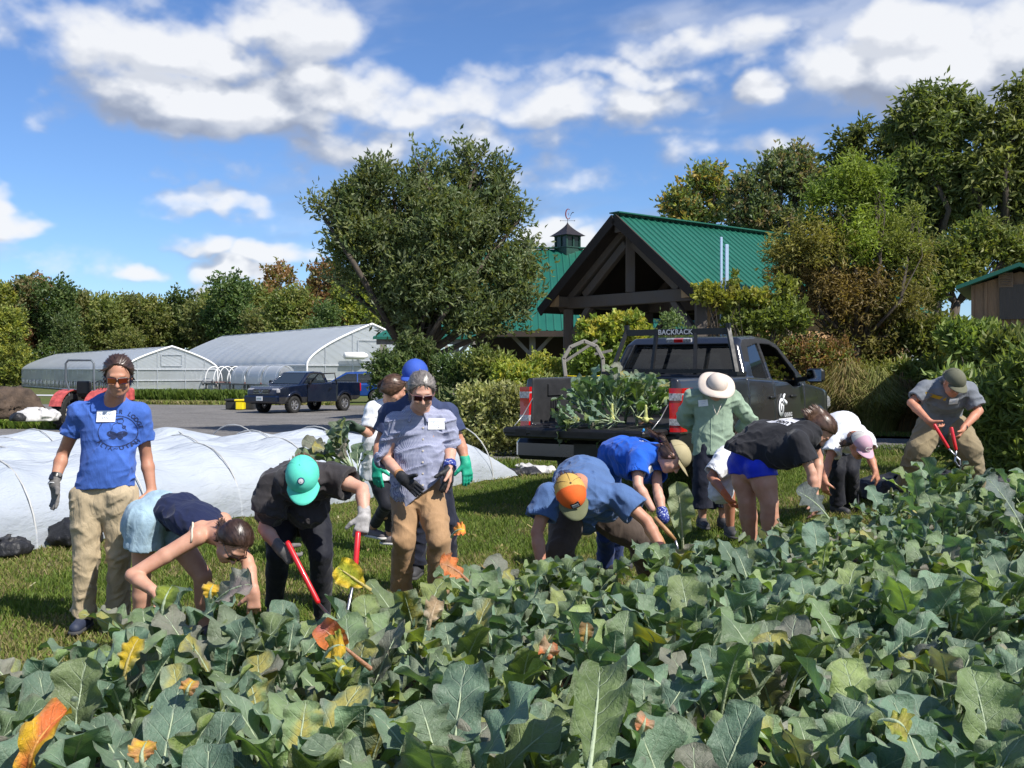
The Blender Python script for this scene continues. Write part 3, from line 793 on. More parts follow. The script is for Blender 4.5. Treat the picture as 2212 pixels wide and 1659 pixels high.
# low crops on the far beds
def crop_row(name, label, x0, y0, x1, y1, wd, n, h, cols):
    t = rng.rand(n); s = (rng.rand(n)-.5)*wd; dx, dy = x1-x0, y1-y0; l = math.hypot(dx, dy)
    x = x0+dx*t-dy/l*s; y = y0+dy*t+dx/l*s; o = blades(name, (x, y), 0, h, cols, rng, GRASSM, .06, lean=.9); o['label'] = label
crop_row('crop_bed', 'bright green low crop bed beyond the row covers at the left', -16, 32, -12.6, 31.5, 3.2, 9000, .22, GCOL[[0, 2, 1]]*1.25)
crop_row('crop_bed', 'dark green crop rows in front of the large greenhouse', -22, 62, -9.5, 57, 3.5, 12000, .42, GCOL[[1, 4, 0]]*.8)
crop_row('crop_bed', 'straw coloured bed edge between crops and gravel', -20, 54, -8.5, 51.5, 2.2, 7000, .12, GCOL[[3, 5, 2]])
mb = MB()
for k, (sx, sy) in enumerate(((-24, 66), (-30, 70))): pass
sheet2 = strip('white_ground_sheet', [(-34, 70), (-24, 66), (-17.5, 63)], [(-36, 74), (-25, 69.5), (-18, 65)], WTARP, .03, 20, 5)
# yellow totes
YEL_P = mat('yellow_plastic', (.80, .62, .01), .4, var=.05)
def tote(label, p, sx, lid):
    r = thing('storage_tote', label, 'storage tote', (p.x, p.y, 0)); mb = MB(); mb.box((p.x, p.y, .2), (sx, .5, .36), None, .04); mb.build('body', lid[0], r, False, wloc(r))
    mb = MB(); mb.box((p.x, p.y, .42), (sx+.08, .56, .08), None, .02); mb.build('lid', lid[1], r, False, wloc(r))
tote('black storage tote with yellow lid left of the yellow crate', P(506, 850, 45), .62, (BLACKT := mat('black_tote', (.02, .02, .02), .5), BLACKT))
tote('yellow plastic storage tote on the gravel', P(520, 852, 44.6), .34, (YEL_P, YEL_P)); tote('black tote with a yellow lid right of the yellow tote', P(536, 850, 45), .6, (BLACKT, YEL_P))

# ------------------------------------------------------------------ timber and metal
def timber(name, col, c2):
    m, t, b = new_mat(name); co = objco(t); g = t.noise(t.mapping(co, (14, 14, 1.4)), 3, 5, .65, .6); n = t.noise(co, 1.5, 4)
    t.put(b.inputs['Base Color'], t.mix(t.maprange(n, .35, .65), t.ramp(g, [(.3, tuple(x*.65 for x in col)), (.7, col)]), c2)); b.inputs['Roughness'].default_value = .85
    t.put(b.inputs['Normal'], t.bump(g, .5, .01)); return m
OLDWOOD = timber('weathered_timber', (.17, .125, .09), (.13, .11, .095)); GREYWOOD = timber('grey_timber', (.30, .28, .25), (.24, .22, .19)); NEWWOOD = timber('fresh_timber', (.52, .32, .16), (.42, .26, .13)); DARKWOOD = timber('dark_boards', (.05, .035, .026), (.03, .022, .018)); SHEDWOOD = timber('shed_boards', (.38, .22, .125), (.25, .155, .10))
def metal_roof(name='green_metal_roof', axis=0):
    m, t, b = new_mat(name); co = objco(t)
    t.put(b.inputs['Base Color'], t.ramp(t.noise(co, .8, 4), [(.3, (.011, .098, .066)), (.7, (.016, .125, .086))])); b.inputs['Roughness'].default_value = .42; b.inputs['Specular IOR Level'].default_value = .5
    return m
GREENM = metal_roof(); GREENDK = mat('dark_green_paint', (.014, .055, .038), .5)
def ribbed_plane(name, o, ex, ey, LX, LY, m, parent, pitch=.23, th=.03):
    """metal roof sheet: o corner, ex along ridge (ribs repeat), ey down slope; ribs run down the slope"""
    o, ex, ey = Vector(o), Vector(ex).normalized(), Vector(ey).normalized(); nz = ex.cross(ey).normalized(); nz = nz if nz.z > 0 else -nz
    xs = []; x = 0
    while x < LX-.01: xs += [(x, 0), (x+pitch*.70, 0), (x+pitch*.78, th), (x+pitch*.92, th)]; x += pitch
    xs.append((LX, 0)); xs = [(min(a, LX), h) for a, h in xs]
    V = []
    for (a, h) in xs: V += [o+ex*a+nz*h, o+ex*a+ey*LY+nz*h, o+ex*a-nz*.04, o+ex*a+ey*LY-nz*.04]
    Q = []
    for i in range(len(xs)-1):
        p, q = i*4, i*4+4; Q += [(p, p+1, q+1, q), (p+2, q+2, q+3, p+3), (p+1, p+3, q+3, q+1), (p, q, q+2, p+2)]
    n = (len(xs)-1)*4; Q += [(0, 2, 3, 1), (n, n+1, n+3, n+2)]
    return mesh_np(name, [tuple(v) for v in V], Q, m, parent, False, wloc(parent))

def pavilion():
    c = Vector((2.96, 26.65, 0)); e = Vector((.64, -.77, 0)).normalized(); r = Vector((.77, .64, 0)).normalized()   # e: along gable to the right, r: away along the ridge
    z = Vector((0, 0, 1)); root = thing('timber_pavilion', 'open timber framed pavilion with green metal gable roof', 'pavilion', c); off = wloc(root)
    hw = 2.28; L = 9.5; ov = .55; ew = 2.80; RZ, EZ = 5.52, 3.32
    sl = (Vector((0, 0, EZ-RZ))+e*ew); s1 = sl.normalized(); s2 = (Vector((0, 0, EZ-RZ))-e*ew).normalized(); SL = sl.length
    o = c-r*ov+z*RZ
    ribbed_plane('roof', o, r, s1, L+ov, SL, GREENM, root); ribbed_plane('roof', o+r*(L+ov)-e*.0, -r, s2, L+ov, SL, GREENM, root)
    mb = MB(); mb.beam(o+z*.05-r*.02, o+r*(L+ov)+z*.05, .34, .03); mb.build('ridge_cap', GREENM, root, False, off)
    mb = MB()
    for s in (s1, s2): mb.beam(o-r*.03-z*.10, o-r*.03+s*SL-z*.10, .05, .24, up=z)
    mb.build('barge_board', DARKWOOD, root, False, off)
    # roof decking (dark boards) under the metal
    for s in (s1, s2):
        mb = MB(); q0 = o-z*.12+r*.05; V = [q0, q0+s*SL*.99, q0+s*SL*.99+r*(L+ov-.1), q0+r*(L+ov-.1)]; dn = -z*.03
        mb.add([v for v in V]+[v+dn for v in V], [(0, 1, 2, 3), (7, 6, 5, 4), (0, 4, 5, 1), (1, 5, 6, 2), (2, 6, 7, 3), (3, 7, 4, 0)]); mb.build('roof_deck', DARKWOOD, root, False, off)
    def fr(k): return c+r*k
    post_top = 3.30
    for k, nm in ((0, 1), (3.1, 0), (6.2, 0), (9.0, 0)):
        b = fr(k)
        for s in (-1, 1): mb = MB(); p = b+e*hw*s; mb.beam(Vector((p.x, p.y, -.1)), p+z*post_top, .26, .26, bev=.015); mb.build('post', OLDWOOD, root, False, off)
        mb = MB(); mb.beam(b-e*(hw+.15)+z*3.46, b+e*(hw+.15)+z*3.46, .22, .30, bev=.012); mb.build('tie_beam', OLDWOOD, root, False, off)
        mb = MB(); mb.beam(b+z*3.62, b+z*5.25, .22, .24, bev=.01); mb.build('king_post', OLDWOOD, root, False, off)
        for s in (-1, 1):
            mb = MB(); mb.beam(b+e*s*1.62+z*3.62, b+e*s*.12+z*4.85, .16, .20, bev=.01); mb.build('strut', OLDWOOD, root, False, off)
            mb = MB(); mb.beam(b+e*s*(ew-.25)+z*(EZ-.02), b+e*s*.05+z*(RZ-.26), .20, .22, bev=.01); mb.build('rafter', OLDWOOD, root, False, off)
            mb = MB(); mb.beam(b+e*s*hw*.97+z*2.45, b+e*s*(hw-.85)+z*3.34, .15, .16, bev=.01); mb.build('knee_brace', OLDWOOD, root, False, off)
            if k < 8:
                mb = MB(); mb.beam(b+e*s*hw+r*.1+z*2.45, b+e*s*hw+r*.95+z*3.30, .14, .15, bev=.01); mb.build('knee_brace', OLDWOOD, root, False, off)
    for s in (-1, 1):
        mb = MB(); mb.beam(c-r*(ov-.08)+e*s*hw+z*3.48, c+r*(L-.2)+e*s*hw+z*3.48, .24, .28, bev=.01); mb.build('wall_plate', OLDWOOD, root, False, off)
        mb = MB(); mb.box(c-r*(ov-.05)+e*s*hw+z*3.50, (.10, .25, .30), Matrix.Rotation(math.atan2(r.y, r.x), 3, 'Z')); mb.build('plate_end', NEWWOOD, root, False, off)
    mb = MB(); mb.beam(c-r*(ov-.1)+z*5.22, c+r*L+z*5.22, .20, .26); mb.build('ridge_beam', OLDWOOD, root, False, off)
    mb = MB(); q = c+r*2+e*.75; mb.tube([q+z*4.6, q+z*3.95], .012, 5); mb.lathe(q+z*3.95, -z, [(.03, 0), (.05, .03), (.15, .13), (.15, .14)], 12); mb.build('pendant_lamp', mat('grey_lamp', (.35, .36, .36), .5), root, True, off)
    # plank wall closing the right bay
    mb = MB(); a = c+r*3.1+e*(hw+.0); 
    mb.beam(a-r*2.9+z*1.7, a+r*5.8+z*1.7, .05, 3.3); mb.build('plank_wall', NEWWOOD, root, False, off)
    mb = MB(); a = c+r*9.2; mb.beam(a-e*hw*.1+z*1.7, a+e*hw+z*1.7, .05, 3.2); mb.build('back_wall', DARKWOOD, root, False, off)
pavilion()

def barn():
    # long market barn behind; eave towards the camera
    root = thing('market_barn', 'large barn with green metal roof and cupola behind the big tree', 'barn', (4, 47, 0)); off = wloc(root); z = Vector((0, 0, 1))
    x0, x1 = -1.9, 12.5; ye, yr = 41.0, 48.0; EZ, RZ = 3.2, 7.12     # eave line y, ridge
    s = Vector((0, ye-yr, EZ-RZ)); s2 = Vector((0, yr-ye, EZ-RZ))
    ribbed_plane('roof', (x0, yr, RZ), (1, 0, 0), s, x1-x0, s.length, GREENM, root, .30); ribbed_plane('roof', (x0, yr, RZ), (1, 0, 0), s2, x1-x0, s2.length, GREENM, root, .30)
    mb = MB(); mb.box(((x0+x1)/2, yr, RZ+.06), (x1-x0, .4, .05)); mb.build('ridge_cap', GREENM, root, False, off)
    mb = MB(); mb.box(((x0+x1)/2, 43.4, 1.5), (x1-x0-.6, .2, 3.0)); mb.build('wall', DARKWOOD, root, False, off)
    for sx in (x0+.3, x1-.3): mb = MB(); mb.prism([(ye+2.5, 0), (2*yr-ye-2.5, 0), (2*yr-ye-2.5, EZ+.6), (yr, RZ-.25), (ye+2.5, EZ+.9)], sx-.05, sx+.05, lambda a, b, y: Vector((y, a, b))); mb.build('gable_wall', DARKWOOD, root, False, off)
    mb = MB(); mb.box(((x0+x1)/2, ye+.05, EZ-.12), (x1-x0, .10, .22)); mb.build('fascia', DARKWOOD, root, False, off)
    for k, px in enumerate((895, 985, 1150, 1290)):
        p = P(px, 800, 41.6); mb = MB(); mb.beam((p.x, p.y, 0), (p.x, p.y, EZ), .24, .24, bev=.01)
        mb.build('post', GREYWOOD, root, False, off)
        for sg in (-1, 1): mb = MB(); mb.beam((p.x, p.y, EZ-1.0), (p.x+sg*.85, p.y, EZ-.1), .14, .14); mb.build('brace', GREYWOOD, root, False, off)
    mb = MB(); mb.box((4.5, 42.6, .9), (6.5, .1, .5)); mb.build('counter', mat('pale_counter', (.4, .42, .40), .7), root, False, off)
    # cupola
    cp = P(1226, 560, 48.0); cx, cy = cp.x, 48.0; cb = RZ-.62; Rz = Matrix.Rotation(math.radians(38), 3, 'Z'); U = lambda x, y, zz: Vector((cx, cy, zz))+Rz @ Vector((x, y, 0))
    cu = thing('cupola', None, None, (cx, cy, cb)); cu.parent = root; cu.location = Vector((cx, cy, cb))-off; cu.scale = (.76, .76, .63); o2 = Vector((cx, cy, cb))
    mb = MB(); mb.box((cx, cy, cb+.55), (1.12, 1.12, 1.1), Rz); mb.box((cx, cy, cb+1.10), (1.22, 1.22, .07), Rz); mb.build('base', GREENDK, cu, False, o2)
    mb = MB(); mb.box((cx, cy, cb+1.5), (.98, .98, .74), Rz); mb.build('window_box', mat('dark_louvre', (.006, .022, .018), .3), cu, False, o2)
    mb = MB()
    for sx in (-1, 0, 1):
        for sy in (-1, 0, 1):
            if sx or sy: mb.box(U(sx*.51, sy*.51, cb+1.5), (.09, .09, .76), Rz)
    mb.box((cx, cy, cb+1.90), (1.14, 1.14, .06), Rz); mb.build('frame', GREENDK, cu, False, o2)
    mb = MB(); V = []; Q = []; lv = 9
    for i in range(lv):
        t = i/(lv-1); hwid = .72*(1-t)**1.45+.03*(1-t)+.012; zz = cb+1.93+.98*t
        for (sx, sy) in ((-1, -1), (1, -1), (1, 1), (-1, 1)): V.append(U(sx*hwid, sy*hwid, zz))
    for i in range(lv-1):
        for k in range(4): Q.append((i*4+k, i*4+(k+1) % 4, (i+1)*4+(k+1) % 4, (i+1)*4+k))
    Q.append((3, 2, 1, 0)); mb.add(V, Q); mb.build('cupola_roof', mat('weathered_copper', (.055, .045, .045), .45, .6), cu, False, o2)
    mb = MB(); top = cb+2.9; mb.tube([(cx, cy, top), (cx, cy, top+.30)], .02, 6); mb.tube([(cx-.42, cy, top+.14), (cx+.42, cy, top+.14)], .014, 5)
    mb.box((cx-.42, cy, top+.14), (.05, .01, .08)); mb.box((cx+.42, cy, top+.14), (.05, .01, .08)); mb.build('vane_rod', mat('grey_metal', (.18, .18, .2), .5, .5), cu, False, o2)
    mb = MB(); c = Vector((cx+.04, cy, top+.62)); pts = [c+Vector((.15*math.cos(a), 0, .36*math.sin(a))) for a in np.linspace(1.0, 5.6, 22)]; mb.tube(pts, [.018+.022*math.sin(PI*i/21) for i in range(22)], 6)
    mb.tube([c+Vector((.05, 0, .10)), c+Vector((.0, 0, 0)), c+Vector((.05, 0, -.1))], .014, 5); mb.build('letter_c_vane', mat('rust_red_vane', (.25, .035, .025), .5), cu, True, o2)
    mb = MB(); mb.tube([c+Vector((.12, 0, -.16)), c+Vector((.2, 0, .06)), c+Vector((.30, 0, .12)), c+Vector((.34, 0, .1))], [.012, .02, .045, .004], 6); mb.build('leaf_ornament', mat('dark_vane', (.03, .02, .03), .5), cu, True, o2)
    # side porch roof at the left
    p = P(812, 727, 36); q = P(900, 690, 38)
    r2 = thing('porch', 'small green roofed porch on a dark post at the left end of the barn', 'porch', (p.x+1, 37, 0)); o3 = wloc(r2)
    mb = MB(); a0 = Vector((p.x, 35.2, 2.78)); V = [a0, a0+Vector((3.4, 0, 0)), a0+Vector((3.4, 3.2, 1.1)), a0+Vector((1.35, 2.4, .95))]; mb.add(V+[v-z*.08 for v in V], [(0, 1, 2, 3), (7, 6, 5, 4), (0, 4, 5, 1), (1, 5, 6, 2), (2, 6, 7, 3), (3, 7, 4, 0)]); mb.build('roof', GREENM, r2, False, o3)
    mb = MB(); mb.beam((p.x+.32, 35.4, 0), (p.x+.32, 35.4, 2.72), .2, .2); mb.build('post', GREYWOOD, r2, False, o3)
    mb = MB(); mb.beam((p.x+.1, 35.4, 2.62), (p.x+3.4, 35.4, 2.62), .14, .18); mb.build('beam', GREYWOOD, r2, False, o3)
barn()

def shed():
    c = P(2160, 690, 19.5); root = thing('wooden_shed', 'brown board shed with green roof and louvred vent at the right edge', 'shed', (P(2083, 620, 19.5).x, 19.5, .32)); off = wloc(root)
    x0 = P(2083, 620, 19.5).x; zE = P(0, 618, 19.5).z; zR = P(0, 583, 19.5).z; xr = x0+.92
    mb = MB(); mb.prism([(x0+.12, .2), (2*xr-x0-.12, .2), (2*xr-x0-.12, zE), (xr, zR-.07), (x0+.12, zE)], 19.5, 22.5, lambda a, b, y: Vector((a, y, b))); mb.build('wall', SHEDWOOD, root, False, off)
    mb = MB()
    for k in range(8):
        x = x0+.14+k*.22
        if x < 2*xr-x0-.12: zt = np.interp(x, [x0, xr, 2*xr-x0], [zE-.03, zR-.12, zE-.03]); mb.box((x, 19.485, (.3+zt)/2), (.045, .03, zt-.3))
    mb.build('batten', SHEDWOOD, root, False, off)
    for sg in (-1, 1):
        s = Vector((sg*(xr-x0+.12), 0, zE-zR-.08)); mb = MB(); q = Vector((xr, 19.2, zR+.02)); V = [q, q+s, q+s+Vector((0, 3.5, 0)), q+Vector((0, 3.5, 0))]
        mb.add([v+Vector((0, 0, .05)) for v in V]+[v-Vector((0, 0, .02)) for v in V], [(0, 1, 2, 3), (7, 6, 5, 4), (0, 4, 5, 1), (1, 5, 6, 2), (2, 6, 7, 3), (3, 7, 4, 0)]); mb.build('roof', GREENM, root, False, off)
    mb = MB(); v0 = P(2168, 608, 19.44); mb.box(v0, (.24, .03, .26)); 
    for k in range(5): mb.box(v0+Vector((0, -.02, -.09+.045*k)), (.18, .02, .02), Matrix.Rotation(.5, 3, 'X'))
    mb.build('vent', mat('vent_wood', (.22, .14, .09), .8), root, False, off)
    mb = MB(); v0 = P(2180, 655, 19.45); mb.box(v0, (.42, .03, .62)); mb.build('door', timber('door_boards', (.12, .095, .08), (.09, .07, .06)), root, False, off); root.rotation_euler = (0, 0, math.radians(-27))
shed()
# pale uprights in front of the pavilion
PALE = mat('pale_blue_pvc', (.42, .55, .72), .35, var=.05)
for (x, y0, w, yb, lab) in ((1558, 512, .05, 700, 'tall thin pale blue post, taller of the two by the pavilion'), (1570, 528, .07, 665, 'shorter pale blue flat post right of the tall thin one')):
    p = P(x, y0, 22); mb = MB(); g = float(ground(p.x, 22)); mb.box((p.x, 22, (p.z+g)/2), (w, .04, p.z-g), None, .008)
    if w > .06: mb.box((p.x-.035, 22.03, P(0, 578, 22).z/2+.4), (.05, .03, P(0, 578, 22).z-1.2), None, .006)
    o = mb.build('pale_post', PALE, None, False); o.data.transform(Matrix.Translation((-p.x, -22, -g))); o.location = (p.x, 22, g); tag(o, lab, 'post')
# wooden ring arch
def arch():
    c = P(1260, 800, 20); root = thing('wooden_arch', 'weathered round wooden arch behind the truck bed', 'garden arch', (c.x, 20, float(ground(c.x, 20)))); off = wloc(root)
    pts = [P(1228, 870, 20), P(1222, 815, 20), P(1217, 775, 20), P(1232, 750, 20), P(1262, 737, 20), P(1288, 748, 20), P(1302, 775, 20), P(1304, 830, 20), P(1303, 880, 20)]
    for i in range(len(pts)-1): mb = MB(); mb.beam(pts[i]-(pts[i+1]-pts[i])*.06, pts[i+1]+(pts[i+1]-pts[i])*.06, .07, .085, up=(0, 1, 0), bev=.01); mb.build('arch_segment', GREYWOOD, root, False, off)
    for a, b in (((1222, 780), (1290, 735)), ((1285, 765), (1322, 757))): mb = MB(); mb.beam(P(*a, 20.4), P(*b, 20.3), .07, .05); mb.build('rail', GREYWOOD, root, False, off)
    mb = MB(); mb.tube([P(1225, 812, 19.9), P(1262, 814, 19.9), P(1302, 812, 19.9)], .012, 5); mb.build('yellow_rope', YEL_P, root, True, off)
arch()
# hops / vine trellis screen of reeds behind the truck cab
REED = timber('reed_screen', (.50, .34, .22), (.38, .26, .17))
# ------------------------------------------------------------------ trees and shrubs
def bark(name, col):
    m, t, b = new_mat(name); co = objco(t); g = t.noise(t.mapping(co, (1, 1, .25)), 14, 5, .7)
    t.put(b.inputs['Base Color'], t.ramp(g, [(.3, tuple(x*.5 for x in col)), (.7, col)])); b.inputs['Roughness'].default_value = .95
    t.put(b.inputs['Normal'], t.bump(g, .9, .03)); return m
BARK = bark('grey_brown_bark', (.10, .08, .06)); PALEBARK = bark('pale_twigs', (.24, .20, .15))
def crown(lobes, rg, ntw, nlf, tw_len, lf, pal, droop=0.0, aspect=.5, spread=.5, shell=.55, gaps=0.0):
    """lobes: [(centre, (rx,ry,rz), weight, palette index or None)] -> leaf arrays + twig points"""
    Vs, Qs, Cs, T = [], [], [], []; n0 = 0
    w = np.array([l[2]*np.prod(l[1])**(2/3) for l in lobes]); w = w/w.sum()
    for li, (c, r, wt, pi) in enumerate(lobes):
        r = np.maximum(np.array(r)-tw_len*.55, np.array(r)*.5); n = max(6, int(ntw*w[li])); d = rg.normal(size=(n, 3)); d /= np.linalg.norm(d, axis=1, keepdims=True)
        rad = shell+(1-shell)*rg.rand(n, 1)**.6
        bumpy = .70+.62*vnoise(d*3.1+li*3.1+rg.rand()*9)[:, None]
        p = np.array(c)+d*np.array(r)*rad*bumpy
        if gaps:
            k = fbm(p*1.1+li, 2) > gaps; p, d = p[k], d[k]; n = len(p)
        td = d*.7+np.array([0, 0, .75-droop])+rg.normal(size=(n, 3))*.45; td /= np.linalg.norm(td, axis=1, keepdims=True)
        T.append((np.array(c), p, td))
        clump = fbm(p*1.3+5, 2)[:, None]; 
        m = nlf; t = rg.rand(n, m, 1); q = p[:, None]+td[:, None]*t*tw_len*(.6+.8*rg.rand(n, 1, 1))+rg.normal(size=(n, m, 3))*tw_len*spread*.22
        ld = td[:, None]*.6+rg.normal(size=(n, m, 3))*.75+np.array([0, 0, .25-droop*1.2]); q = q.reshape(-1, 3); ld = ld.reshape(-1, 3)
        L = lf*(.65+.7*rg.rand(len(q))); P_ = np.array(pal if pi is None else pal[pi:pi+1])
        ci = P_[rg.randint(0, len(P_), n)] if pi is None else np.repeat(P_, n, 0)
        ci = ci*2.15*(.75+.5*clump)*(.85+.3*rg.rand(n, 1)); col = np.repeat(ci, m, 0)*(.85+.3*rg.rand(n*m, 1)); col = np.concatenate([col, np.ones((n*m, 1))], 1)
        V, Q, C = leaf_cloud(q, ld, L, L*aspect, col, rg); Vs.append(V); Qs.append(Q+n0); Cs.append(C); n0 += len(V)
    return np.concatenate(Vs), np.concatenate(Qs), np.concatenate(Cs), T
def wood(base, T, rg, r0, split, mb, nt=14, nsub=3, trunk_pts=None):
    base = Vector(base); top = Vector(split)
    mid = (base+top)/2+Vector((rg.uniform(-.1, .1), 0, 0))*(top-base).length*.5
    pts = trunk_pts or [base-Vector((0, 0, .1)), mid, top]; mb.tube(pts, [r0*(1.25-.45*i/(len(pts)-1)) for i in range(len(pts))], 9)
    for c, p, td in T:
        c = Vector(c); m1 = lerp(top, c, .5)+Vector(rg.normal(size=3))*.12*(c-top).length
        rr = r0*.5; mb.tube([top-Vector((0, 0, .1)), m1, c], [rr, rr*.75, rr*.45], 6)
        if len(p) == 0: continue
        for k in rg.randint(0, len(p), nt):
            q = Vector(p[k]); a = lerp(top, c, rg.uniform(.4, 1)); a = lerp(m1, c, rg.rand()); m2 = lerp(a, q, .55)+Vector(rg.normal(size=3))*.1*(q-a).length
            mb.tube([a, m2, q, q+Vector(td[k])*.25], [rr*.34, rr*.22, rr*.1, rr*.04], 4, cap=False)
def tree(name, label, cat, base, lobes, rg, ntw, nlf, tw_len, lf, pal, r0=.14, split=None, group=None, m=None, nt=14, barkm=None, **kw):
    base = Vector(base); V, Q, C, T = crown(lobes, rg, ntw, nlf, tw_len, lf, pal, **kw)
    root = thing(name, label, cat, base, 0, group); mesh_np('crown', V, Q, m or LEAFM, root, False, base, attrs={'pigment': C})
    if split is None:
        lo = min(l[0][2]-l[1][2]*.5 for l in lobes); cx = sum(l[0][0] for l in lobes)/len(lobes); cy = sum(l[0][1] for l in lobes)/len(lobes); split = (base.x*.6+cx*.4, base.y*.6+cy*.4, max(base.z+.3, lo))
    mb = MB(); wood(base, T, rg, r0, split, mb, nt); mb.build('trunk', barkm or BARK, root, True, base, recalc=False)
    return root
def LB(px, py, rx, ry, d, wt=1.0, pi=None, dep=None, dz=0):
    """lobe given by its place in the photo and its real distance"""
    c = P(px, py, d+dz); k = d/FPX; return (tuple(c), (rx*k, (dep if dep else (rx+ry)/2*k*.9), ry*k), wt, pi)
DKG = [(.045, .070, .022), (.060, .085, .028), (.038, .060, .020), (.075, .095, .035)]
MIDG = [(.078, .095, .026), (.095, .112, .030), (.064, .084, .022), (.118, .122, .036)]
YELG = [(.135, .15, .028), (.17, .175, .032), (.10, .13, .028), (.22, .195, .038)]
RUST = [(.13, .07, .035), (.11, .075, .03), (.15, .085, .045), (.09, .085, .03)]
WILL = [(.13, .16, .03), (.16, .18, .035), (.10, .13, .025), (.17, .15, .035)]
PEAR = [(.062, .082, .036), (.078, .092, .038), (.052, .068, .026), (.100, .112, .058), (.075, .080, .022)]
# the big broad tree in the middle, three stems
rg = np.random.RandomState(1); D = 27.0; b = P(900, 800, D); b.z = 0
big = [LB(770, 480, 75, 75, D), LB(850, 410, 95, 65, D), LB(760, 430, 55, 40, D, .7), LB(960, 430, 105, 85, D+.6), LB(1040, 390, 70, 55, D, .8), LB(1070, 470, 60, 70, D), LB(870, 520, 110, 80, D+.8), LB(1000, 560, 110, 80, D),
       LB(1100, 600, 65, 70, D-.4), LB(950, 640, 115, 65, D-.6), LB(1060, 670, 80, 45, D-.5), LB(850, 610, 85, 40, D+.5, .55), LB(740, 550, 50, 40, D, .7), LB(900, 350, 40, 26, D, .5), LB(1010, 345, 34, 28, D, .5), LB(700, 470, 36, 20, D, .4), LB(870, 690, 60, 40, D, .35), LB(1130, 540, 34, 40, D, .5), LB(1030, 350, 16, 26, D, .5), LB(925, 345, 14, 26, D, .5), LB(1085, 400, 22, 30, D, .5), LB(1125, 470, 14, 34, D, .5), LB(690, 440, 22, 16, D, .5), LB(790, 370, 18, 24, D, .5), LB(1150, 600, 26, 40, D, .5), LB(720, 600, 24, 18, D, .4), LB(930, 700, 90, 50, D-.6), LB(1020, 700, 90, 45, D-.7), LB(850, 650, 80, 50, D-.3), LB(780, 600, 60, 44, D-.2, .8), LB(920, 600, 110, 80, D-.8), LB(1110, 650, 60, 60, D-.5), LB(960, 500, 120, 90, D-.8), LB(800, 520, 80, 60, D-.5)]
t_ = tree('broad_tree', 'big round leafy tree with several stems standing left of the green roofed barn', 'tree', b, big, rg, 6200, 11, .50, .150, PEAR, .17, split=(b.x-.1, D, 1.9), shell=.25, nt=3, aspect=.40, gaps=.37)
mb = MB(); mb.tube([Vector((b.x+.45, D, 0)), P(930, 700, D), P(990, 620, D), P(1040, 520, D)], [.15, .13, .10, .05], 8); mb.build('stem', BARK, t_, True, b)
mb = MB(); mb.tube([Vector((b.x-.2, D+.2, 0)), P(865, 690, D), P(850, 600, D), P(820, 500, D)], [.16, .14, .10, .05], 8); mb.build('stem', BARK, t_, True, b)

# far treeline at the left, each tree of its own
rg = np.random.RandomState(2)
def far_proto(seed, pal, H=9.0, W=3.0):
    r_ = np.random.RandomState(seed); lobes = []
    for k in range(8):
        a = r_.rand()*6.28; q = r_.rand(); z = H*(.30+.62*q); rr = W*(.75-.45*q)*r_.uniform(.2, .8)
        lobes.append(((rr*math.cos(a), rr*math.sin(a), z), (W*r_.uniform(.36, .56), W*r_.uniform(.36, .56), H*r_.uniform(.12, .19)), 1, None))
    for k in range(3): lobes.append(((r_.uniform(-W*.5, W*.5), -W*.35, H*.16*(k+.6)), (W*.6, W*.5, H*.15), .8, None))
    return lobes
FP = []
for k, pal in enumerate((DKG, MIDG, [(.10, .11, .04), (.12, .12, .045), (.08, .095, .032)], RUST, YELG[:3]+MIDG[:2], [(.05, .075, .03), (.09, .08, .04), (.11, .085, .045)])):
    lob = far_proto(20+k, pal); t_ = tree('forest_tree', 'x', 'tree', (0, 0, 0), lob, rg, 1000, 9, .9, .30, pal, .2, split=(0, 0, 2.6), shell=.4, nt=8, aspect=.62); FP.append(t_)
kinds = ['dark green bushy tree', 'mid green leafy tree', 'olive green tree', 'reddish brown tree', 'yellow green tree', 'green tree tinged with bronze']
spots = [(-70, 585, 0, 92), (-20, 605, 4, 88), (40, 590, 5, 90), (85, 598, 3, 94), (130, 600, 0, 90), (180, 612, 2, 93), (232, 606, 1, 88), (285, 618, 2, 92), (335, 612, 1, 90), (385, 622, 0, 93), (425, 632, 2, 90), (462, 600, 1, 96),
         (500, 590, 0, 88), (548, 582, 1, 91), (592, 572, 3, 93), (640, 590, 1, 88), (682, 566, 3, 90), (725, 578, 5, 93), (772, 600, 4, 86), (825, 620, 0, 90), (880, 640, 1, 92), (10, 660, 4, 80), (150, 680, 0, 82), (270, 690, 1, 82), (560, 655, 2, 82), (690, 650, 0, 82), (-180, 596, 1, 92), (-290, 590, 5, 95), (-410, 600, 2, 90)]
used = set()
pos_words = {}
for n_, (px, top, k, d) in enumerate(spots):
    src = FP[k]
    if k not in used: o = src; used.add(k)
    else:
        o = src.copy(); scene.collection.objects.link(o)
        for ch in src.children: c = ch.copy(); scene.collection.objects.link(c); c.parent = o
    d += 30 if px < 600 else 14; h = (VH-top)/FPX*d+HC; x = (px-CX)/FPX*d
    o.location = (x, d, 0); s = h/9.4; o.scale = (s*rg.uniform(.95, 1.25), s*1.1, s); o.rotation_euler = (0, 0, rg.uniform(0, 6.28))
    where = ('above the smaller greenhouse' if px < 330 and top < 650 else 'behind the large greenhouse' if px < 700 else 'left of the big round tree') if px > 0 else 'at the left edge' if px > -100 else 'beyond the left edge'
    near = '' if top < 650 else 'shorter '
    nth = pos_words.setdefault((k, where, near), 0); pos_words[(k, where, near)] += 1
    ordw = ['', 'second from left, ', 'third from left, ', 'fourth from left, '][nth]
    o['label'] = (near+kinds[k]+' of the treeline, '+ordw+where)[:110]; o['group'] = 'trees of the far treeline'
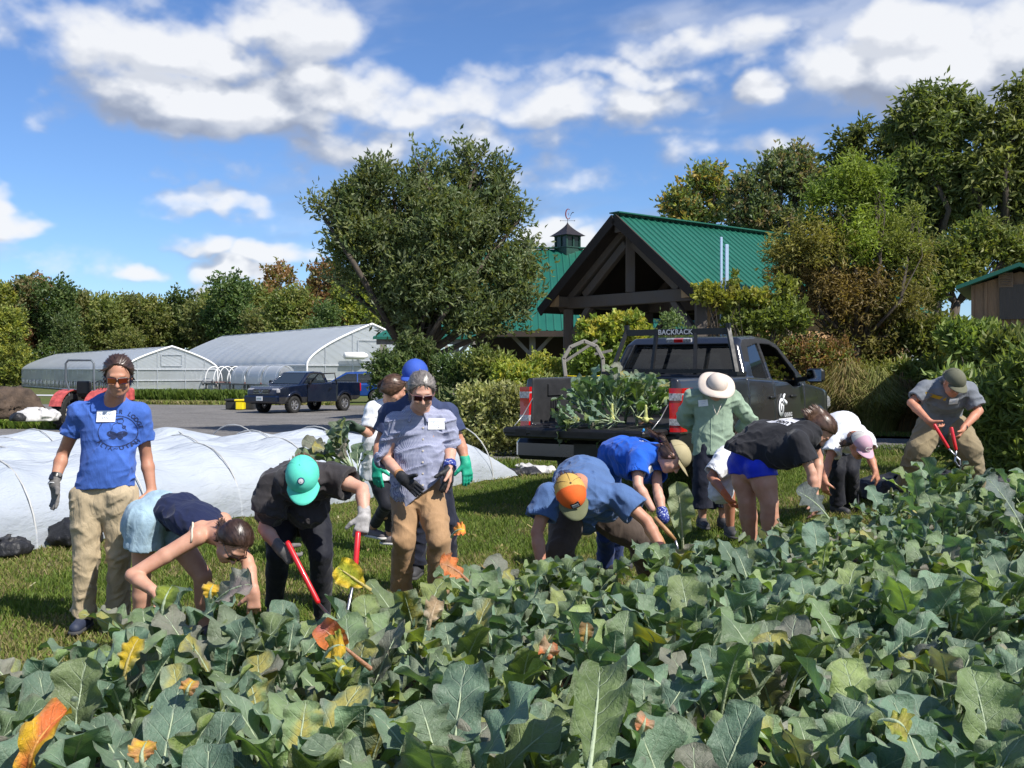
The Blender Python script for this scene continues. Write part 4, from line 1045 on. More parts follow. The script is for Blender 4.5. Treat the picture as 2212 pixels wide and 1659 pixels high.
# trees behind the pavilion and at the right
def right_tree(name, label, base_px, d, lobes, ntw, nlf, tl, lf, pal, r0, seed, **kw):
    r_ = np.random.RandomState(seed); x = (base_px-CX)/FPX*d; return tree(name, label, 'tree', (x, d, float(ground(x, d))), lobes, r_, ntw, nlf, tl, lf, pal, r0, **kw)
right_tree('tree', 'thin crowned yellowish green tree right behind the pavilion ridge', 1500, 42, [LB(1470, 450, 45, 40, 42), LB(1520, 400, 35, 40, 42), LB(1555, 440, 30, 55, 42), LB(1500, 480, 60, 30, 42), LB(1545, 385, 14, 30, 42, .5)], 520, 9, .6, .22, [(.09, .115, .04), (.14, .14, .035), (.07, .09, .04), (.17, .12, .04)], .16, 31, nt=14, shell=.35)
right_tree('tree', 'grey green tree between the thin yellowish tree and the willow', 1680, 40, [LB(1620, 430, 55, 55, 40), LB(1690, 380, 60, 50, 40), LB(1740, 400, 50, 60, 40), LB(1650, 480, 90, 50, 40), LB(1720, 350, 30, 35, 40, .6)], 1300, 9, .5, .19, [(.07, .09, .045), (.10, .11, .05), (.13, .10, .055), (.055, .075, .035)], .2, 32, nt=12, shell=.4)
AIL = [(.070, .088, .028), (.085, .102, .030), (.10, .112, .034), (.058, .074, .025)]
for k, (lab, bx, d, lob) in enumerate((
    ('tall tree with palm-like drooping leaf tufts, left of the three tallest', 1860, 36, [LB(1845, 300, 28, 24, 36), LB(1830, 345, 36, 30, 36), LB(1880, 330, 40, 40, 36), LB(1800, 370, 26, 20, 36, .7), LB(1870, 400, 60, 50, 36), LB(1930, 310, 36, 36, 36), LB(1905, 460, 60, 60, 36)]),
    ('tallest tree with drooping leaf tufts against the clouds', 2010, 34, [LB(1985, 225, 34, 28, 34), LB(2040, 215, 36, 26, 34), LB(1960, 260, 34, 34, 34), LB(2090, 240, 34, 30, 34), LB(2020, 290, 75, 60, 34), LB(1990, 380, 80, 70, 34), LB(2060, 420, 80, 80, 34), LB(1980, 500, 70, 60, 34), LB(2040, 540, 70, 50, 34, .5)]),
    ('tall bright green tree cut by the right edge', 2170, 33, [LB(2200, 215, 30, 24, 33), LB(2150, 280, 40, 40, 33), LB(2200, 300, 50, 70, 33), LB(2140, 380, 60, 70, 33), LB(2210, 430, 60, 80, 33), LB(2130, 480, 60, 50, 33, .6), LB(2190, 540, 70, 50, 33, .6), LB(2260, 380, 50, 120, 33)]))):
    right_tree('tall_tree', lab, bx, d, lob, 1500 if k else 900, 12, .55, .26, AIL if k < 2 else [(.092, .108, .034), (.12, .132, .04), (.075, .09, .03)], .24, 40+k, nt=7, droop=.55, aspect=.34, shell=.3, gaps=.40)
right_tree('willow', 'broad willow-like tree, yellow green above and rusty brown below, right of the pavilion', 1850, 24, [LB(1790, 450, 60, 60, 24, 1, 0), LB(1850, 400, 60, 50, 24, 1, 1), LB(1890, 430, 50, 60, 24, 1, 0), LB(1760, 540, 90, 70, 24, 1, 3), LB(1860, 520, 90, 80, 24, 1, 1), LB(1930, 540, 70, 70, 24, 1, 2), LB(1740, 620, 90, 60, 24, 1, 4), LB(1830, 640, 100, 70, 24, 1, 4), LB(1930, 650, 80, 70, 24, 1, 5), LB(1870, 720, 90, 50, 24, .7, 5), LB(1690, 560, 40, 50, 24, .6, 3), LB(1840, 372, 24, 24, 24, .5, 1), LB(1900, 385, 22, 30, 24, .5, 0), LB(1700, 470, 26, 22, 24, .5, 3), LB(1990, 560, 30, 40, 24, .6, 5), LB(1975, 470, 20, 30, 24, .5, 2)],
           4800, 10, .36, .125, [(.10, .14, .025), (.13, .165, .03), (.11, .125, .03), (.14, .13, .035), (.135, .10, .036), (.115, .105, .033)], .10, 50, nt=9, droop=.35, aspect=.28, shell=.15, gaps=.36)
right_tree('tree', 'dark leafy tree behind the shed roof', 2050, 27, [LB(2060, 560, 60, 50, 27), LB(2120, 520, 60, 50, 27, .8), LB(2000, 620, 60, 60, 27), LB(2080, 600, 60, 40, 27), LB(2190, 545, 60, 40, 27)], 1300, 9, .35, .14, MIDG, .14, 51, shell=.3)
# shrubs
def shrub(label, base_px, d, lobes, ntw, nlf, tl, lf, pal, seed, name='shrub', **kw):
    r_ = np.random.RandomState(seed); x = (base_px-CX)/FPX*d; kw.setdefault('shell', .2)
    g = float(ground(x, d)); low = min(lobes, key=lambda l: l[0][2]-l[1][2]); zc = (low[0][2]-low[1][2]*.6+g)/2
    if low[0][2]-low[1][2] > g+.15: lobes = lobes+[((sum(l[0][0] for l in lobes)/len(lobes), d, zc), (max(l[1][0] for l in lobes)*1.1, low[1][1]*1.1, max(.15, zc-g+.1)), .9, lobes[-1][3])]
    return tree(name, label, 'shrub', (x, d, float(ground(x, d))), lobes, r_, ntw, nlf, tl, lf, pal, kw.pop('r0', .05), split=(x, d, float(ground(x, d))+.35), **kw)
shrub('yellowing vine mound spilling over the fence behind the wooden arch', 1330, 21.5, [LB(1290, 720, 50, 34, 21.5), LB(1350, 705, 50, 28, 21.5), LB(1385, 740, 40, 40, 21.5), LB(1290, 780, 70, 60, 21.5, .8, 2)], 1100, 9, .16, .10, YELG, 60, aspect=.75)
shrub('yellow green vine climbing at the right corner of the pavilion', 1560, 21.8, [LB(1530, 640, 36, 22, 21.8, 1, 1), LB(1580, 650, 50, 22, 21.8), LB(1640, 655, 50, 22, 21.8), LB(1690, 620, 30, 16, 21.8, .8, 0), LB(1620, 700, 60, 36, 21.8, 1, 2), LB(1690, 690, 60, 46, 21.8, 1, 2), LB(1585, 610, 10, 36, 21.8, .3)], 1200, 9, .2, .10, [(.13, .15, .03), (.17, .18, .035), (.10, .13, .03), (.2, .19, .04)], 61, aspect=.8)
shrub('young locust bush with feathery leaflets under the pavilion beam', 1455, 19.5, [LB(1450, 700, 26, 26, 19.5), LB(1470, 740, 36, 30, 19.5), LB(1425, 740, 22, 18, 19.5), LB(1455, 780, 40, 40, 19.5)], 500, 9, .2, .075, [(.09, .13, .05), (.12, .16, .07), (.07, .10, .04)], 62, aspect=.4)
for k, (px, py, rx, ry, d, pal, lab) in enumerate((
    (900, 770, 50, 60, 24, DKG, 'dark pinnate leaved bush at the foot of the big tree'), (850, 800, 55, 50, 22.5, DKG, 'dark shrub between the blue car and the big tree'), (1000, 800, 60, 45, 23, DKG, 'dark green shrub behind the blue cap'), (1060, 790, 60, 40, 22.5, MIDG, 'glossy bright green bush right of the blue cap'),
    (1120, 815, 60, 40, 22, YELG, 'yellow green goldenrod clump in front of the barn'), (1180, 800, 50, 40, 22.3, YELG, 'yellow leaved clump just left of the wooden arch'), (1050, 860, 70, 36, 20.8, [(.16, .16, .07), (.13, .14, .06), (.19, .18, .09)], 'greyish green wild asters beyond the checked shirt woman'), (1120, 865, 60, 36, 20.6, [(.18, .18, .08), (.15, .16, .06)], 'pale seeding weeds left of the truck bed'),
    (1190, 850, 40, 40, 20.6, [(.13, .16, .04), (.17, .18, .06)], 'green weeds right behind the truck bed corner'))):
    shrub(lab, px, d, [LB(px-rx*.3, py, rx*.7, ry*.8, d), LB(px+rx*.4, py+6, rx*.6, ry*.7, d), LB(px, py+ry*.5, rx, ry*.5, d)], 700, 9, .22, .10, pal, 70+k, aspect=.5)
for k, (px, py, rx, ry, d, pal, lab, lf) in enumerate((
    (1700, 765, 80, 50, 24, RUST+MIDG, 'twiggy brown bush behind the truck cab', .09), (1780, 790, 70, 60, 23.6, RUST+MIDG[:1], 'brownish thicket above the truck hood', .085), (1880, 740, 90, 60, 24.5, MIDG+RUST[:1], 'mixed green and rust thicket left of the shed', .10),
    (2005, 730, 60, 50, 24, MIDG, 'leafy vine bush below the shed eave', .13), (2100, 745, 60, 40, 19, [(.11, .145, .04), (.085, .12, .03), (.14, .17, .05)], 'broad leaved vine tangle in front of the shed', .14), (2185, 780, 50, 50, 16.5, MIDG, 'tall shrub at the right edge', .14),
    (1900, 830, 70, 50, 23.2, [(.15, .15, .045), (.12, .13, .035)], 'olive weeds right of the truck mirror', .09), (1990, 840, 60, 60, 22.8, MIDG, 'shiny leaved shrub behind the man in the olive cap', .15), (2080, 900, 60, 90, 13.8, [(.082, .108, .028), (.108, .132, .036), (.13, .17, .055)], 'glossy shrub right behind the olive cap man', .15),
    (2170, 900, 60, 80, 13.0, [(.082, .108, .028), (.108, .132, .036), (.14, .18, .06)], 'large glossy shrub at the right edge beside the olive cap man', .16), (2235, 850, 40, 90, 12.6, [(.082, .108, .028), (.108, .132, .036)], 'tall glossy shrub cut by the right edge', .16))):
    shrub(lab, px, d, [LB(px-rx*.4, py-ry*.2, rx*.7, ry*.7, d), LB(px+rx*.4, py-ry*.1, rx*.7, ry*.8, d), LB(px, py+ry*.4, rx, ry*.6, d), LB(px+rx*.1, py+ry*.9, rx*.9, ry*.4, d, .6)], 1100, 8, .26, lf, pal, 90+k, aspect=.32 if k > 5 else .5, nt=16, barkm=PALEBARK)
# ornamental grass clumps
for k, (px, d, h, w, pal, lab) in enumerate(((1830, 23, 1.6, 1.1, [(.28, .25, .09), (.22, .22, .07), (.33, .26, .12)], 'tall feathery ornamental grass beside the truck hood'), (1890, 22.6, 1.45, .9, [(.20, .22, .06), (.28, .27, .10)], 'yellow green ornamental grass right of the truck'), (1945, 22.8, 1.3, .8, [(.33, .22, .10), (.26, .2, .09)], 'reddish seed head grass clump left of the olive cap man'))):
    n = 7000; x0 = (px-CX)/FPX*d; g = float(ground(x0, d)); a = rng.rand(n)*6.28; r = rng.rand(n)**.6; x = x0+np.cos(a)*r*w*.45; y = d+np.sin(a)*r*w*.45
    h_ = h*(.45+.65*rng.rand(n))*(1.12-.55*r); b_ = a+rng.normal(size=n)*.6; fx = np.cos(b_)*(.15+.85*rng.rand(n)*r)*h_*.95; fy = np.sin(b_)*(.15+.85*rng.rand(n)*r)*h_*.95; wd = .008+.006*rng.rand(n)
    sx, sy = -np.sin(a)*wd, np.cos(a)*wd
    L_ = [(0, 0, 1), (.45, .25, 1), (.85, .62, .8), (.84, 1.0, .2)]
    rows = []
    for (hz, f, ww) in L_:
        cx_, cy_, cz_ = x+fx*f, y+fy*f, g+h_*hz*(1.0 if f < 1 else .9); rows += [np.stack([cx_-sx*ww, cy_-sy*ww, cz_], -1), np.stack([cx_+sx*ww, cy_+sy*ww, cz_], -1)]
    V = np.stack(rows, 1).reshape(-1, 3); base = np.arange(n)[:, None]*8; Q = np.concatenate([base+np.array([[2*i, 2*i+1, 2*i+3, 2*i+2]]) for i in range(3)])
    c = np.array(pal)[rng.randint(0, len(pal), n)]*(.75+.5*rng.rand(n, 1)); c = np.concatenate([c, np.ones((n, 1))], 1)
    root = thing('ornamental_grass', lab, 'grass clump', (x0, d, g)); mesh_np('blades', V, Q, GRASSM, root, False, (x0, d, g), attrs={'pigment': np.repeat(c, 8, 0)})
# ------------------------------------------------------------------ vehicles
def carpaint(name, col, rough=.28, coat=.6, metal=.35):
    if name in MATS: return MATS[name]
    m, t, b = new_mat(name); co = objco(t)
    d = t.noise(co, 2.2, 5, .65); f = t.noise(co, 300, 2)
    c = t.mix(t.maprange(d, .45, .75, 0, .30), col, tuple(x*.8+.035 for x in col)); t.put(b.inputs['Base Color'], c)
    t.put(b.inputs['Roughness'], t.maprange(d, .3, .7, rough, rough+.18)); b.inputs['Metallic'].default_value = metal
    b.inputs['Coat Weight'].default_value = coat; b.inputs['Coat Roughness'].default_value = .08
    MATS[name] = m; return m
def poly_sdf(poly, X, Z):
    """signed distance to polygon (negative inside)"""
    d = np.full(X.shape, 1e9, np.float32); s = np.ones(X.shape, np.float32); n = len(poly)
    for i in range(n):
        ax, az = poly[i]; bx, bz = poly[i-1]; ex, ez = bx-ax, bz-az; wx, wz = X-ax, Z-az
        t = np.clip((wx*ex+wz*ez)/(ex*ex+ez*ez), 0, 1); dx, dz = wx-ex*t, wz-ez*t; d = np.minimum(d, dx*dx+dz*dz)
        c1 = Z >= az; c2 = Z < bz; c3 = ex*wz > ez*wx
        flip = (c1 & c2 & c3) | (~c1 & ~c2 & ~c3); s = np.where(flip, -s, s)
    return s*np.sqrt(d)
def smax(a, b, k):
    h = np.clip(.5-.5*(b-a)/k, 0, 1); return b*(1-h)+a*h+k*h*(1-h)
def smin_(a, b, k):
    h = np.clip(.5+.5*(b-a)/k, 0, 1); return b*(1-h)+a*h-k*h*(1-h)
def pickup(label, group_parts, loc, rz, sc, cfg):
    """body in local coordinates: x forward from the rear bumper face, y left, z up"""
    h = cfg['h']; L, HW = cfg['L'], cfg['HW']; paint = cfg['paint']
    root = thing('pickup_truck', label, 'pickup truck', loc, rz); root.scale = (sc, sc, sc)
    xs = np.arange(-.12, L+.12, h, dtype=np.float32); ysx = np.arange(-HW-.12, HW+.12, h, dtype=np.float32); zs = np.arange(.28, cfg['roof']+.1, h, dtype=np.float32)
    X, Z = np.meshgrid(xs, zs, indexing='ij'); nx, ny, nz = len(xs), len(ysx), len(zs)
    Y = np.abs(ysx)[None, :, None]; X3 = X[:, None, :]; Z3 = Z[:, None, :]
    rail, bed0, cab0, cab1 = cfg['rail'], .07, cfg['cab0'], cfg['cab1']
    low = poly_sdf(cfg['side'], X, Z)[:, None, :]
    half = HW*(1-.05*np.clip((Z3-1.0)/.5, 0, 1)**2-.05*np.clip((.85-Z3)/.4, 0, 1)**2)
    half = half-.16*np.clip((X3-(L-.75))/.75, 0, 1)**2-.015*np.clip((.5-X3)/.5, 0, 1)
    D = smax(low, (Y-half), .05)
    # fender flares
    for ax in (cfg['rear'], cfg['front']):
        rr = np.sqrt((X3-ax)**2+(Z3-cfg['wr'])**2); ring = np.abs(rr-(cfg['wr']+.115))-.045; fl = np.maximum(np.maximum(ring, Y-(half+.028)), (HW-.14)-Y); D = smin_(D, np.maximum(fl, Z3*-1+.45), .05)
    # cab
    cab = poly_sdf(cfg['cab'], X, Z)[:, None, :]
    ch = (HW-.06)-np.maximum(Z3-cfg['belt'], -.02)*cfg['tumble']; cabd = smax(cab, Y-ch, .07)
    D = smin_(D, cabd, .02)
    # hollow cabin, windows
    inner = poly_sdf(cfg['cab_in'], X, Z)[:, None, :]; D = np.maximum(D, -np.maximum(inner, Y-(ch-.055)))
    for w in cfg['side_win']:
        wd = poly_sdf(w, X, Z)[:, None, :]; D = np.maximum(D, -np.maximum(wd, .35-Y))
    (zr0, zr1, yw) = cfg['rear_win']; D = np.maximum(D, -(np.maximum(np.maximum(np.abs(Z3-(zr0+zr1)/2)-(zr1-zr0)/2, Y-(yw-(Z3-zr0)*cfg['tumble'])), X3-(cab0+.5))+X3*0) if True else D)
    ws = cfg['wind']; wd = poly_sdf(ws, X, Z)[:, None, :]; D = np.maximum(D, -np.maximum(wd, Y-(ch-.11)))
    # bed
    bw = HW-.15; bedd = np.maximum(np.maximum((bed0-.3)-X3, X3-(cab0-.10)), np.maximum(Y-bw, cfg['floor']-Z3))
    well = np.maximum(np.maximum(np.sqrt((X3-cfg['rear'])**2+(Z3-cfg['wr'])**2)-(cfg['wr']+.20), (bw-.2)-Y), Z3-cfg['floor']-.28)
    bedd = np.maximum(bedd, -well); D = np.maximum(D, -bedd)
    # wheel openings and underside
    for ax in (cfg['rear'], cfg['front']):
        rr = np.sqrt((X3-ax)**2+(Z3-cfg['wr'])**2)-(cfg['wr']+.075); D = np.maximum(D, -np.maximum(rr, (HW-.34)-Y))
    und = np.maximum(np.maximum(.35-X3, X3-(L-.5)), np.maximum(Y-(HW-.10), Z3-.60)); D = np.maximum(D, -und)
    # door gaps
    for xg in cfg['gaps']:
        g = np.maximum(np.abs(X3-xg)-.011, (half-.03)-Y); g = np.maximum(g, np.maximum(.62-Z3, Z3-cfg['belt']+.02)); D = np.maximum(D, -g)
    g = np.maximum(np.maximum(np.abs(X3-cab0+.03)-.014, .55-Z3), Z3-rail-.01+X3*0); D = np.maximum(D, -np.maximum(g, (half-.05)-Y))
    D = np.ascontiguousarray(np.broadcast_to(D, (nx, ny, nz)), dtype=np.float32).copy()
    V, Q = surfnet(D, np.array((xs[0], ysx[0], zs[0])), h)
    def pick(C): # dark plastic inside the bed / cabin
        x, y, z = C[:, 0], np.abs(C[:, 1]), C[:, 2]
        bed = (x > .02) & (x < cab0-.08) & (y < HW-.12) & (z > cfg['floor']-.05) & (z < rail-.025)
        cabn = (x > cab0+.06) & (x < cab1) & (y < HW-.14) & (z > .6) & (z < cfg['roof']-.04) & (poly_sdf(cfg['cab_in'], x, z) < .02)
        und = (z < .62)
        return np.where(bed, 1, np.where(cabn, 2, np.where(und, 1, 0)))
    body = mesh_np('body', V, Q, [paint, cfg['liner'], mat('dark_interior', (.012, .012, .013), .8)], root, True, None, pick(V[Q].mean(1)))
    def add(mb, name, m, par=None, smooth=False, recalc=True): return mb.build(name, m, par or root, smooth, None, recalc)
    gl = cfg['glass']
    def pane(name, poly, fy, m):
        """flat pane following the cab side"""
        from mathutils.geometry import tessellate_polygon
        for sg in fy:
            V_ = [(x, sg*((HW-.06)-(z-cfg['belt'])*cfg['tumble']-.022), z) for x, z in poly]; t_ = tessellate_polygon([[Vector((x, z, 0)) for x, z in poly]])
            mesh_np(name, V_, None, m, root, False, None, tri=[tuple(q) for q in t_])
    for k, w in enumerate(cfg['side_win']):
        e = [(x, z) for x, z in w]
        if cfg.get('open_front') and k == len(cfg['side_win'])-1: pane('side_window', e, (1,), gl)
        else: pane('side_window', e, (-1, 1), gl)
    y0 = yw-.0; y1 = yw-(zr1-zr0)*cfg['tumble']; xr = lambda z: cab0+.085+(z-zr0)*cfg['rslope']
    mesh_np('rear_window', [(xr(zr0), -y0, zr0), (xr(zr0), y0, zr0), (xr(zr1), y1, zr1), (xr(zr1), -y1, zr1)], [(0, 1, 2, 3)], gl, root, False)
    (xa, za), (xb, zb) = cfg['wind_line']; ya, yb = (HW-.17)-(za-cfg['belt'])*cfg['tumble'], (HW-.17)-(zb-cfg['belt'])*cfg['tumble']
    mesh_np('windshield', [(xa, -ya, za), (xa, ya, za), (xb, yb, zb), (xb, -yb, zb)], [(0, 1, 2, 3)], gl, root, False)
    rub = mat('tyre_rubber', (.018, .018, .018), .85, var=.3, bump=.5, bscale=50); rim = cfg['rim']
    for ax in (cfg['rear'], cfg['front']):
        for sg in (-1, 1):
            w = thing('wheel', None, None, (ax, sg*(HW-.13), cfg['wr'])); w.parent = root; del_empty(w)
            R = cfg['wr']; o = Vector((0, 0, 0)); n = Vector((0, sg, 0))
            mb = MB(); mb.lathe(o, n, [(R*.58, -.11), (R*.72, -.125), (R*.93, -.125), (R, -.095), (R, .095), (R*.93, .125), (R*.72, .125), (R*.58, .11), (R*.56, 0), (R*.58, -.11)], 36)
            for k in range(36):
                a = 2*PI*k/36; mb.box((math.cos(a)*(R+.004), 0, math.sin(a)*(R+.004)), (.022, .19, .016), Matrix.Rotation(-a+PI/2, 3, 'Y'))
            add(mb, 'tyre', rub, w, True)
            mb = MB(); mb.lathe(o, n, [(R*.60, .10), (R*.57, .115), (R*.54, .10), (R*.52, .02)], 30)
            for k in range(6):
                a = 2*PI*k/6; u = Vector((math.cos(a), 0, math.sin(a))); mb.beam(o+u*.04+n*.07, o+u*R*.56+n*.085, .062, .03, up=n)
            mb.lathe(o, n, [(.001, .10), (.06, .095), (.075, .07), (.075, .02)], 18); mb.lathe(o, n, [(R*.53, -.02), (R*.2, -.03)], 24); add(mb, 'rim', rim, w)
    return root, body, add
def del_empty(o):
    return o
def rr_poly(x0, z0, x1, z1): return [(x0, z0), (x1, z0), (x1, z1), (x0, z1)]
def arc_notch(ax, wr, r, z0, n=10):
    return [(ax+r*math.cos(a), max(z0, wr+r*math.sin(a))) for a in np.linspace(PI, 0, n)]

def grey_truck():
    a = math.radians(32.5); L, HW = 5.88, 1.0
    side = [(.0, .62), (.0, .80), (.03, 1.42), (2.08, 1.44), (2.12, 1.42), (4.15, 1.34), (4.6, 1.32), (5.5, 1.22), (5.82, 1.12), (5.88, .95), (5.86, .55), (5.6, .45), (.3, .50)]
    cab = [(2.13, .8), (2.11, 1.40), (2.26, 1.84), (2.42, 1.93), (3.0, 1.965), (3.5, 1.945), (3.78, 1.885), (4.52, 1.36), (4.52, .8)]
    cab_in = [(2.20, .8), (2.19, 1.38), (2.34, 1.80), (2.46, 1.88), (3.0, 1.91), (3.48, 1.89), (3.74, 1.83), (4.35, 1.38), (4.35, .8)]
    win = [[(2.42, 1.42), (2.40, 1.46), (2.56, 1.80), (2.98, 1.86), (3.00, 1.40)], [(3.08, 1.40), (3.06, 1.86), (3.46, 1.85), (3.70, 1.795), (4.12, 1.46), (4.16, 1.30), (3.85, 1.28), (3.6, 1.36)]]
    GLASS = glass_mat('tinted_glass', (.012, .014, .016), .03, .70)
    cfg = dict(h=.016, L=L, HW=HW, paint=carpaint('graphite_paint', (.030, .031, .035), .24, .7, .55), rail=1.44, cab0=2.11, cab1=4.5, belt=1.40, tumble=.36, roof=1.97, rear=1.20, front=4.88, wr=.41, floor=.89,
               side=side, cab=cab, cab_in=cab_in, side_win=win, rear_win=(1.46, 1.84, .78), rslope=.36, wind=[(3.80, 1.84), (3.95, 1.9), (4.65, 1.42), (4.44, 1.36), (4.2, 1.40)], wind_line=((3.80, 1.85), (4.46, 1.39)),
               gaps=(3.03, 4.28), liner=mat('bed_liner', (.022, .022, .024), .62, var=.2, bump=.4, bscale=120), glass=GLASS, rim=mat('machined_rim', (.30, .30, .31), .3, .8), open_front=True)
    # rear right corner of the bed at photo x 1470
    cx, cy = (1472-CX)/FPX*11.5, 11.5
    fx, fy = math.sin(a), math.cos(a); rz = math.atan2(fy, fx)
    sc = 1.02; ox, oy = cx-fy*(-HW)*-1*sc*1.0, cy
    # local (0,-HW) is the right rear corner: world = loc + R*(0,-HW)
    loc = Vector((cx-math.cos(rz-PI/2)*HW*sc, cy-math.sin(rz-PI/2)*HW*sc, .13))
    root, body, add = pickup('dark graphite pickup truck with open tailgate, black headache rack and broccoli in its bed', None, loc, rz, sc, cfg)
    BLK = mat('satin_black', (.006, .006, .007), .5, var=.2); CHR = mat('bright_trim', (.6, .6, .62), .15, 1.0, var=.05); REDL = mat('red_lens', (.55, .006, .008), .12, var=.1, coat=1.); CLR = mat('clear_lens', (.42, .42, .44), .12, var=.5, vscale=40, coat=1.); SH = carpaint('graphite_paint', None)
    # tailgate, lowered
    mb = MB(); mb.box((-.30, 0, .845), (.64, 1.72, .075), None, .02); mb.box((-.585, 0, .83), (.05, 1.68, .115), None, .02)
    tg = add(mb, 'tailgate', BLK)
    mb = MB()
    for k in range(7): mb.box((-.30, -.6+.2*k, .886), (.5, .03, .008))
    add(mb, 'tailgate_ribs', mat('tailgate_liner', (.02, .02, .022), .6), tg)
    mb = MB(); mb.box((-.615, 0, .835), (.012, 1.0, .035)); mb.box((-.615, .62, .835), (.012, .14, .07)); mb.box((-.615, -.62, .835), (.012, .14, .07)); add(mb, 'tailgate_edge_slots', mat('recess_black', (.004, .004, .004), .7), tg)
    for s in (-1, 1): mb = MB(); mb.tube([(.04, s*.86, 1.20), (-.2, s*.85, 1.0), (-.40, s*.84, .89)], .006, 5); add(mb, 'tailgate_cable', STEEL0, tg, True)
    # bumper
    mb = MB(); mb.box((-.10, 0, .62), (.26, 1.90, .24), None, .05); mb.box((-.10, 0, .755), (.22, 1.2, .03), None, .01); bp = add(mb, 'rear_bumper', SH)
    mb = MB(); mb.box((-.235, 0, .62), (.012, .34, .17)); add(mb, 'plate_recess', BLK, bp)
    mb = MB(); mb.box((-.18, 0, .44), (.25, .08, .08)); mb.box((-.05, 0, .44), (.2, .5, .06)); add(mb, 'hitch', BLK, bp)
    # tail lights
    for s in (-1, 1):
        lt = thing('taillight', None, None, (.0, s*(HW-.058), 1.08)); lt.parent = root
        y = s*(HW-.06)
        def seg(z0, z1, w0, w1, dx, m, nm):
            mb = MB(); o = (1.08)
            P8 = []
            for (z, w) in ((z0, w0), (z1, w1)):
                yi, yo = -w/2*1.0, w/2
                for xx in (-.035-dx, .27-(.1 if z < 1 else 0)-(.03 if m is CLR else 0)): P8 += [(xx, -s*w/2, z-o), (xx if xx > 0 else xx+.02, s*w/2, z-o)]
            for i, p in enumerate(P8): pass
            mb.add(P8, [(0, 1, 5, 4), (2, 6, 7, 3), (0, 4, 6, 2), (1, 3, 7, 5), (0, 2, 3, 1), (4, 5, 7, 6)]); mb.build(nm, m, lt, False)
        seg(.855, 1.32, .125, .145, -.004, REDL, 'red_lens'); seg(1.19, 1.265, .132, .145, .004, CLR, 'reverse_lens'); seg(.925, .995, .128, .136, .004, CLR, 'reverse_lens')
        mb = MB(); mb.box((.06, 0, -.235), (.2, .13, .018)); mb.build('chrome_trim', CHR, lt, False)
    # rack
    mb = MB(); xk = 2.02
    for s in (-1, 1):
        mb.beam((xk-.02, s*.86, 1.47), (xk+.12, s*.70, 2.03), .05, .045); mb.box((xk, s*.86, 1.47), (.34, .12, .05)); mb.box((xk+.12, s*.70, 2.05), (.06, .05, .10))
    mb.beam((xk+.115, -.72, 2.0), (xk+.115, .72, 2.0), .04, .08); 
    for s in (-.27, .27): mb.beam((xk+.02, s*1.1, 1.46), (xk+.11, s, 1.98), .045, .035)
    mb.beam((xk+.0, -.8, 1.50), (xk+.0, .8, 1.50), .04, .05); rk = add(mb, 'headache_rack', BLK)
    tv, tf = text_mesh('BACKRACK', .088, .0022, .001, space=1.05)
    V = [(xk+.082, -v[0]+.0, 2.0+(v[1]-.03)) for v in tv]; me = poly_mesh('lettering', V, tf, WHITEP, rk, (0, 0, 0))
    # third brake light
    mb = MB(); mb.box((2.23, 0, 1.895), (.05, .34, .045), Matrix.Rotation(-.3, 3, 'Y')); bl = add(mb, 'cargo_light', CLR); mb = MB(); mb.box((2.222, 0, 1.895), (.05, .12, .043), Matrix.Rotation(-.3, 3, 'Y')); add(mb, 'brake_lens', REDL, bl)
    # mirrors
    for s in (-1, 1):
        mb = MB(); mb.box((4.12, s*1.20, 1.44), (.13, .24, .20), None, .04); mb.beam((4.16, s*.94, 1.38), (4.14, s*1.1, 1.40), .08, .06); mr = add(mb, 'side_mirror', BLK)
        mb = MB(); mb.box((4.052, s*1.20, 1.44), (.006, .20, .16), None, .002); add(mb, 'mirror_glass', mat('mirror', (.5, .52, .55), .03, 1.0, var=.02), mr)
    mb = MB()
    for s in (-1, 1):
        for x in (2.88+.0, 3.72): mb = MB(); mb.box((x+.02, s*(HW+.012), 1.16), (.20, .03, .035), None, .01); add(mb, 'door_handle', BLK)
        mb = MB(); mb.box((3.2, s*(HW-.02), .42), (2.1, .16, .06), None, .02); add(mb, 'running_board', BLK)
        mb = MB(); mb.box((5.66, s*.80, 1.03), (.30, .26, .20), None, .04); add(mb, 'headlight', CLR)
    mb = MB(); mb.box((5.87, 0, .98), (.05, 1.25, .36), None, .03); add(mb, 'grille', BLK); mb = MB(); mb.box((5.9, 0, .62), (.16, 1.86, .24), None, .05); add(mb, 'front_bumper', CHR)
    for s in (-1, 1):
        mb = MB(); mb.box((3.15, s*.4, 1.0), (.5, .5, .3), None, .06); mb.box((2.9, s*.4, 1.32), (.16, .5, .62), Matrix.Rotation(-.2, 3, 'Y'), .05); mb.box((2.84, s*.4, 1.70), (.10, .28, .16), None, .04); add(mb, 'seat', mat('dark_seat', (.03, .03, .032), .8))
    mb = MB(); mb.box((4.2, 0, 1.2), (.4, 1.5, .3), None, .08); add(mb, 'dashboard', BLK); mb = MB(); mb.tube([(3.95+.05*math.sin(a_), .42+.18*math.cos(a_), 1.28+.18*math.sin(a_)) for a_ in np.linspace(0, 2*PI, 17)[:-1]], .013, 6, closed=True); add(mb, 'steering_wheel', BLK)
    mb = MB(); mb.box((3.0, 0, .56), (4.9, 1.2, .18)); mb.box((1.2, 0, .42), (.16, 1.7, .16)); mb.box((4.88, 0, .42), (.16, 1.7, .16)); add(mb, 'chassis', BLK)
    # bed side ribs
    for s in (-1, 1):
        mb = MB()
        for k in range(5): mb.box((.42+.05*k, s*(.842), 1.06), (.018, .02, .20))
        mb.box((.52, s*.842, 1.28), (.36, .02, .13)); add(mb, 'bed_pocket', mat('bed_liner', None))
    # door sign: white round fruit mark and lettering
    y = -(HW+.008); mb = MB()
    def W(x, z, o=0): return (3.24+x, y-o, 1.02+z)
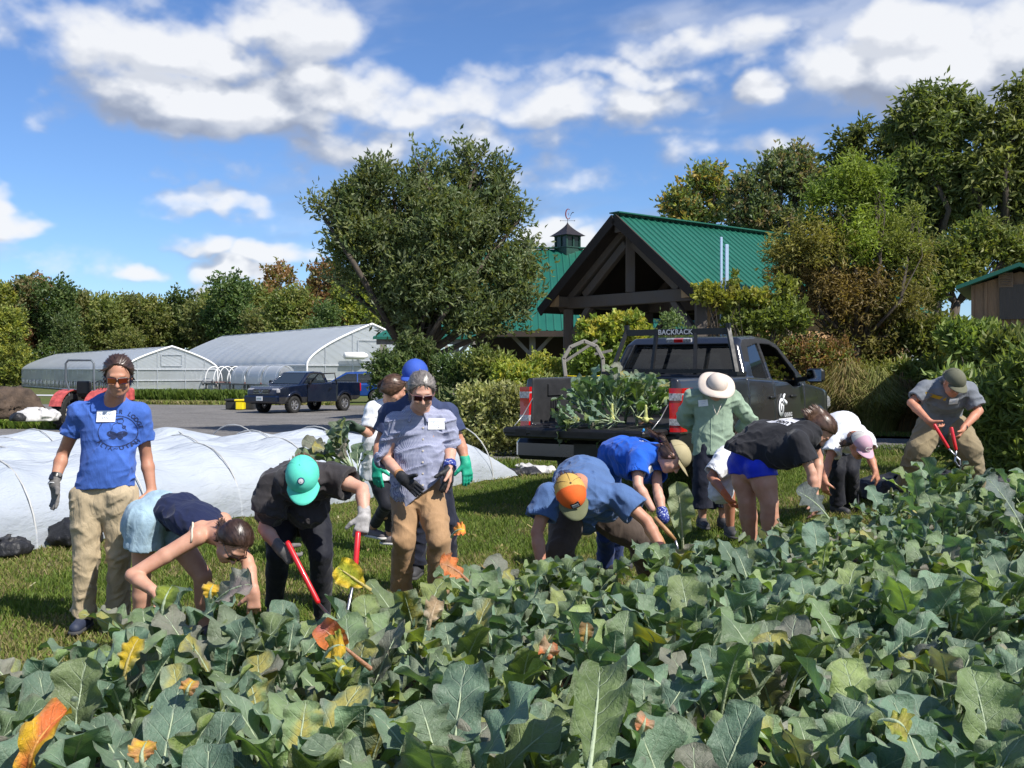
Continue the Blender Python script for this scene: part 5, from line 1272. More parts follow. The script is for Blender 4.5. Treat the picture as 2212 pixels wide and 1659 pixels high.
    ov = [(.105*math.cos(t_), .125*math.sin(t_)) for t_ in np.linspace(0, 2*PI, 33)[:-1]]; mb.prism(ov, 0, .004, lambda p, q, o: Vector(W(p, q, o)))
    mb.tube([W(.05, .09, .004), W(.085, .15, .004), W(.12, .175, .004)], [.010, .016, .012], 6); mb.tube([W(.11, .10, .004), W(.15, .065, .004), W(.17, .03, .004)], [.012, .030, .014], 6); sg_ = add(mb, 'door_logo', WHITEP, None, True)
    mb = MB(); mb.tube([W(.068*math.cos(t_)*r_, .088*math.sin(t_)*r_, .006) for t_, r_ in zip(np.linspace(.5, 2*PI+.9, 26), np.linspace(1.0, .35, 26))], [.009-.003*k/25 for k in range(26)], 5); add(mb, 'logo_spiral', BLK, sg_, True)
    tv, tf = text_mesh('GAINING', .078, .002, .0006); poly_mesh('lettering', [(3.52+v[0], y-.004, .895+v[1]) for v in tv], tf, WHITEP, sg_, (0, 0, 0))
    mb = MB(); mb.box((3.43, y-.001, .79), (.56, .005, .17)); add(mb, 'white_band', WHITEP, sg_)
    return root
STEEL0 = mat('steel_cable', (.4, .4, .4), .4, .8)
def navy_truck():
    th = math.radians(31); L, HW = 4.83, .88
    side = [(.0, .55), (.0, .75), (.03, 1.16), (1.85, 1.18), (1.88, 1.15), (3.35, 1.10), (4.5, 1.02), (4.76, .92), (4.83, .75), (4.80, .45), (4.6, .36), (.2, .45)]
    cab = [(1.92, .7), (1.90, 1.14), (2.02, 1.50), (2.14, 1.575), (2.6, 1.60), (2.95, 1.56), (3.62, 1.10), (3.62, .7)]
    cab_in = [(1.99, .7), (1.97, 1.12), (2.09, 1.46), (2.18, 1.525), (2.58, 1.54), (2.90, 1.50), (3.5, 1.12), (3.5, .7)]
    win = [[(2.10, 1.15), (2.18, 1.48), (2.58, 1.51), (2.88, 1.46), (3.34, 1.13)]]
    cfg = dict(h=.022, L=L, HW=HW, paint=carpaint('navy_paint', (.004, .009, .028), .22, .8, .3), rail=1.18, cab0=1.90, cab1=3.6, belt=1.13, tumble=.36, roof=1.61, rear=1.0, front=3.92, wr=.33, floor=.72,
               side=side, cab=cab, cab_in=cab_in, side_win=win, rear_win=(1.20, 1.50, .66), rslope=.33, wind=[(2.96, 1.52), (3.1, 1.56), (3.75, 1.16), (3.55, 1.10), (3.3, 1.14)], wind_line=((2.98, 1.53), (3.56, 1.13)),
               gaps=(2.06, 3.22), liner=mat('bed_liner', None), glass=glass_mat('grey_glass', (.03, .04, .05), .03, .45), rim=mat('silver_rim', (.5, .5, .52), .3, .8))
    hx, hy = -math.sin(th), -math.cos(th); d = 43; c = P(660, 888, d)
    loc = Vector((c.x-hx*L/2, d-hy*L/2, 0)); rz = math.atan2(hy, hx)
    root, body, add = pickup('dark navy pickup truck with its driver door open on the gravel', None, loc, rz, 1.02, cfg)
    BLK = mat('satin_black', None); CLR = mat('clear_lens', None); WH = mat('paper_tag', None)
    for s in (-1, 1):
        mb = MB(); mb.box((4.62, s*.62, .86), (.30, .34, .20), None, .05); add(mb, 'headlight', CLR)
        mb = MB(); mb.box((3.25, s*1.0, 1.18), (.10, .18, .14), None, .03); add(mb, 'side_mirror', BLK)
        mb = MB(); mb.box((.0, s*.80, .95), (.06, .14, .34), None, .02); add(mb, 'taillight', mat('red_lens', None))
    mb = MB(); mb.box((4.80, 0, .83), (.06, .84, .20), None, .03); g = add(mb, 'grille', BLK)
    mb = MB()
    for k in range(3): mb.box((4.836, 0, .77+.06*k), (.01, .78, .012))
    mb.tube([(4.845, .08*math.cos(a), .85+.05*math.sin(a)) for a in np.linspace(0, 2*PI, 13)[:-1]], .010, 5, closed=True); add(mb, 'grille_bars', mat('bright_trim', None), g)
    mb = MB(); mb.box((4.80, 0, .55), (.22, 1.70, .28), None, .06); b = add(mb, 'front_bumper', carpaint('navy_paint', None))
    mb = MB(); mb.box((4.92, .0, .58), (.012, .31, .16)); pl = add(mb, 'number_plate', WH, b)
    mb = MB()
    for k in range(5): mb.box((4.929, -.10+.05*k, .58), (.003, .022, .06))
    add(mb, 'faded_characters', mat('green_ink', (.12, .24, .18), .7), pl)
    mb = MB(); mb.box((2.6, -.0, .55), (3.8, 1.0, .2)); add(mb, 'chassis', BLK)
    # open door on the driver's side (left)
    hinge = Vector((3.20, .87, 0)); an = math.radians(62); dx = Vector((-math.cos(an), math.sin(an), 0)); n = Vector((dx.y, -dx.x, 0))
    def W(a, z, o=0): return hinge+dx*a+n*o+Vector((0, 0, z))
    mb = MB(); mb.prism([(0, .45), (1.12, .45), (1.14, 1.10), (0, 1.10)], -.04, .04, lambda a, b_, y_: W(a, b_, y_)); dr = add(mb, 'open_door', carpaint('navy_paint', None))
    mb = MB(); mb.tube([W(.05, 1.1), W(.40, 1.50), W(1.04, 1.53), W(1.12, 1.1)], .028, 6); add(mb, 'door_window_frame', BLK, dr, True)
    mb = MB(); mb.box(W(.9, .95, .055), (.12, .05, .04)); add(mb, 'door_handle', BLK, dr)
    for s in (-1, 1): mb = MB(); mb.box((2.45, s*.36, 1.05), (.16, .46, .60), Matrix.Rotation(-.2, 3, 'Y'), .05); add(mb, 'seat', mat('dark_seat', (.03, .03, .03)))
def blue_car():
    d = 55; c = P(752, 800, d); root = thing('car', 'bright blue hatchback parked behind the navy pickup', 'car', (c.x, d, 0), math.radians(190)); h = .03
    xs = np.arange(-2.3, 2.3, h, dtype=np.float32); ysx = np.arange(-1, 1, h, dtype=np.float32); zs = np.arange(.1, 1.75, h, dtype=np.float32); X, Z = np.meshgrid(xs, zs, indexing='ij'); Y = np.abs(ysx)[None, :, None]
    low = poly_sdf([(-2.2, .35), (-2.25, .8), (-2.1, 1.02), (.9, .98), (1.9, .85), (2.2, .7), (2.2, .35)], X, Z)[:, None, :]; top = poly_sdf([(-2.1, .9), (-1.75, 1.40), (-.9, 1.62), (.1, 1.58), (1.15, .95)], X, Z)[:, None, :]
    D = smin_(smax(low, Y-.88, .08), smax(top, Y-(.82-(Z[:, None, :]-.95)*.35), .08), .03)
    for ax in (-1.35, 1.35): D = np.maximum(D, -np.maximum(np.sqrt((X[:, None, :]-ax)**2+(Z[:, None, :]-.33)**2)-.38, .62-Y))
    D = np.ascontiguousarray(np.broadcast_to(D, (len(xs), len(ysx), len(zs))), dtype=np.float32).copy(); V, Q = surfnet(D, np.array((xs[0], ysx[0], zs[0])), h)
    C = V[Q].mean(1); win = (C[:, 2] > 1.02) & (C[:, 2] < 1.50) & (poly_sdf([(-1.95, 1.0), (-1.6, 1.42), (-.9, 1.52), (.05, 1.5), (1.0, 1.02)], C[:, 0], C[:, 2]) < 0) & (np.abs(C[:, 0]+.45) > .04)
    mesh_np('body', V, Q, [carpaint('bright_blue_paint', (.006, .05, .24), .2, .9, .2), glass_mat('tinted_glass', None)], root, True, None, win.astype(int))
    for ax in (-1.35, 1.35):
        for sg in (-1, 1):
            mb = MB(); mb.lathe((ax, sg*.80, .32), (0, sg, 0), [(.18, -.1), (.32, -.1), (.32, .1), (.2, .1)], 24); w = mb.build('wheel', mat('tyre_rubber', None), root, True); mb = MB(); mb.lathe((ax, sg*.80, .32), (0, sg, 0), [(.001, .06), (.2, .09), (.2, .02)], 12); mb.build('rim', mat('silver_rim', None), w)
    for sg in (-1, 1): mb = MB(); mb.box((-2.12, sg*.66, .86), (.14, .26, .16), None, .03); mb.build('taillight', mat('red_lens', None), root); mb = MB(); mb.box((2.05, sg*.62, .74), (.2, .3, .12), None, .03); mb.build('headlight', mat('clear_lens', None), root)
def tractor():
    d = 30.0; TR = mat('faded_red_tractor_paint', (.55, .10, .09), .5, var=.3, vscale=8); BLK = mat('satin_black', None); RUB = mat('tyre_rubber', None)
    c = P(203, 870, d); base = Vector((c.x, d, 0)); root = thing('tractor', 'faded red compact tractor with grey roll bar behind the standing man', 'tractor', base); off = wloc(root)
    # facing to the right and away: axis along x mostly
    f = Vector((.28, .96, 0)); r = Vector((.96, -.28, 0)); z = Vector((0, 0, 1))
    def W(a, b, h_): return base+f*a+r*b+z*h_
    for s in (-1, 1):
        o = W(-.35, s*.55, .52); w = thing('wheel', None, None, o-off); w.parent = root; wo = o; n = r*s
        mb = MB(); mb.lathe(o, n, [(.30, -.12), (.36, -.16), (.48, -.16), (.52, -.1), (.52, .1), (.48, .16), (.36, .16), (.30, .12)], 30)
        for k in range(22):
            a = 2*PI*k/22; u = f*math.cos(a)+z*math.sin(a); mb.beam(o+u*.53-n*.15, o+(f*math.cos(a+.16)+z*math.sin(a+.16))*.53+n*.0, .04, .04, up=u); mb.beam(o+(f*math.cos(a+.16)+z*math.sin(a+.16))*.53, o+u*.53+n*.15, .04, .04, up=u)
        mb.build('tyre', RUB, w, False, wo); mb = MB(); mb.lathe(o, n, [(.001, .02), (.1, .05), (.28, .03), (.31, .11)], 20); mb.build('rim', mat('cream_rim', (.6, .55, .42), .6), w, True, wo)
        o = W(1.15, s*.48, .32); mb = MB(); mb.lathe(o, n, [(.15, -.09), (.30, -.09), (.32, 0), (.30, .09), (.15, .09), (.001, .05)], 22); mb.build('front_wheel', RUB, root, True, off)
        mb = MB(); V = []; Q = []; k_ = 12
        for i in range(k_+1):
            a = math.radians(165-145*i/k_); q = W(-.35, 0, .52)+(f*math.cos(a)+z*math.sin(a))*.62
            for b in (.36, .74): V.append(q+r*b*s)
            for b in (.36, .74): V.append(q+r*b*s-(f*math.cos(a)+z*math.sin(a))*.03)
        for i in range(k_):
            p = i*4; Q += [(p, p+1, p+5, p+4), (p+2, p+6, p+7, p+3), (p, p+4, p+6, p+2), (p+1, p+3, p+7, p+5)]
        Q += [(0, 2, 3, 1), (k_*4, k_*4+1, k_*4+3, k_*4+2)]
        mb.add(V, Q); mb.build('fender', TR, root, False, off)
    Rm = Matrix((f, -r, z)).transposed()
    mb = MB(); mb.box(W(.95, 0, .95), (1.15, .56, .42), Rm, .07); mb.build('hood', TR, root, False, off); mb = MB(); mb.box(W(.55, 0, .55), (1.9, .34, .34), Rm, .03); mb.build('chassis', BLK, root, False, off)
    mb = MB(); mb.box(W(-.2, 0, .98), (.45, .46, .12), Rm, .04); mb.box(W(-.42, 0, 1.18), (.12, .46, .38), Rm, .04); mb.build('seat', BLK, root, False, off)
    mb = MB(); mb.tube([W(.33, 0, .9), W(.2, 0, 1.2)], .02, 6); mb.tube([W(.2+.05*math.sin(a), .17*math.cos(a), 1.22+.15*math.sin(a)) for a in np.linspace(0, 2*PI, 15)[:-1]], .014, 6, closed=True); mb.build('steering_wheel', BLK, root, True, off)
    mb = MB(); mb.tube([W(-.52, -.42, .7), W(-.52, -.42, 1.15), W(-.60, -.46, 1.40), W(-.60, -.46, 1.86), W(-.60, -.38, 1.95), W(-.60, .38, 1.95), W(-.60, .46, 1.86), W(-.60, .46, 1.40), W(-.52, .42, 1.15), W(-.52, .42, .7)], .03, 8); mb.build('roll_bar', mat('grey_roll_bar', (.12, .14, .16), .5), root, True, off)
    mb = MB(); mb.tube([W(1.0, .2, 1.1), W(1.0, .2, 1.45)], .025, 8); mb.build('exhaust', BLK, root, True, off)
    mb = MB(); mb.beam(W(.1, -.5, 1.0), W(.35, -.62, .8), .06, .04); mb.beam(W(.0, -.55, 1.08), W(-.3, -.66, .82), .05, .03); mb.build('loader_lever', mat('orange_brown_paint', (.5, .2, .08), .6), root, False, off)
navy_truck_root = None
WHITEP = mat('paper_tag', (.82, .83, .84), .6, var=.04)
def text_mesh(txt, size, bold=0.0, ext=0.0, shear=0.0, space=1.0):
    cu = bpy.data.curves.new('txt', 'FONT'); cu.body = txt; cu.size = size; cu.align_x = 'CENTER'; cu.offset = bold; cu.extrude = ext; cu.shear = shear; cu.space_character = space
    o = bpy.data.objects.new('txt', cu); scene.collection.objects.link(o)
    bpy.context.view_layer.update()
    me = bpy.data.meshes.new_from_object(o.evaluated_get(bpy.context.evaluated_depsgraph_get()))
    bpy.data.objects.remove(o); V = np.array([tuple(v.co) for v in me.vertices]); F = [tuple(p.vertices) for p in me.polygons]
    bpy.data.meshes.remove(me); return V, F
def poly_mesh(name, V, F, m, parent, off):
    me = bpy.data.meshes.new(name); me.from_pydata([tuple(Vector(v)-Vector(off)) for v in V], [], F); me.materials.append(m)
    o = bpy.data.objects.new(name, me); return link(o, parent)
TRUCK = grey_truck(); navy_truck(); blue_car(); tractor()
# ------------------------------------------------------------------ people
SKIN = {}
def skin(name, col):
    if name in MATS: return MATS[name]
    m, t, b = new_mat(name); co = objco(t)
    n = t.noise(co, 12, 4); f = t.noise(co, 180, 3)
    c = t.ramp(n, [(.3, (col[0]*.86, col[1]*.74, col[2]*.70)), (.7, (col[0]*1.05, col[1]*1.03, col[2]*1.02))])
    t.put(b.inputs['Base Color'], c)
    b.inputs['Roughness'].default_value = .52; b.inputs['Specular IOR Level'].default_value = .4
    b.inputs['Subsurface Weight'].default_value = .08; b.inputs['Subsurface Radius'].default_value = (.02, .008, .004)
    b.inputs['Subsurface Scale'].default_value = .3
    t.put(b.inputs['Normal'], t.bump(f, .12, .002)); MATS[name] = m; return m
def hair_mat(name, col, hi=1.8):
    if name in MATS: return MATS[name]
    m, t, b = new_mat(name); co = objco(t)
    n = t.noise(t.mapping(co, (1, .3, .5)), 45, 3, .6, .5)
    t.put(b.inputs['Base Color'], t.ramp(n, [(.25, tuple(x*.6 for x in col)), (.8, tuple(min(1, x*hi) for x in col))]))
    b.inputs['Roughness'].default_value = .36; b.inputs['Specular IOR Level'].default_value = .6
    t.put(b.inputs['Normal'], t.bump(n, .35, .004)); MATS[name] = m; return m

def frame(f, up=(0, 0, 1)):
    f = Vector(f).normalized(); u = Vector(up); u = (u-f*u.dot(f)).normalized(); r = f.cross(u)
    return f, u, r

class Person:
    """J: joints (world). side L/R are image-left / image-right limbs called a / b"""
    def __init__(s, label, J, sc=1.0, root=None, head_dir=(0, -1, 0), head_up=(0, 0, 1), sk=None, cat='person', group=None, h=.007):
        s.J = {k: Vector(v) for k, v in J.items()}; s.sc = sc; s.h = h
        base = s.J.get('base')
        if base is None:
            c = (s.J['aank']+s.J['bank'])/2; base = G(c.x, c.y)
        s.root = thing('person', label, cat, base, 0, group)
        s.B = SDF(); s.sk = sk; s.hf, s.hu, s.hr = frame(head_dir, head_up)
        s.side = (s.J['bsh']-s.J['ash']).normalized()
        s.pside = (s.J['bhip']-s.J['ahip']).normalized()
    def torso(s, S, x=0.0, wst=.125, chest=.15, pel=.145, flat=.66, k=.025, hips=True, sh=.058, trap=.048, top=.86):
        """spine ellipse column from pelvis to shoulders; widths are half widths"""
        J = s.J; sc = s.sc; sd = s.side
        pe = (J['ahip']+J['bhip'])/2; nk = J['neck']
        shm = (J['ash']+J['bsh'])/2
        mid = J.get('mid', (pe+shm)/2)
        ch = lerp(mid, shm, .62)
        up = lerp(ch, shm, .8)
        S.chain([pe, mid, ch, up], [(pel+x)*sc, (wst+x)*sc, (chest+x)*sc, (chest*top+x)*sc], flat, [s.pside, (s.pside+sd)/2, sd], k, ik=.02)
        if hips: S.cone(J['ahip'], J['bhip'], (.085+x)*sc, (.085+x)*sc, k=k)
        ia = lerp(J['ash'], J['bsh'], .10); ib = lerp(J['ash'], J['bsh'], .90)
        S.chain([J['ash'], lerp(ia, ch, .25), lerp(ib, ch, .25), J['bsh']], [(sh+x)*sc]*4, k=k, ik=.02)
        S.chain([ia, lerp(ia, nk, .75), lerp(ib, nk, .75), ib], [(trap+x)*sc, (trap*.9+x)*sc, (trap*.9+x)*sc, (trap+x)*sc], k=k, ik=.01)
        return S
    def limb(s, S, j, ks, r, x, t0, t1, k, extra, clip, hole):
        a, e, w = [s.J[q] for q in j]; sc = s.sc
        def at(t): return lerp(a, e, t) if t <= 1 else lerp(e, w, t-1)
        def rd(t): return (float(np.interp(t, ks, r))+x+extra*t)*sc
        ts = [t0]+[t for t in ks if t0 < t < t1]+[t1]
        P_ = [at(t) for t in ts]; R_ = [rd(t) for t in ts]; d1 = (at(t1)-at(t1-.05)).normalized()
        clips = []
        if clip:
            P_.append(P_[-1]+d1*.06); R_.append(R_[-1]); n = d1 if clip is True else (d1+Vector(clip)).normalized(); clips = [(at(t1), n)]
        S.chain(P_, R_, k=k, clips=clips, ik=.012)
        if hole: S.cone(at(t1)-d1*.035, at(t1)+d1*.04, R_[-1]-.010, R_[-1]-.007, k=.003, op='s')
        return at(t1), d1, rd(t1)
    def arm(s, S, q, x=0.0, t0=0., t1=2.0, r=(.050, .043, .036, .040, .027), k=.015, extra=0, clip=False, hole=False):
        """t from 0 shoulder..1 elbow..2 wrist"""
        return s.limb(S, (q+'sh', q+'el', q+'wr'), (0, .5, 1, 1.3, 2), r, x, t0, t1, k, extra, clip, hole)
    def leg(s, S, q, x=0.0, t0=0., t1=2.0, r=(.088, .070, .052, .054, .036), k=.02, extra=0., clip=False, hole=False):
        return s.limb(S, (q+'hip', q+'kn', q+'ank'), (0, .5, 1, 1.35, 2), r, x, t0, t1, k, extra, clip, hole)
    def head(s, S, ears=True):
        c = s.J['head']; f, u, r = s.hf, s.hu, s.hr; z = s.sc
        def p(a, b, d=0): return c+(f*a+u*b+r*d)*z
        A = (f, u, r)
        def e(pt, rad, op='u', k=.012): S.ell(pt, [q*z for q in rad], A, k, op)
        e(p(-.012, .032), (.094, .084, .074), k=.02)
        e(p(.018, -.03), (.072, .078, .060), k=.03)
        e(p(.05, -.083), (.030, .026, .030), k=.03)
        S.cone(p(.03, -.07, -.045), p(.06, -.09, -.012), .018*z, .016*z, k=.025); S.cone(p(.03, -.07, .045), p(.06, -.09, .012), .018*z, .016*z, k=.025)
        e(p(.078, .028), (.014, .012, .045), k=.015)
        for sg in (-1, 1):
            e(p(.092, .004, sg*.031), (.016, .012, .017), 's', .012)
            e(p(.074, .004, sg*.031), (.012, .010, .013), k=.004)
            e(p(.062, -.032, sg*.036), (.024, .022, .02), k=.02)
            if ears:
                e(p(-.008, -.002, sg*.077), (.018, .031, .008), k=.006); e(p(-.002, .002, sg*.085), (.008, .014, .005), 's', .004)
        S.cone(p(.088, .012), p(.108, -.028), .008*z, .0125*z, k=.012)
        S.cone(p(.094, -.031, -.011), p(.094, -.031, .011), .008*z, .008*z, k=.006)
        S.cone(p(.083, -.055, -.02), p(.090, -.055, 0), .006*z, .008*z, k=.008); S.cone(p(.083, -.055, .02), p(.090, -.055, 0), .006*z, .008*z, k=.008)
        S.cone(p(.080, -.066, -.015), p(.080, -.066, .015), .008*z, .008*z, k=.008)
        S.cone(p(.097, -.0605, -.022), p(.097, -.0605, .022), .003*z, .003*z, k=.003, op='s')
        # neck
        nb = s.J['neck']; S.cone(p(-.03, -.05), lerp(p(-.03, -.05), nb, .75), .055*z, .056*z, k=.03); S.cone(lerp(p(-.03, -.05), nb, .75), nb, .056*z, .07*z, k=.03)
    def hp(s, a, b, d=0): return s.J['head']+(s.hf*a+s.hu*b+s.hr*d)*s.sc
    def hand(s, S, q, d, th, nrm, curl=.5, gl=0.0, spread=.12, tcurl=.3, wr=None):
        """d: wrist->fingers, th: towards thumb, nrm: palm side"""
        z = s.sc; w = s.J[q+'wr'] if wr is None else Vector(wr); d = Vector(d).normalized(); th = Vector(th); th = (th-d*th.dot(d)).normalized()
        n = d.cross(th).normalized(); n = n if n.dot(Vector(nrm)) > 0 else -n
        g = gl
        for o in (-.026, -.009, .009, .026):
            S.cone(w+(d*.012+th*o*.6)*z, w+(d*.085+th*o)*z, (.016+g)*z, (.0135+g)*z, k=.012)
        for i, (o, L) in enumerate(((.030, .074), (.0105, .082), (-.010, .076), (-.029, .058))):
            p0 = w+(d*.086+th*o)*z; dr = (d+th*o*spread*14).normalized(); a = curl*(.75+.12*i)
            r0 = .0098+g
            for sgm, fr in enumerate((.45, .3, .25)):
                dr2 = (dr*math.cos(a*(1+sgm*.55))+n*math.sin(a*(1+sgm*.55))).normalized()
                p1 = p0+dr2*L*fr*z; S.cone(p0, p1, (r0-.0008*sgm)*z, (r0-.0008*(sgm+1))*z, k=.004); p0 = p1
        td = (d*.6+th*.75+n*.25).normalized(); p0 = w+(d*.028+th*.028)*z
        p1 = p0+td*.046*z; S.cone(p0, p1, (.0165+g)*z, (.012+g)*z, k=.012)
        t2 = (td+d*.5*tcurl+n*tcurl).normalized(); S.cone(p1, p1+t2*.034*z, (.0115+g)*z, (.0095+g)*z, k=.004)
        S.cone(w-d*.02*z, w+d*.02*z, (.027+g)*z, (.029+g)*z, .72, th, .015)
    def glove(s, name, m, q, d, th, nrm, h=.0055, gl=.0022, cuff=.05, **kw):
        S = SDF(); s.hand(S, q, d, th, nrm, gl=gl, **kw)
        w = s.J[q+'wr']; e = s.J[q+'el']; ax = (w-e).normalized()
        S.cone(w-ax*cuff, w+Vector(d).normalized()*.01, .036*s.sc, .033*s.sc, .85, th, .012)
        S.fold = folds(.0012, [(th, 1)], 60)
        return S.build(name, m, s.root, h)
    def body(s, h=None):
        if not getattr(s, 'shod', False) and s.autoshoe:
            m = mat('plain_shoe', (.05, .05, .055), .7, bump=.3); so_ = mat('shoe_sole', (.06, .06, .06), .8)
            for q in 'ab':
                a = s.J[q+'ank']; s.J[q+'ank'] = a; s.shoe(q, m, so_, (s.hf.x, s.hf.y-.3, 0))
        return s.B.build('body', s.sk, s.root, h or s.h)
    def part(s, S, name, m, h=None, pick=None, parent=None):
        return S.build(name, m, parent or s.root, h or s.h, pick)
    autoshoe = True
    def shoe(s, q, m, sole, fdir, name='shoe'):
        a = s.J[q+'ank']; g = float(ground(a.x, a.y)); f = Vector(fdir); f.z = 0; f.normalize(); r = f.cross(Vector((0, 0, 1)))
        lift = a.z-.085-g if a.z-.085-g > .03 else 0
        S = SDF(); c = Vector((a.x, a.y, g+lift))
        S.cone(c-f*.05+Vector((0, 0, .045)), c+f*.16+Vector((0, 0, .035)), .045, .036, k=.03)
        S.cone(c-f*.03+Vector((0, 0, .05)), c-f*.01+Vector((0, 0, .10)), .045, .042, k=.03)
        S.cut(c+Vector((0, 0, .018)), (0, 0, -1))
        o = s.part(S, name, m, .006)
        T = SDF(); T.cone(c-f*.055+Vector((0, 0, .012)), c+f*.165+Vector((0, 0, .012)), .05, .041, k=.01); T.cut(c+Vector((0, 0, .022)), (0, 0, 1)); T.cut(c+Vector((0, 0, .0)), (0, 0, -1))
        s.part(T, 'sole', sole, .006, parent=o)
        return o
    def sleeve_hole(s, S, at, d, r):
        S.cone(at-d*.03, at+d*.04, r-.006, r-.004, k=.003, op='s')

    # ---- headwear, hair
    def cap(s, m_front, m_back, m_bill, tilt=.0, frontcut=.0, bill_len=.075, x=.014, button=None):
        """baseball cap: crown front / back panels, bill"""
        z = s.sc; f, u, r = s.hf, s.hu, s.hr
        u2 = (u*math.cos(tilt)-f*math.sin(tilt)).normalized(); f2 = (f*math.cos(tilt)+u*math.sin(tilt)).normalized()
        c = s.hp(-.010, .030)
        S = SDF(); S.ell(c, ((.098+x)*z, (.092+x)*z, (.078+x)*z), (f2, u2, r), .01)
        S.ell(c+f2*.03*z+u2*.028*z, ((.07+x)*z, (.06+x)*z, (.06+x)*z), (f2, u2, r), .03)
        S.cut(c+u2*.012*z, -u2)
        S.ell(c-u2*.01*z, (.099*z, .094*z, .079*z), (f2, u2, r), .003, 's')
        def pick(C):
            q = (C-np.array(c)) @ np.array(f2); return (q < frontcut*z).astype(int)
        crown = s.part(S, 'cap_crown', [m_front, m_back], .0055, pick)
        mb = MB(); top = []; n1, n2 = 17, 6
        for lay in (0, 1):
            for i in range(n1):
                a = -1.05+2.1*i/(n1-1)
                for j in range(n2):
                    t = j/(n2-1); ca, sa = math.cos(a), math.sin(a)
                    R0 = Vector((ca*(.099+x)*z, sa*(.079+x)*z)); wdt = bill_len*z*(math.cos(a*1.36)**.6 if abs(a) < 1.15 else 0)
                    x_ = R0.x*.985+wdt*t*(1.0); y_ = R0.y*(1+.10*t)
                    dz = .012*z-.33*y_*y_/(.08*z)*(0.35+.65*t)*.6-.10*wdt*t
                    p = c+f2*x_+r*y_+u2*(dz+(.0035*z if lay == 0 else 0)); top.append(p)
        Q = []
        for lay in (0, 1):
            o = lay*n1*n2
            for i in range(n1-1):
                for j in range(n2-1):
                    qd = (o+i*n2+j, o+i*n2+j+1, o+(i+1)*n2+j+1, o+(i+1)*n2+j); Q.append(qd if lay == 0 else qd[::-1])
        o = n1*n2
        for i in range(n1-1): Q.append((i*n2+n2-1, i*n2+n2-1+o, (i+1)*n2+n2-1+o, (i+1)*n2+n2-1))
        mb.add(top, Q); mb.build('cap_bill', m_bill, s.root, True, wloc(s.root))
        # seams and button
        sm = MB()
        for az in (0, PI/3, -PI/3):
            pts = []
            for k in range(-8, 9):
                a = k/8*1.42; dv = Vector((math.sin(a)*math.cos(az), math.cos(a), math.sin(a)*math.sin(az)))
                pts.append(c+f2*dv.x*(.0995+x)*z+u2*dv.y*(.0935+x)*z+r*dv.z*(.0795+x)*z)
            sm.tube(pts, .0014*z, 4)
        sm.lathe(c+u2*(.092+x)*z, u2, [(.001, .006*z), (.007*z, .004*z), (.009*z, -.001)], 10)
        sm.build('cap_seam', button or m_back, crown, True, wloc(crown))
        return crown, c, f2, u2
    def hair_cap(s, m, x=.012, plane=(.75, -.66, .018), low=-.075, tail=None, name='hair', extra=None, h=.006, comb=None, top=None):
        z = s.sc; S = SDF(); A = (s.hf, s.hu, s.hr)
        S.ell(s.hp(-.014, .034), ((.096+x)*z, (.086+x)*z, (.076+x)*z), A, .02)
        S.ell(s.hp(-.03, -.02), ((.070+x)*z, (.065+x)*z, (.066+x)*z), A, .03)
        fl = s.hu
        S.fold = folds(.0035, [(s.hf*.8+s.hu*.4, 1)], 75, 2, 1.2)
        n = s.hf*plane[0]+s.hu*plane[1]
        jag = s.hp
        S.cut(s.J['head']+n.normalized()*plane[2]*z, n, .0025); S.cut(s.hp(0, low), -s.hu)
        if top is not None: S.cut(s.hp(0, top), s.hu)
        if extra:
            T = SDF(); cuts = S.cuts; extra(T); S.p += [(q[:-2]+(-1.0, 'u')) if False else q for q in T.p]
        V, Q = S.mesh(h)
        # strands lying on the hair, combed towards the back of the head
        rg = np.random.RandomState(5); ns = 2600; qi = rg.randint(0, len(Q), ns); w = rg.rand(ns, 2)
        a, b, c, d = [V[Q[qi, k]] for k in range(4)]
        p0 = (a*(1-w[:, :1])+b*w[:, :1])*(1-w[:, 1:])+(d*(1-w[:, :1])+c*w[:, :1])*w[:, 1:]
        nr = np.cross(c-a, d-b); nr /= np.linalg.norm(nr, axis=1, keepdims=True)+1e-9
        hc = np.array(s.J['head']); rad = p0-hc; nr *= np.sign((nr*rad).sum(1, keepdims=True))
        flow = -np.array(s.hf)*.9-np.array(s.hu)*.35 if comb is None else np.array(comb)
        fl_ = flow[None]+rg.normal(size=(ns, 3))*.07; fl_ = fl_-(fl_*nr).sum(1, keepdims=True)*nr; fl_ /= np.linalg.norm(fl_, axis=1, keepdims=True)+1e-9
        L = (.03+.035*rg.rand(ns, 1))*z; W = .0016+.0016*rg.rand(ns, 1); sd = np.cross(fl_, nr)
        lift = .001+.003*rg.rand(ns, 1)
        r0 = p0+nr*.0005; r1 = p0+fl_*L*.5+nr*lift; r2 = p0+fl_*L-nr*.003*L/.03
        SV = np.stack([r0-sd*W, r0+sd*W, r1+sd*W, r1-sd*W, r2+sd*W*.2, r2-sd*W*.2], 1).reshape(-1, 3)
        k = np.arange(ns)[:, None]*6; SQ = np.concatenate([k+np.array([[0, 1, 2, 3]]), k+np.array([[3, 2, 4, 5]])])
        off = wloc(s.root)
        return mesh_np(name, np.concatenate([V, SV]), np.concatenate([Q, SQ+len(V)]), m, s.root, True, off)
    def glasses(s, frame_m, lens_m, w=.032):
        z = s.sc; mb = MB(); lens = MB(); R = Matrix((s.hr, s.hf, s.hu)).transposed()
        fr = thing_part = None
        for sg in (-1, 1):
            c = s.hp(.100, .006, sg*.032)
            Rr = Matrix.Rotation(-sg*.22, 3, s.hu) @ R
            lens.box(c+s.hf*.003*z, (.050*z, .004, .034*z), Rr, .012*z)
            mb.box(c, (.058*z, .005, .041*z), Rr, .014*z)
            mb.tube([s.hp(.092, .012, sg*.060), s.hp(.05, .012, sg*.078), s.hp(-.012, .008, sg*.082)], .0032*z, 6)
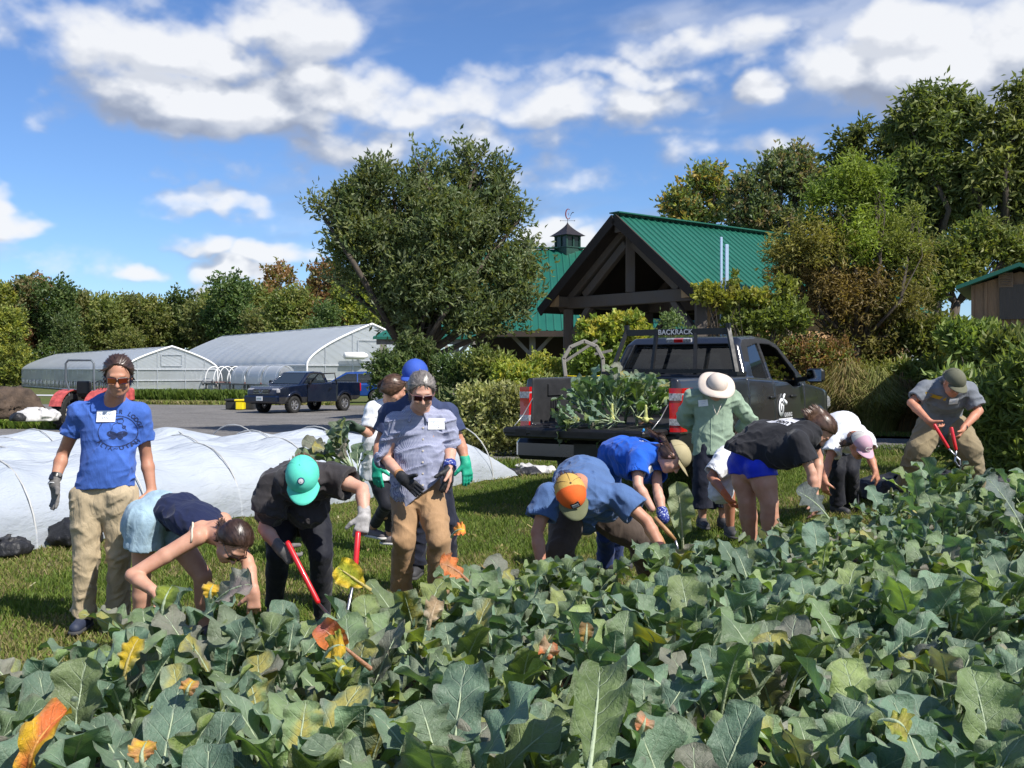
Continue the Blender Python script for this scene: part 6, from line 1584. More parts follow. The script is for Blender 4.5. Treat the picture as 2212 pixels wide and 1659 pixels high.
        mb.tube([s.hp(.104, .012, -.012), s.hp(.106, .014, 0), s.hp(.104, .012, .012)], .0035*z, 6)
        o = mb.build('sunglasses', frame_m, s.root, False, wloc(s.root))
        lens.build('lens', lens_m, o, False, wloc(o)); return o
def A_(x, y, d): return P(x/2.526, y/2.526+726, d)
def B_(x, y, d): return P(501+x/2.908, 760.6+y/2.908, d)
def C_(x, y, d): return P(1054.4+x/4.174, 881.6+y/4.174, d)
def D_(x, y, d): return P(1417.5+x/4.57, 777.9+y/4.57, d)
def E_(x, y, d): return P(1728.6+x/4.57, 743.3+y/4.57, d)

SK_TAN = skin('skin_tan', (.50, .26, .17)); SK_FAIR = skin('skin_fair', (.60, .36, .27)); SK_LIGHT = skin('skin_light', (.56, .32, .225)); SK_RED = skin('skin_ruddy', (.52, .25, .16))
H_BROWN = hair_mat('hair_dark_brown', (.045, .025, .018)); H_MID = hair_mat('hair_mid_brown', (.10, .055, .035)); H_GREY = hair_mat('hair_grey', (.13, .115, .105), 2.4)
BLACKP = mat('black_plastic', (.012, .012, .013), .35, var=.1); WHITEP = mat('paper_tag', (.82, .83, .84), .6, var=.04); INK = mat('faint_ink', (.52, .58, .74), .7, var=.1)
def lens_mat(name, c1, c2):
    m, t, b = new_mat(name); t.put(b.inputs['Base Color'], t.mix(t.noise(objco(t), 14), c1, c2))
    b.inputs['Roughness'].default_value = .06; b.inputs['Specular IOR Level'].default_value = 1.0; b.inputs['Coat Weight'].default_value = 1; return m
AMBER = lens_mat('amber_lens', (.28, .05, .01), (.06, .012, .01)); WINE = lens_mat('wine_lens', (.06, .008, .01), (.02, .008, .01))
GLOVE_GREY = mat('grey_knit_glove', (.17, .16, .15), .85, var=.25, vscale=25, bump=.5, bscale=220)
GLOVE_LG = mat('pale_grey_glove', (.38, .36, .35), .85, var=.3, vscale=30, bump=.5, bscale=220)
GLOVE_DK = mat('black_rubber_glove', (.022, .022, .024), .6, var=.25, vscale=30, bump=.4, bscale=160)
GLOVE_GRN = mat('green_glove', (.015, .40, .24), .6, var=.2, vscale=25, bump=.4, bscale=160); GLOVE_PALM = mat('cream_glove', (.5, .45, .33), .8, var=.2)
RED_GRIP = mat('red_grip', (.62, .015, .02), .3, var=.08, coat=.4); STEEL = mat('tool_steel', (.45, .45, .46), .35, 1.0, var=.2, vscale=40)

def bvh_of(o):
    me = o.data; w = wloc(o); off = Vector(w)
    return BVHTree.FromPolygons([Vector(v.co)+off for v in me.vertices], [tuple(p.vertices) for p in me.polygons])
def on_surface(bvh, pts, d, lift=.004):
    out = []; d = Vector(d).normalized(); last = None
    for p in pts:
        h = bvh.ray_cast(Vector(p)-d*.35, d)
        if h[0] is None or (h[0]-Vector(p)).length > .4:
            q = Vector(p); q = q if last is None else q-d*(q-last).dot(d)
        else: q = h[0]-d*lift; last = q
        out.append(q)
    return out
def sticker(name, obj, c, r, u, w, h, m, d, lift=.004, n=7, parent=None):
    """flat patch laid on a surface; c centre, r right, u up, d view direction into surface"""
    c, r, u = Vector(c), Vector(r).normalized(), Vector(u).normalized(); bv = bvh_of(obj)
    pts = [c+r*w*(i/(n-1)-.5)+u*h*(j/(n-1)-.5) for i in range(n) for j in range(n)]
    q = on_surface(bv, pts, d, lift)
    # stiff card: blend to its own plane
    A = np.array([(1, i/(n-1)-.5, j/(n-1)-.5) for i in range(n) for j in range(n)]); Y = np.array([tuple(v) for v in q])
    cf, *_ = np.linalg.lstsq(A, Y, rcond=None); fl = A @ cf; dd = np.array(tuple(Vector(d).normalized()))
    Y = Y*.35+fl*.65; Y = Y-dd*.003
    Q = [(i*n+j, (i+1)*n+j, (i+1)*n+j+1, i*n+j+1) for i in range(n-1) for j in range(n-1)]
    o = mesh_np(name, Y, Q, m, parent or obj, True, wloc(parent or obj)); return o, Y
def scribble(o, Y, n, r, u, d, w, h, rows=((.22, .8), (-.1, .45)), m=None):
    """faint unreadable pen strokes of a handwritten tag"""
    mb = MB(); Yc = Vector(Y.mean(0)); rr = random.Random(int(w*1e5)+int(Yc.x*100)); d = Vector(d).normalized(); r = Vector(r).normalized(); u = Vector(u).normalized()
    A = np.array([(1, (i/(n-1)-.5), (j/(n-1)-.5)) for i in range(n) for j in range(n)]); cf, *_ = np.linalg.lstsq(A, Y, rcond=None)
    for (v, ww) in rows:
        pts = []
        for k in range(int(26*ww)):
            a = -ww/2+ww*k/(26*ww); b = v+.09*math.sin(k*1.9+rr.random())
            q = np.array([1, a*.9, b]) @ cf; pts.append(Vector(q)-d*.0035)
        mb.tube(pts, .0013, 4)
    mb.build('handwriting', m or INK, o, False, wloc(o))
def name_tag(obj, c, d, w=.105, h=.062, tilt=0.0, up=(0, 0, 1), parent=None):
    d = Vector(d).normalized(); u = Vector(up); u = (u-d*u.dot(d)).normalized(); r = d.cross(u)
    Rm = Matrix.Rotation(tilt, 3, d); u, r = Rm @ u, Rm @ r
    o, Y = sticker('name_tag', obj, c, r, u, w, h, WHITEP, d, .006)
    scribble(o, Y, 7, r, u, d, w, h); return o
def person_blue():
    d = 6.75
    J = dict(head=A_(646, 218, d-.10), neck=A_(620, 365, d), ash=A_(438, 425, d-.0), bsh=A_(760, 425, d+.04), ael=A_(345, 640, d+.08), awr=A_(296, 800, d-.02),
             bel=A_(798, 660, d+.12), bwr=A_(828, 845, d+.08), ahip=A_(483, 880, d), bhip=A_(655, 880, d), akn=A_(470, 1190, d-.03), aank=A_(452, 1520, d+.02),
             bkn=A_(652, 1190, d+.02), bank=A_(645, 1500, d+.15), mid=A_(585, 700, d-.02))
    p = Person('standing man in blue print t-shirt, khaki trousers and amber sunglasses', J, 1.02, head_dir=(.26, -.90, -.34), sk=SK_TAN)
    p.autoshoe = False
    B = p.B; p.torso(B, -.004); p.arm(B, 'a'); p.arm(B, 'b'); p.leg(B, 'a', 0, 0, 2); p.leg(B, 'b'); p.head(B)
    p.hand(B, 'b', A_(826, 960, d)-J['bwr'], (-.7, -.7, 0), (-1, 0, 0), .5)
    p.body(.0058)
    # t-shirt
    S = SDF(); p.torso(S, .012, wst=.142, chest=.150, flat=.66, pel=.148, hips=False, top=.93)
    for q, t in (('a', .5), ('b', .56)): p.arm(S, q, .013, 0, t, k=.02, extra=.012, clip=True, hole=True)
    hem = A_(570, 824, d); S.chain([p.J['mid'], hem+Vector((0, 0, -.05))], [.152, .170], .66, (1, 0, 0), .02)
    S.fold = folds(.014, [((1, 0, .12), .8), ((.6, 0, -1), .5), ((-.7, .1, -1), .5)], 15, 3)
    S.cut(hem, (.06, 0, -1), .0025)
    nk = p.J['neck']; S.ell(A_(640, 338, d-.10), (.070, .10, .042), k=.004, op='s')
    shirt = p.part(S, 'tshirt', CL_BLUE, .0062)
    # trousers
    S = SDF(); S.chain([A_(572, 790, d), A_(570, 900, d)], [.140, .152], .66, (1, 0, 0), .02)
    for q in 'ab': p.leg(S, q, .006, 0, 1.97, (.100, .086, .062, .058, .057), .014, clip=(-.3, 0, 0), hole=True)
    S.fold = folds(.013, [((1, 0, .55), 1), ((-1, 0, .6), .8), ((.1, 0, 1), .5)], 13, 5)
    tr = p.part(S, 'trousers', CL_KHAKI, .0062)
    p.hair_cap(H_BROWN, .006, (.90, -.43, .010), -.075)
    p.glasses(BLACKP, AMBER)
    p.shoe('a', mat('navy_shoe', (.03, .04, .075), .7, bump=.3), mat('shoe_sole', (.06, .06, .06), .8), (.1, -1, 0)); p.shoe('b', MATS['navy_shoe'], MATS['shoe_sole'], (.3, -1, 0))
    p.glove('work_glove', GLOVE_GREY, 'a', A_(318, 1000, d-.05)-J['awr'], A_(370, 930, d-.12)-A_(300, 860, d), (.4, -.4, .0), curl=.28)
    S = SDF(); w = J['awr']; ax = (w-J['ael']).normalized(); S.cone(w-ax*.05, w-ax*.035, .036, .037, k=.005)
    S.cut(w-ax*.022, ax); S.cut(w-ax*.062, -ax); wt = p.part(S, 'wristwatch', BLACKP, .004)
    mb = MB(); mb.box(w-ax*.042+Vector((-.012, -.036, 0)), (.034, .010, .036), frame_R(ax), .003); mb.build('watch_face', mat('watch_glass', (.02, .02, .025), .1, spec=1), wt, False, wloc(wt))
    mb = MB(); mb.tube([w+ax*.0+Vector((math.cos(a)*.037, math.sin(a)*.034, .006*math.sin(a*3))) for a in np.linspace(0, 2*PI, 15)[:-1]], .004, 5, closed=True)
    mb.build('wristband', mat('white_band', (.6, .6, .6), .6), p.root, True, wloc(p.root))
    # print on the shirt
    bv = bvh_of(shirt); ink = cloth('shirt_print_ink', (.022, .035, .10), .9, .1, .2)
    cx, cy, R = 617, 523, 97
    V = []; F = []
    def addmesh(pts, faces):
        o = len(V); V.extend(on_surface(bv, pts, (0, 1, 0), .0022)); F.extend([tuple(i+o for i in f) for f in faces])
    def ring(cx, cy, rx, ry, w, a0=0, a1=2*PI, n=48):
        pts = []
        for k in range(n+1):
            a = a0+(a1-a0)*k/n
            for s_ in (0, 1): pts.append(A_(cx+(rx-s_*w)*math.cos(a), cy-(ry-s_*w)*math.sin(a), d-.15))
        addmesh(pts, [(2*k, 2*k+1, 2*k+3, 2*k+2) for k in range(n)])
    def disc(cx, cy, rx, ry, rot=0, n=16):
        pts = [A_(cx, cy, d-.15)]+[A_(cx+rx*math.cos(a)*math.cos(rot)-ry*math.sin(a)*math.sin(rot), cy+rx*math.cos(a)*math.sin(rot)+ry*math.sin(a)*math.cos(rot), d-.15) for a in np.linspace(0, 2*PI, n+1)[:-1]]
        addmesh(pts, [(0, 1+k, 1+(k+1) % n) for k in range(n)])
    ring(cx, cy, 95, 86, 4)
    # generic crouching skier
    disc(598, 540, 30, 17, .35); disc(642, 540, 28, 17, -.3); disc(603, 556, 14, 10); disc(637, 557, 14, 10)
    ring(622, 497, 26, 22, 3, 0, PI); ring(632, 468, 16, 15, 3); ring(652, 500, 9, 9, 5); disc(626, 455, 20, 5, -.2)
    for (x0, y0, x1, y1) in ((545, 568, 600, 560), (640, 560, 690, 578), (600, 500, 585, 525), (650, 495, 665, 520)):
        pts = [A_(x0, y0-3, d-.15), A_(x1, y1-3, d-.15), A_(x1, y1+3, d-.15), A_(x0, y0+3, d-.15)]; addmesh(pts, [(0, 1, 2, 3)])
    def arc(txt, R0, R1, a_mid, span, size, flip=False):
        n = len(txt)
        for k, ch in enumerate(txt):
            if ch == ' ': continue
            a = a_mid+(span/2-span*k/(n-1))*(1 if not flip else -1)
            tv, tf = text_mesh(ch, size, .8)
            pts = []
            for v in tv:
                rr_ = (v[1]-size*.35)*(1 if not flip else -1); tx = v[0]
                ca, sa = math.cos(a), math.sin(a)
                ex = (sa, ca) if not flip else (-sa, -ca)      # tangent in image (x right, y down)
                px = cx+(R0+rr_)*ca+tx*ex[0]; py = cy-(R1+rr_)*sa+tx*ex[1]
                pts.append(A_(px, py, d-.15))
            addmesh(pts, tf)
    arc('      ER LODGE', 112, 108, PI/2, 2.75, 32)
    arc('ALTA~UTAH', 112, 92, -PI/2, 1.75, 32, True)
    poly_mesh('shirt_print', V, F, ink, shirt, wloc(shirt))
    name_tag(shirt, A_(556, 440, d-.16), (0, 1, 0), .112, .07, 0.0)
    return p
def frame_R(ax):
    x = Vector(ax).normalized(); y = Vector((0, -1, 0)).cross(x).normalized(); z = x.cross(y); return Matrix((y, z, x)).transposed()
def cut_sleeve(p, o, q, t):
    """trim a garment square across the upper arm / leg at t (already closed volume: delete and cap)"""
    return o
CL_BLUE = cloth('cornflower_cotton', (.055, .135, .47)); CL_KHAKI = cloth('khaki_twill', (.44, .35, .225), .9, .5)
person_blue()
def dress(p, top=None, bottom=None, skin_arms=(0, 2), h=.0065, hands='ab', torso={}):
    """body and clothes of one person. top/bottom: dicts of settings"""
    B = p.B; p.torso(B, -.006, **torso)
    p.arm(B, 'a'); p.arm(B, 'b')
    lk = (bottom or {}).get('legr', (.088, .070, .052, .054, .036))
    p.leg(B, 'a', r=lk); p.leg(B, 'b', r=lk); p.head(B)
    out = {}
    if top:
        S = SDF(); t = dict(torso); t.update(top.get('torso', {}))
        p.torso(S, top.get('x', .014), hips=False, **t)
        for q, tt in (('a', top.get('sa', .5)), ('b', top.get('sb', .5))):
            if tt: p.arm(S, q, top.get('sx', .020), 0, tt, k=.02, extra=top.get('sex', .010), clip=True, hole=True)
        for c in top.get('chains', ()): S.chain(c[0], c[1], c[2] if len(c) > 2 else 1, c[3] if len(c) > 3 else None, .03)
        S.fold = folds(top.get('amp', .013), top.get('dirs', [((1, 0, .2), 1), ((.3, 0, -1), .6), ((-.8, .3, -.6), .5)]), top.get('fs', 14), top.get('seed', 1))
        for (a, n) in top.get('cuts', ()): S.cut(a, n, .002)
        nk = top.get('neck')
        if nk: S.ell(nk, (.065, .08, .05), k=.004, op='s')
        out['top'] = p.part(S, top.get('name', 'tshirt'), top['m'], h)
    if bottom:
        S = SDF(); J = p.J; pe = (J['ahip']+J['bhip'])/2; md = J.get('mid')
        w = bottom.get('w', .150); S.chain([lerp(pe, md, .35), pe], [w, w+.008], .68, p.pside, .02); S.cone(J['ahip'], J['bhip'], .10, .10, k=.02)
        for q in 'ab': p.leg(S, q, bottom.get('x', .006), 0, bottom.get('t', 1.95), bottom.get('r', (.100, .088, .070, .066, .060)), .015, clip=True, hole=bottom.get('hole', True))
        S.fold = folds(bottom.get('amp', .014), bottom.get('dirs', [((1, 0, .5), 1), ((-1, 0, .6), .8), ((.1, 0, 1), .4)]), 13, bottom.get('seed', 4))
        for (a, n) in bottom.get('cuts', ()): S.cut(a, n, .002)
        out['bottom'] = p.part(S, bottom.get('name', 'trousers'), bottom['m'], h)
    return out

def gingham(t, co, c):
    s = t.new('ShaderNodeSeparateXYZ'); t.l.new(co, s.inputs[0])
    a = t.m('GREATER_THAN', t.m('SINE', t.m('MULTIPLY', t.m('ADD', s.outputs[0], s.outputs[1]), 760)), 0)
    b = t.m('GREATER_THAN', t.m('SINE', t.m('MULTIPLY', s.outputs[2], 760)), 0)
    k = t.m('MULTIPLY', t.m('ADD', a, b), .5)
    return t.mix(k, (.10, .11, .23), (.48, .50, .60))
CL_NAVY = cloth('navy_knit', (.010, .016, .055)); CL_DENIM = cloth('light_denim', (.33, .46, .55), .9, .4, .5, .25); CL_CHAR = cloth('charcoal_cotton', (.038, .034, .036), .8)
CL_BLACK = cloth('black_leggings', (.010, .011, .018), .7); CL_GING = cloth('gingham_shirt', (.25, .27, .4), pattern=gingham); CL_TAN = cloth('tan_canvas', (.36, .22, .115))
CL_SLATE = cloth('slate_navy_cotton', (.040, .055, .12)); CL_DKPANT = cloth('dark_navy_trousers', (.014, .017, .032)); CL_WHITE = cloth('white_cotton', (.74, .75, .78))
CAP_BLUE = mat('royal_cap', (.030, .085, .42), .8, bump=.3, bscale=300); CAP_MINT = mat('mint_cap', (.10, .62, .47), .8, bump=.3, bscale=300)
IVORY = mat('ivory_strap', (.75, .66, .52), .7)

def bent_denim():
    d = 6.5
    J = dict(head=A_(1272, 1128, 6.02), neck=A_(1180, 1075, 6.2), ash=A_(1075, 1095, 6.12), bsh=A_(1215, 1010, 6.42), ael=A_(722, 1305, 5.98), awr=A_(850, 1400, 5.9),
             bel=A_(1350, 1225, 6.1), bwr=A_(1385, 1395, 6.0), ahip=A_(795, 1000, 6.45), bhip=A_(900, 1010, 6.66), akn=A_(772, 1290, 6.48), aank=A_(775, 1640, 6.55),
             bkn=A_(1105, 1310, 6.6), bank=A_(1130, 1660, 6.75), mid=A_(960, 950, 6.5))
    p = Person('woman bent double in navy tank top and pale denim shorts beside the standing man', J, 1.0, head_dir=(.28, -.42, -.86), head_up=(.8, -.5, .35), sk=SK_LIGHT)
    B = p.B; p.torso(B, -.006, wst=.12, chest=.14, pel=.14); p.arm(B, 'a', r=(.050, .045, .038, .042, .028)); p.arm(B, 'b'); p.leg(B, 'a', .002); p.leg(B, 'b', .004); p.head(B)
    p.hand(B, 'a', (.7, -.1, -.6), (0, -1, -.3), (0, 0, -1), .6); p.hand(B, 'b', (0, 0, -1), (-1, -.2, 0), (0, 1, 0), .6); p.body(.0058)
    S = SDF(); J = p.J; pe = (J['ahip']+J['bhip'])/2; sm = (J['ash']+J['bsh'])/2
    S.chain([lerp(pe, J['mid'], .2), J['mid'], lerp(J['mid'], sm, .55), lerp(J['mid'], sm, .80)], [.150, .140, .148, .128], .68, [p.pside, (p.pside+p.side)/2, p.side], .02, ik=.03)
    S.chain([lerp(J['mid'], sm, .7), lerp(sm, J['neck'], .75)], [.10, .064], .8, p.side, .03)
    S.fold = folds(.011, [((1, 0, -.3), 1), ((.5, -.5, -.9), .7)], 15, 8); S.cut(A_(835, 960, 6.4), (-1, 0, .25), .003)
    top = p.part(S, 'tank_top', CL_NAVY, .0062)
    S = SDF(); S.chain([A_(850, 960, 6.52), A_(800, 1000, 6.52)], [.146, .155], .74, p.pside, .02); S.cone(J['ahip'], J['bhip'], .115, .115, k=.02)
    for q in 'ab': p.leg(S, q, .030, 0, .52, extra=.01, clip=True, hole=True)
    S.fold = folds(.011, [((.3, 0, 1), 1), ((1, 0, .2), .6)], 15, 3); sh = p.part(S, 'denim_shorts', CL_DENIM, .006)
    S = SDF()
    for q in 'ab': p.leg(S, q, .034, .45, .52, extra=.01, clip=True, hole=True, k=.003)
    for q in 'ab':
        a = lerp(J[q+'hip'], J[q+'kn'], .45); dd = (J[q+'kn']-J[q+'hip']).normalized()
    p.part(S, 'hem', cloth('denim_hem', (.42, .55, .62), .9, .3, .5), .006, parent=sh)
    bd = bvh_of([o for o in p.root.children if o.name.startswith('body')][0])
    for (pts, nm) in (([(1030, 965), (1042, 1000), (1052, 1040), (1062, 1085), (1068, 1130), (1064, 1160)], 0), ([(1200, 955), (1235, 985), (1268, 1020)], 1)):
        mb = MB(); q = on_surface(bd, [A_(x, y, 6.15) for x, y in pts], (-.05, .85, -.5), .002); mb.tube(q, .0065, 6); mb.build('bra_strap', IVORY, p.root, True, wloc(p.root))
    p.hair_cap(H_BROWN, .008, (.85, -.5, .008), -.065, extra=lambda S: S.chain([A_(1220, 1050, 6.1), A_(1190, 1035, 6.12), A_(1150, 1040, 6.15)], [.026, .022, .010], k=.01))
    p.glasses(BLACKP, WINE)

def bent_mint():
    J = dict(head=B_(450, 800, 5.98), neck=B_(450, 770, 6.2), ash=B_(265, 830, 6.32), bsh=B_(640, 790, 6.3), ael=B_(205, 1110, 6.3), awr=B_(305, 1235, 6.15),
             bel=B_(818, 860, 6.22), bwr=B_(832, 1030, 6.1), ahip=B_(320, 1000, 6.8), bhip=B_(500, 1000, 6.8), akn=B_(290, 1270, 6.62), aank=B_(265, 1600, 6.8),
             bkn=B_(562, 1270, 6.6), bank=B_(565, 1660, 6.8), mid=B_(410, 850, 6.62))
    p = Person('person in charcoal shirt and mint green cap bending over with red loppers', J, 1.03, head_dir=(.14, -.58, -.80), head_up=(.02, -.80, .60), sk=SK_FAIR)
    o = dress(p, dict(m=CL_CHAR, x=.016, sa=.62, sb=.52, sx=.03, sex=.03, name='shirt', torso=dict(wst=.165, chest=.175, pel=.165), amp=.016, seed=11,
              dirs=[((.2, -.8, -.5), 1), ((1, 0, -.3), .7), ((-.6, 0, -1), .5)], chains=[([B_(470, 930, 6.5), B_(480, 985, 6.45)], [.13, .12], .7, (1, 0, 0)), ([B_(250, 900, 6.35), B_(235, 1010, 6.33)], [.085, .075])]),
              dict(m=CL_BLACK, name='leggings', x=.004, r=(.100, .088, .062, .060, .045), amp=.006, w=.165))
    p.body(.0065)
    c, cc, f2, u2 = p.cap(CAP_MINT, CAP_MINT, CAP_MINT, bill_len=.08)
    mb = MB(); nn = (f2*.72+u2*.7).normalized(); lc = bvh_of(c).ray_cast(cc+nn*.4, -nn)[0]-nn*.002
    for r, h in ((.021, .002),):
        mb.lathe(lc, nn, [(.0005, .006), (.019, .005), (.020, 0)], 20)
    lg = mb.build('round_patch', mat('patch_navy', (.02, .05, .16), .7), c, False, wloc(c))
    mb = MB(); mb.lathe(lc, nn, [(.0005, .0085), (.014, .0075), (.0145, .002)], 18); mb.tube([lc+nn*.008, lc+nn*.010], .004, 6); mb.build('patch_centre', mat('patch_white', (.7, .7, .72), .7), lg, False, wloc(lg))
    p.hair_cap(H_MID, .002, (.8, -.6, -.01), -.07, top=.03)
    p.glove('work_glove', GLOVE_GREY, 'a', B_(395, 1320, 6.1)-J['awr'], (.4, -.2, .8), (.3, 1, -.2), curl=1.35, tcurl=.7)
    p.glove('work_glove', GLOVE_LG, 'b', B_(812, 1120, 6.05)-J['bwr'], (-1, -.3, 0), (-.2, 1, 0), curl=1.35, tcurl=.7)
    loppers('long handled loppers with red grips held by the person in the mint cap', B_(345, 1190, 6.12), B_(545, 1580, 6.0), B_(792, 1130, 6.03), B_(772, 1400, 5.95), B_(700, 1760, 5.85))

def loppers(label, a0, a1, b0, b1, piv, rad=.017, flat=False):
    a0, a1, b0, b1, piv = map(Vector, (a0, a1, b0, b1, piv)); base = G(piv.x, piv.y)
    r = thing('loppers', label, 'loppers', base)
    for (s, e) in ((a0, a1), (b0, b1)):
        mb = MB(); mb.tube([s, s+(e-s)*.04, s+(e-s)*.96, e], [rad*.8, rad, rad*.92, rad*.7], 12); h = mb.build('handle', RED_GRIP, r, True, base)
        mb = MB(); mb.tube([e, e+(piv-e)*.7, piv], [.009, .009, .012], 8); mb.build('steel_arm', STEEL, h, True, base)
    dn = ((piv-a0).normalized()+(piv-b0).normalized()).normalized(); sd_ = dn.cross(Vector((0, 1, 0))).normalized()
    for sg in (-1, 1):
        mb = MB(); mb.tube([piv, piv+dn*.04+sd_*.022*sg, piv+dn*.085+sd_*.012*sg, piv+dn*.10-sd_*.004*sg], [.012, .011, .008, .002], 6); mb.build('blade', STEEL, r, False, base)
    return r

def plaid_woman():
    J = dict(head=B_(1192, 250, 6.83), neck=B_(1178, 375, 6.97), ash=B_(1035, 455, 6.95), bsh=B_(1335, 430, 7.02), ael=B_(970, 670, 6.97), awr=B_(1075, 795, 6.8),
             bel=B_(1370, 590, 7.05), bwr=B_(1368, 725, 6.88), ahip=B_(1095, 915, 6.98), bhip=B_(1240, 905, 6.98), akn=B_(1082, 1180, 6.86), aank=B_(1062, 1500, 7.05),
             bkn=B_(1302, 1190, 6.8), bank=B_(1300, 1520, 7.0), mid=B_(1178, 650, 6.96))
    p = Person('grey haired woman in blue and white checked shirt and tan trousers', J, 1.0, head_dir=(.16, -.86, -.42), sk=SK_FAIR)
    p.autoshoe = False
    c1 = B_(1150, 780, 6.93)
    o = dress(p, dict(m=CL_GING, x=.012, sa=1.05, sb=1.0, sx=.018, sex=.008, name='checked_shirt', amp=.013, seed=21, torso=dict(wst=.135, chest=.132, pel=.145), fs=16,
              chains=[([B_(1170, 640, 6.96), B_(1155, 800, 6.96), B_(1135, 905, 6.94)], [.138, .146, .12], .68, (1, 0, 0))],
              cuts=[(B_(1140, 985, 6.9), (-.22, 0, -1)), (B_(1300, 800, 6.9), (.75, 0, -.9)), (B_(990, 905, 6.9), (-.75, 0, -.8))], neck=B_(1188, 352, 6.86)),
              dict(m=CL_TAN, x=.004, r=(.092, .082, .066, .062, .060), w=.138, amp=.014, seed=9), h=.006)
    p.hand(p.B, 'b', (0, 0, -1), (0, -1, 0), (-1, 0, 0), .3)
    p.body(.006)
    sh = o['top']
    # collar and placket, pockets
    co = SDF(); n = J['neck']
    for sg in (-1, 1):
        co.chain([n+Vector((.0, .045, .035)), n+Vector((sg*.058, .005, .022)), n+Vector((sg*.045, -.06, -.02)), n+Vector((sg*.06, -.095, -.06))], [.012, .014, .016, .008], k=.006)
    p.part(co, 'collar', CL_GING, .005, parent=sh)
    bv = bvh_of(sh)
    for i in range(6):
        q = on_surface(bv, [B_(1195+i*0, 480+i*72, 6.8)], (0, 1, 0), .003)[0]; mb = MB(); mb.lathe(q, (0, -1, 0), [(.0004, .003), (.006, .002), (.006, -.002)], 10); mb.build('button', IVORY, sh, False, wloc(sh))
    S = SDF()
    for q in 'ab':
        t = 1.0 if q == 'a' else .95
        p.arm(S, q, .034, t-.16, t+.04, k=.004, extra=.008, clip=True, hole=True)
    S.fold = folds(.006, [((1, 0, .2), 1)], 20, 4)
    # one rolled cuff per sleeve
    for q in 'ab':
        S = SDF(); t = 1.04 if q == 'a' else .99; p.arm(S, q, .031, t-.17, t, k=.004, extra=.010, clip=True, hole=True)
        S.cut(lerp(J[q+'sh'], J[q+'el'], t-.17), -(J[q+'el']-J[q+'sh'])); S.fold = folds(.006, [((1, 0, .2), 1)], 22, 4); p.part(S, 'sleeve_cuff', CL_GING, .006, parent=sh)
    name_tag(sh, B_(1280, 455, 6.82), (.0, 1, 0), .105, .072, .03)
    p.hair_cap(H_GREY, .008, (.88, -.46, .022), -.07, extra=lambda S: S.ell(p.hp(-.11, -.02), (.04, .035, .035), k=.02))
    p.glasses(mat('tortoise_frame', (.20, .10, .09), .3), WINE)
    p.glove('work_glove', GLOVE_DK, 'a', B_(1255, 935, 6.72)-J['awr'], (.5, -.2, .9), (0, -.6, .8), curl=.18, cuff=.03)
    p.glove('work_glove', GLOVE_DK, 'b', B_(1352, 860, 6.84)-J['bwr'], (-.7, -.7, 0), (-1, 0.3, 0), curl=.35, cuff=.01)
    w = J['bwr']; ax = (w-J['bel']).normalized(); S = SDF(); S.cone(w-ax*.05, w+ax*.005, .040, .042, k=.004); S.cut(w+ax*.01, ax); S.cut(w-ax*.045, -ax); S.fold = folds(.005, [((1, 0, 0), 1)], 30)
    m, t, b = new_mat('blue_bandana'); t.put(b.inputs['Base Color'], t.ramp(t.noise(objco(t), 70, 2), [(.55, (.012, .03, .22)), (.62, (.5, .55, .7))])); b.inputs['Roughness'].default_value = .8
    p.part(S, 'bandana', m, .005); MATS['blue_bandana'] = m
    wa = J['awr']; axa = (wa-J['ael']).normalized()
    for k, cc in ((.05, (.55, .28, .10)), (.062, (.5, .22, .12))):
        mb = MB(); u = axa.orthogonal().normalized(); v = axa.cross(u); mb.tube([wa-axa*k+(u*math.cos(a)+v*math.sin(a))*.033 for a in np.linspace(0, 2*PI, 15)[:-1]], .003, 5, closed=True)
        mb.build('bracelet', mat('bracelet', cc, .5), p.root, True, wloc(p.root))
    p.shoe('a', mat('brown_boot', (.10, .06, .035), .7, bump=.3), MATS['shoe_sole'], (0, -1, 0)); p.shoe('b', MATS['brown_boot'], MATS['shoe_sole'], (.2, -1, 0))

def navy_green_gloves():
    d = 7.85
    J = dict(head=B_(1152, 165, d-.08), neck=B_(1168, 290, d), ash=B_(995, 385, d), bsh=B_(1350, 385, d), ael=B_(928, 570, d), awr=B_(910, 705, d-.08),
             bel=B_(1432, 565, d), bwr=B_(1468, 690, d-.06), ahip=B_(1130, 810, d), bhip=B_(1280, 810, d), akn=B_(1165, 1060, d), aank=B_(1160, 1330, d+.05),
             bkn=B_(1350, 1060, d), bank=B_(1345, 1330, d+.05), mid=B_(1180, 590, d))
    p = Person('person in navy t-shirt, blue cap and green gloves behind the checked shirt', J, 1.04, head_dir=(-.1, -.93, -.3), sk=SK_TAN)
    dress(p, dict(m=CL_SLATE, x=.016, sa=.62, sb=.62, neck=B_(1165, 262, d-.05), torso=dict(wst=.15, chest=.165)), dict(m=CL_DKPANT, x=.004))
    p.body(.0075); p.cap(CAP_BLUE, CAP_BLUE, CAP_BLUE)
    p.glove('work_glove', GLOVE_GRN, 'a', (.03, -.1, -1), (.9, -.4, 0), (.3, .4, 0), curl=.3, cuff=.03)
    p.glove('work_glove', GLOVE_GRN, 'b', (.15, -.1, -1), (-.9, -.4, 0), (-.3, .4, 0), curl=.3, cuff=.03)
    w = J['bwr']; ax = (w-J['bel']).normalized(); mb = MB(); mb.tube([w-ax*.045, w-ax*.03], [.035, .035], 12); mb.build('wristwatch', mat('tan_strap', (.5, .28, .12), .6), p.root, True, wloc(p.root))

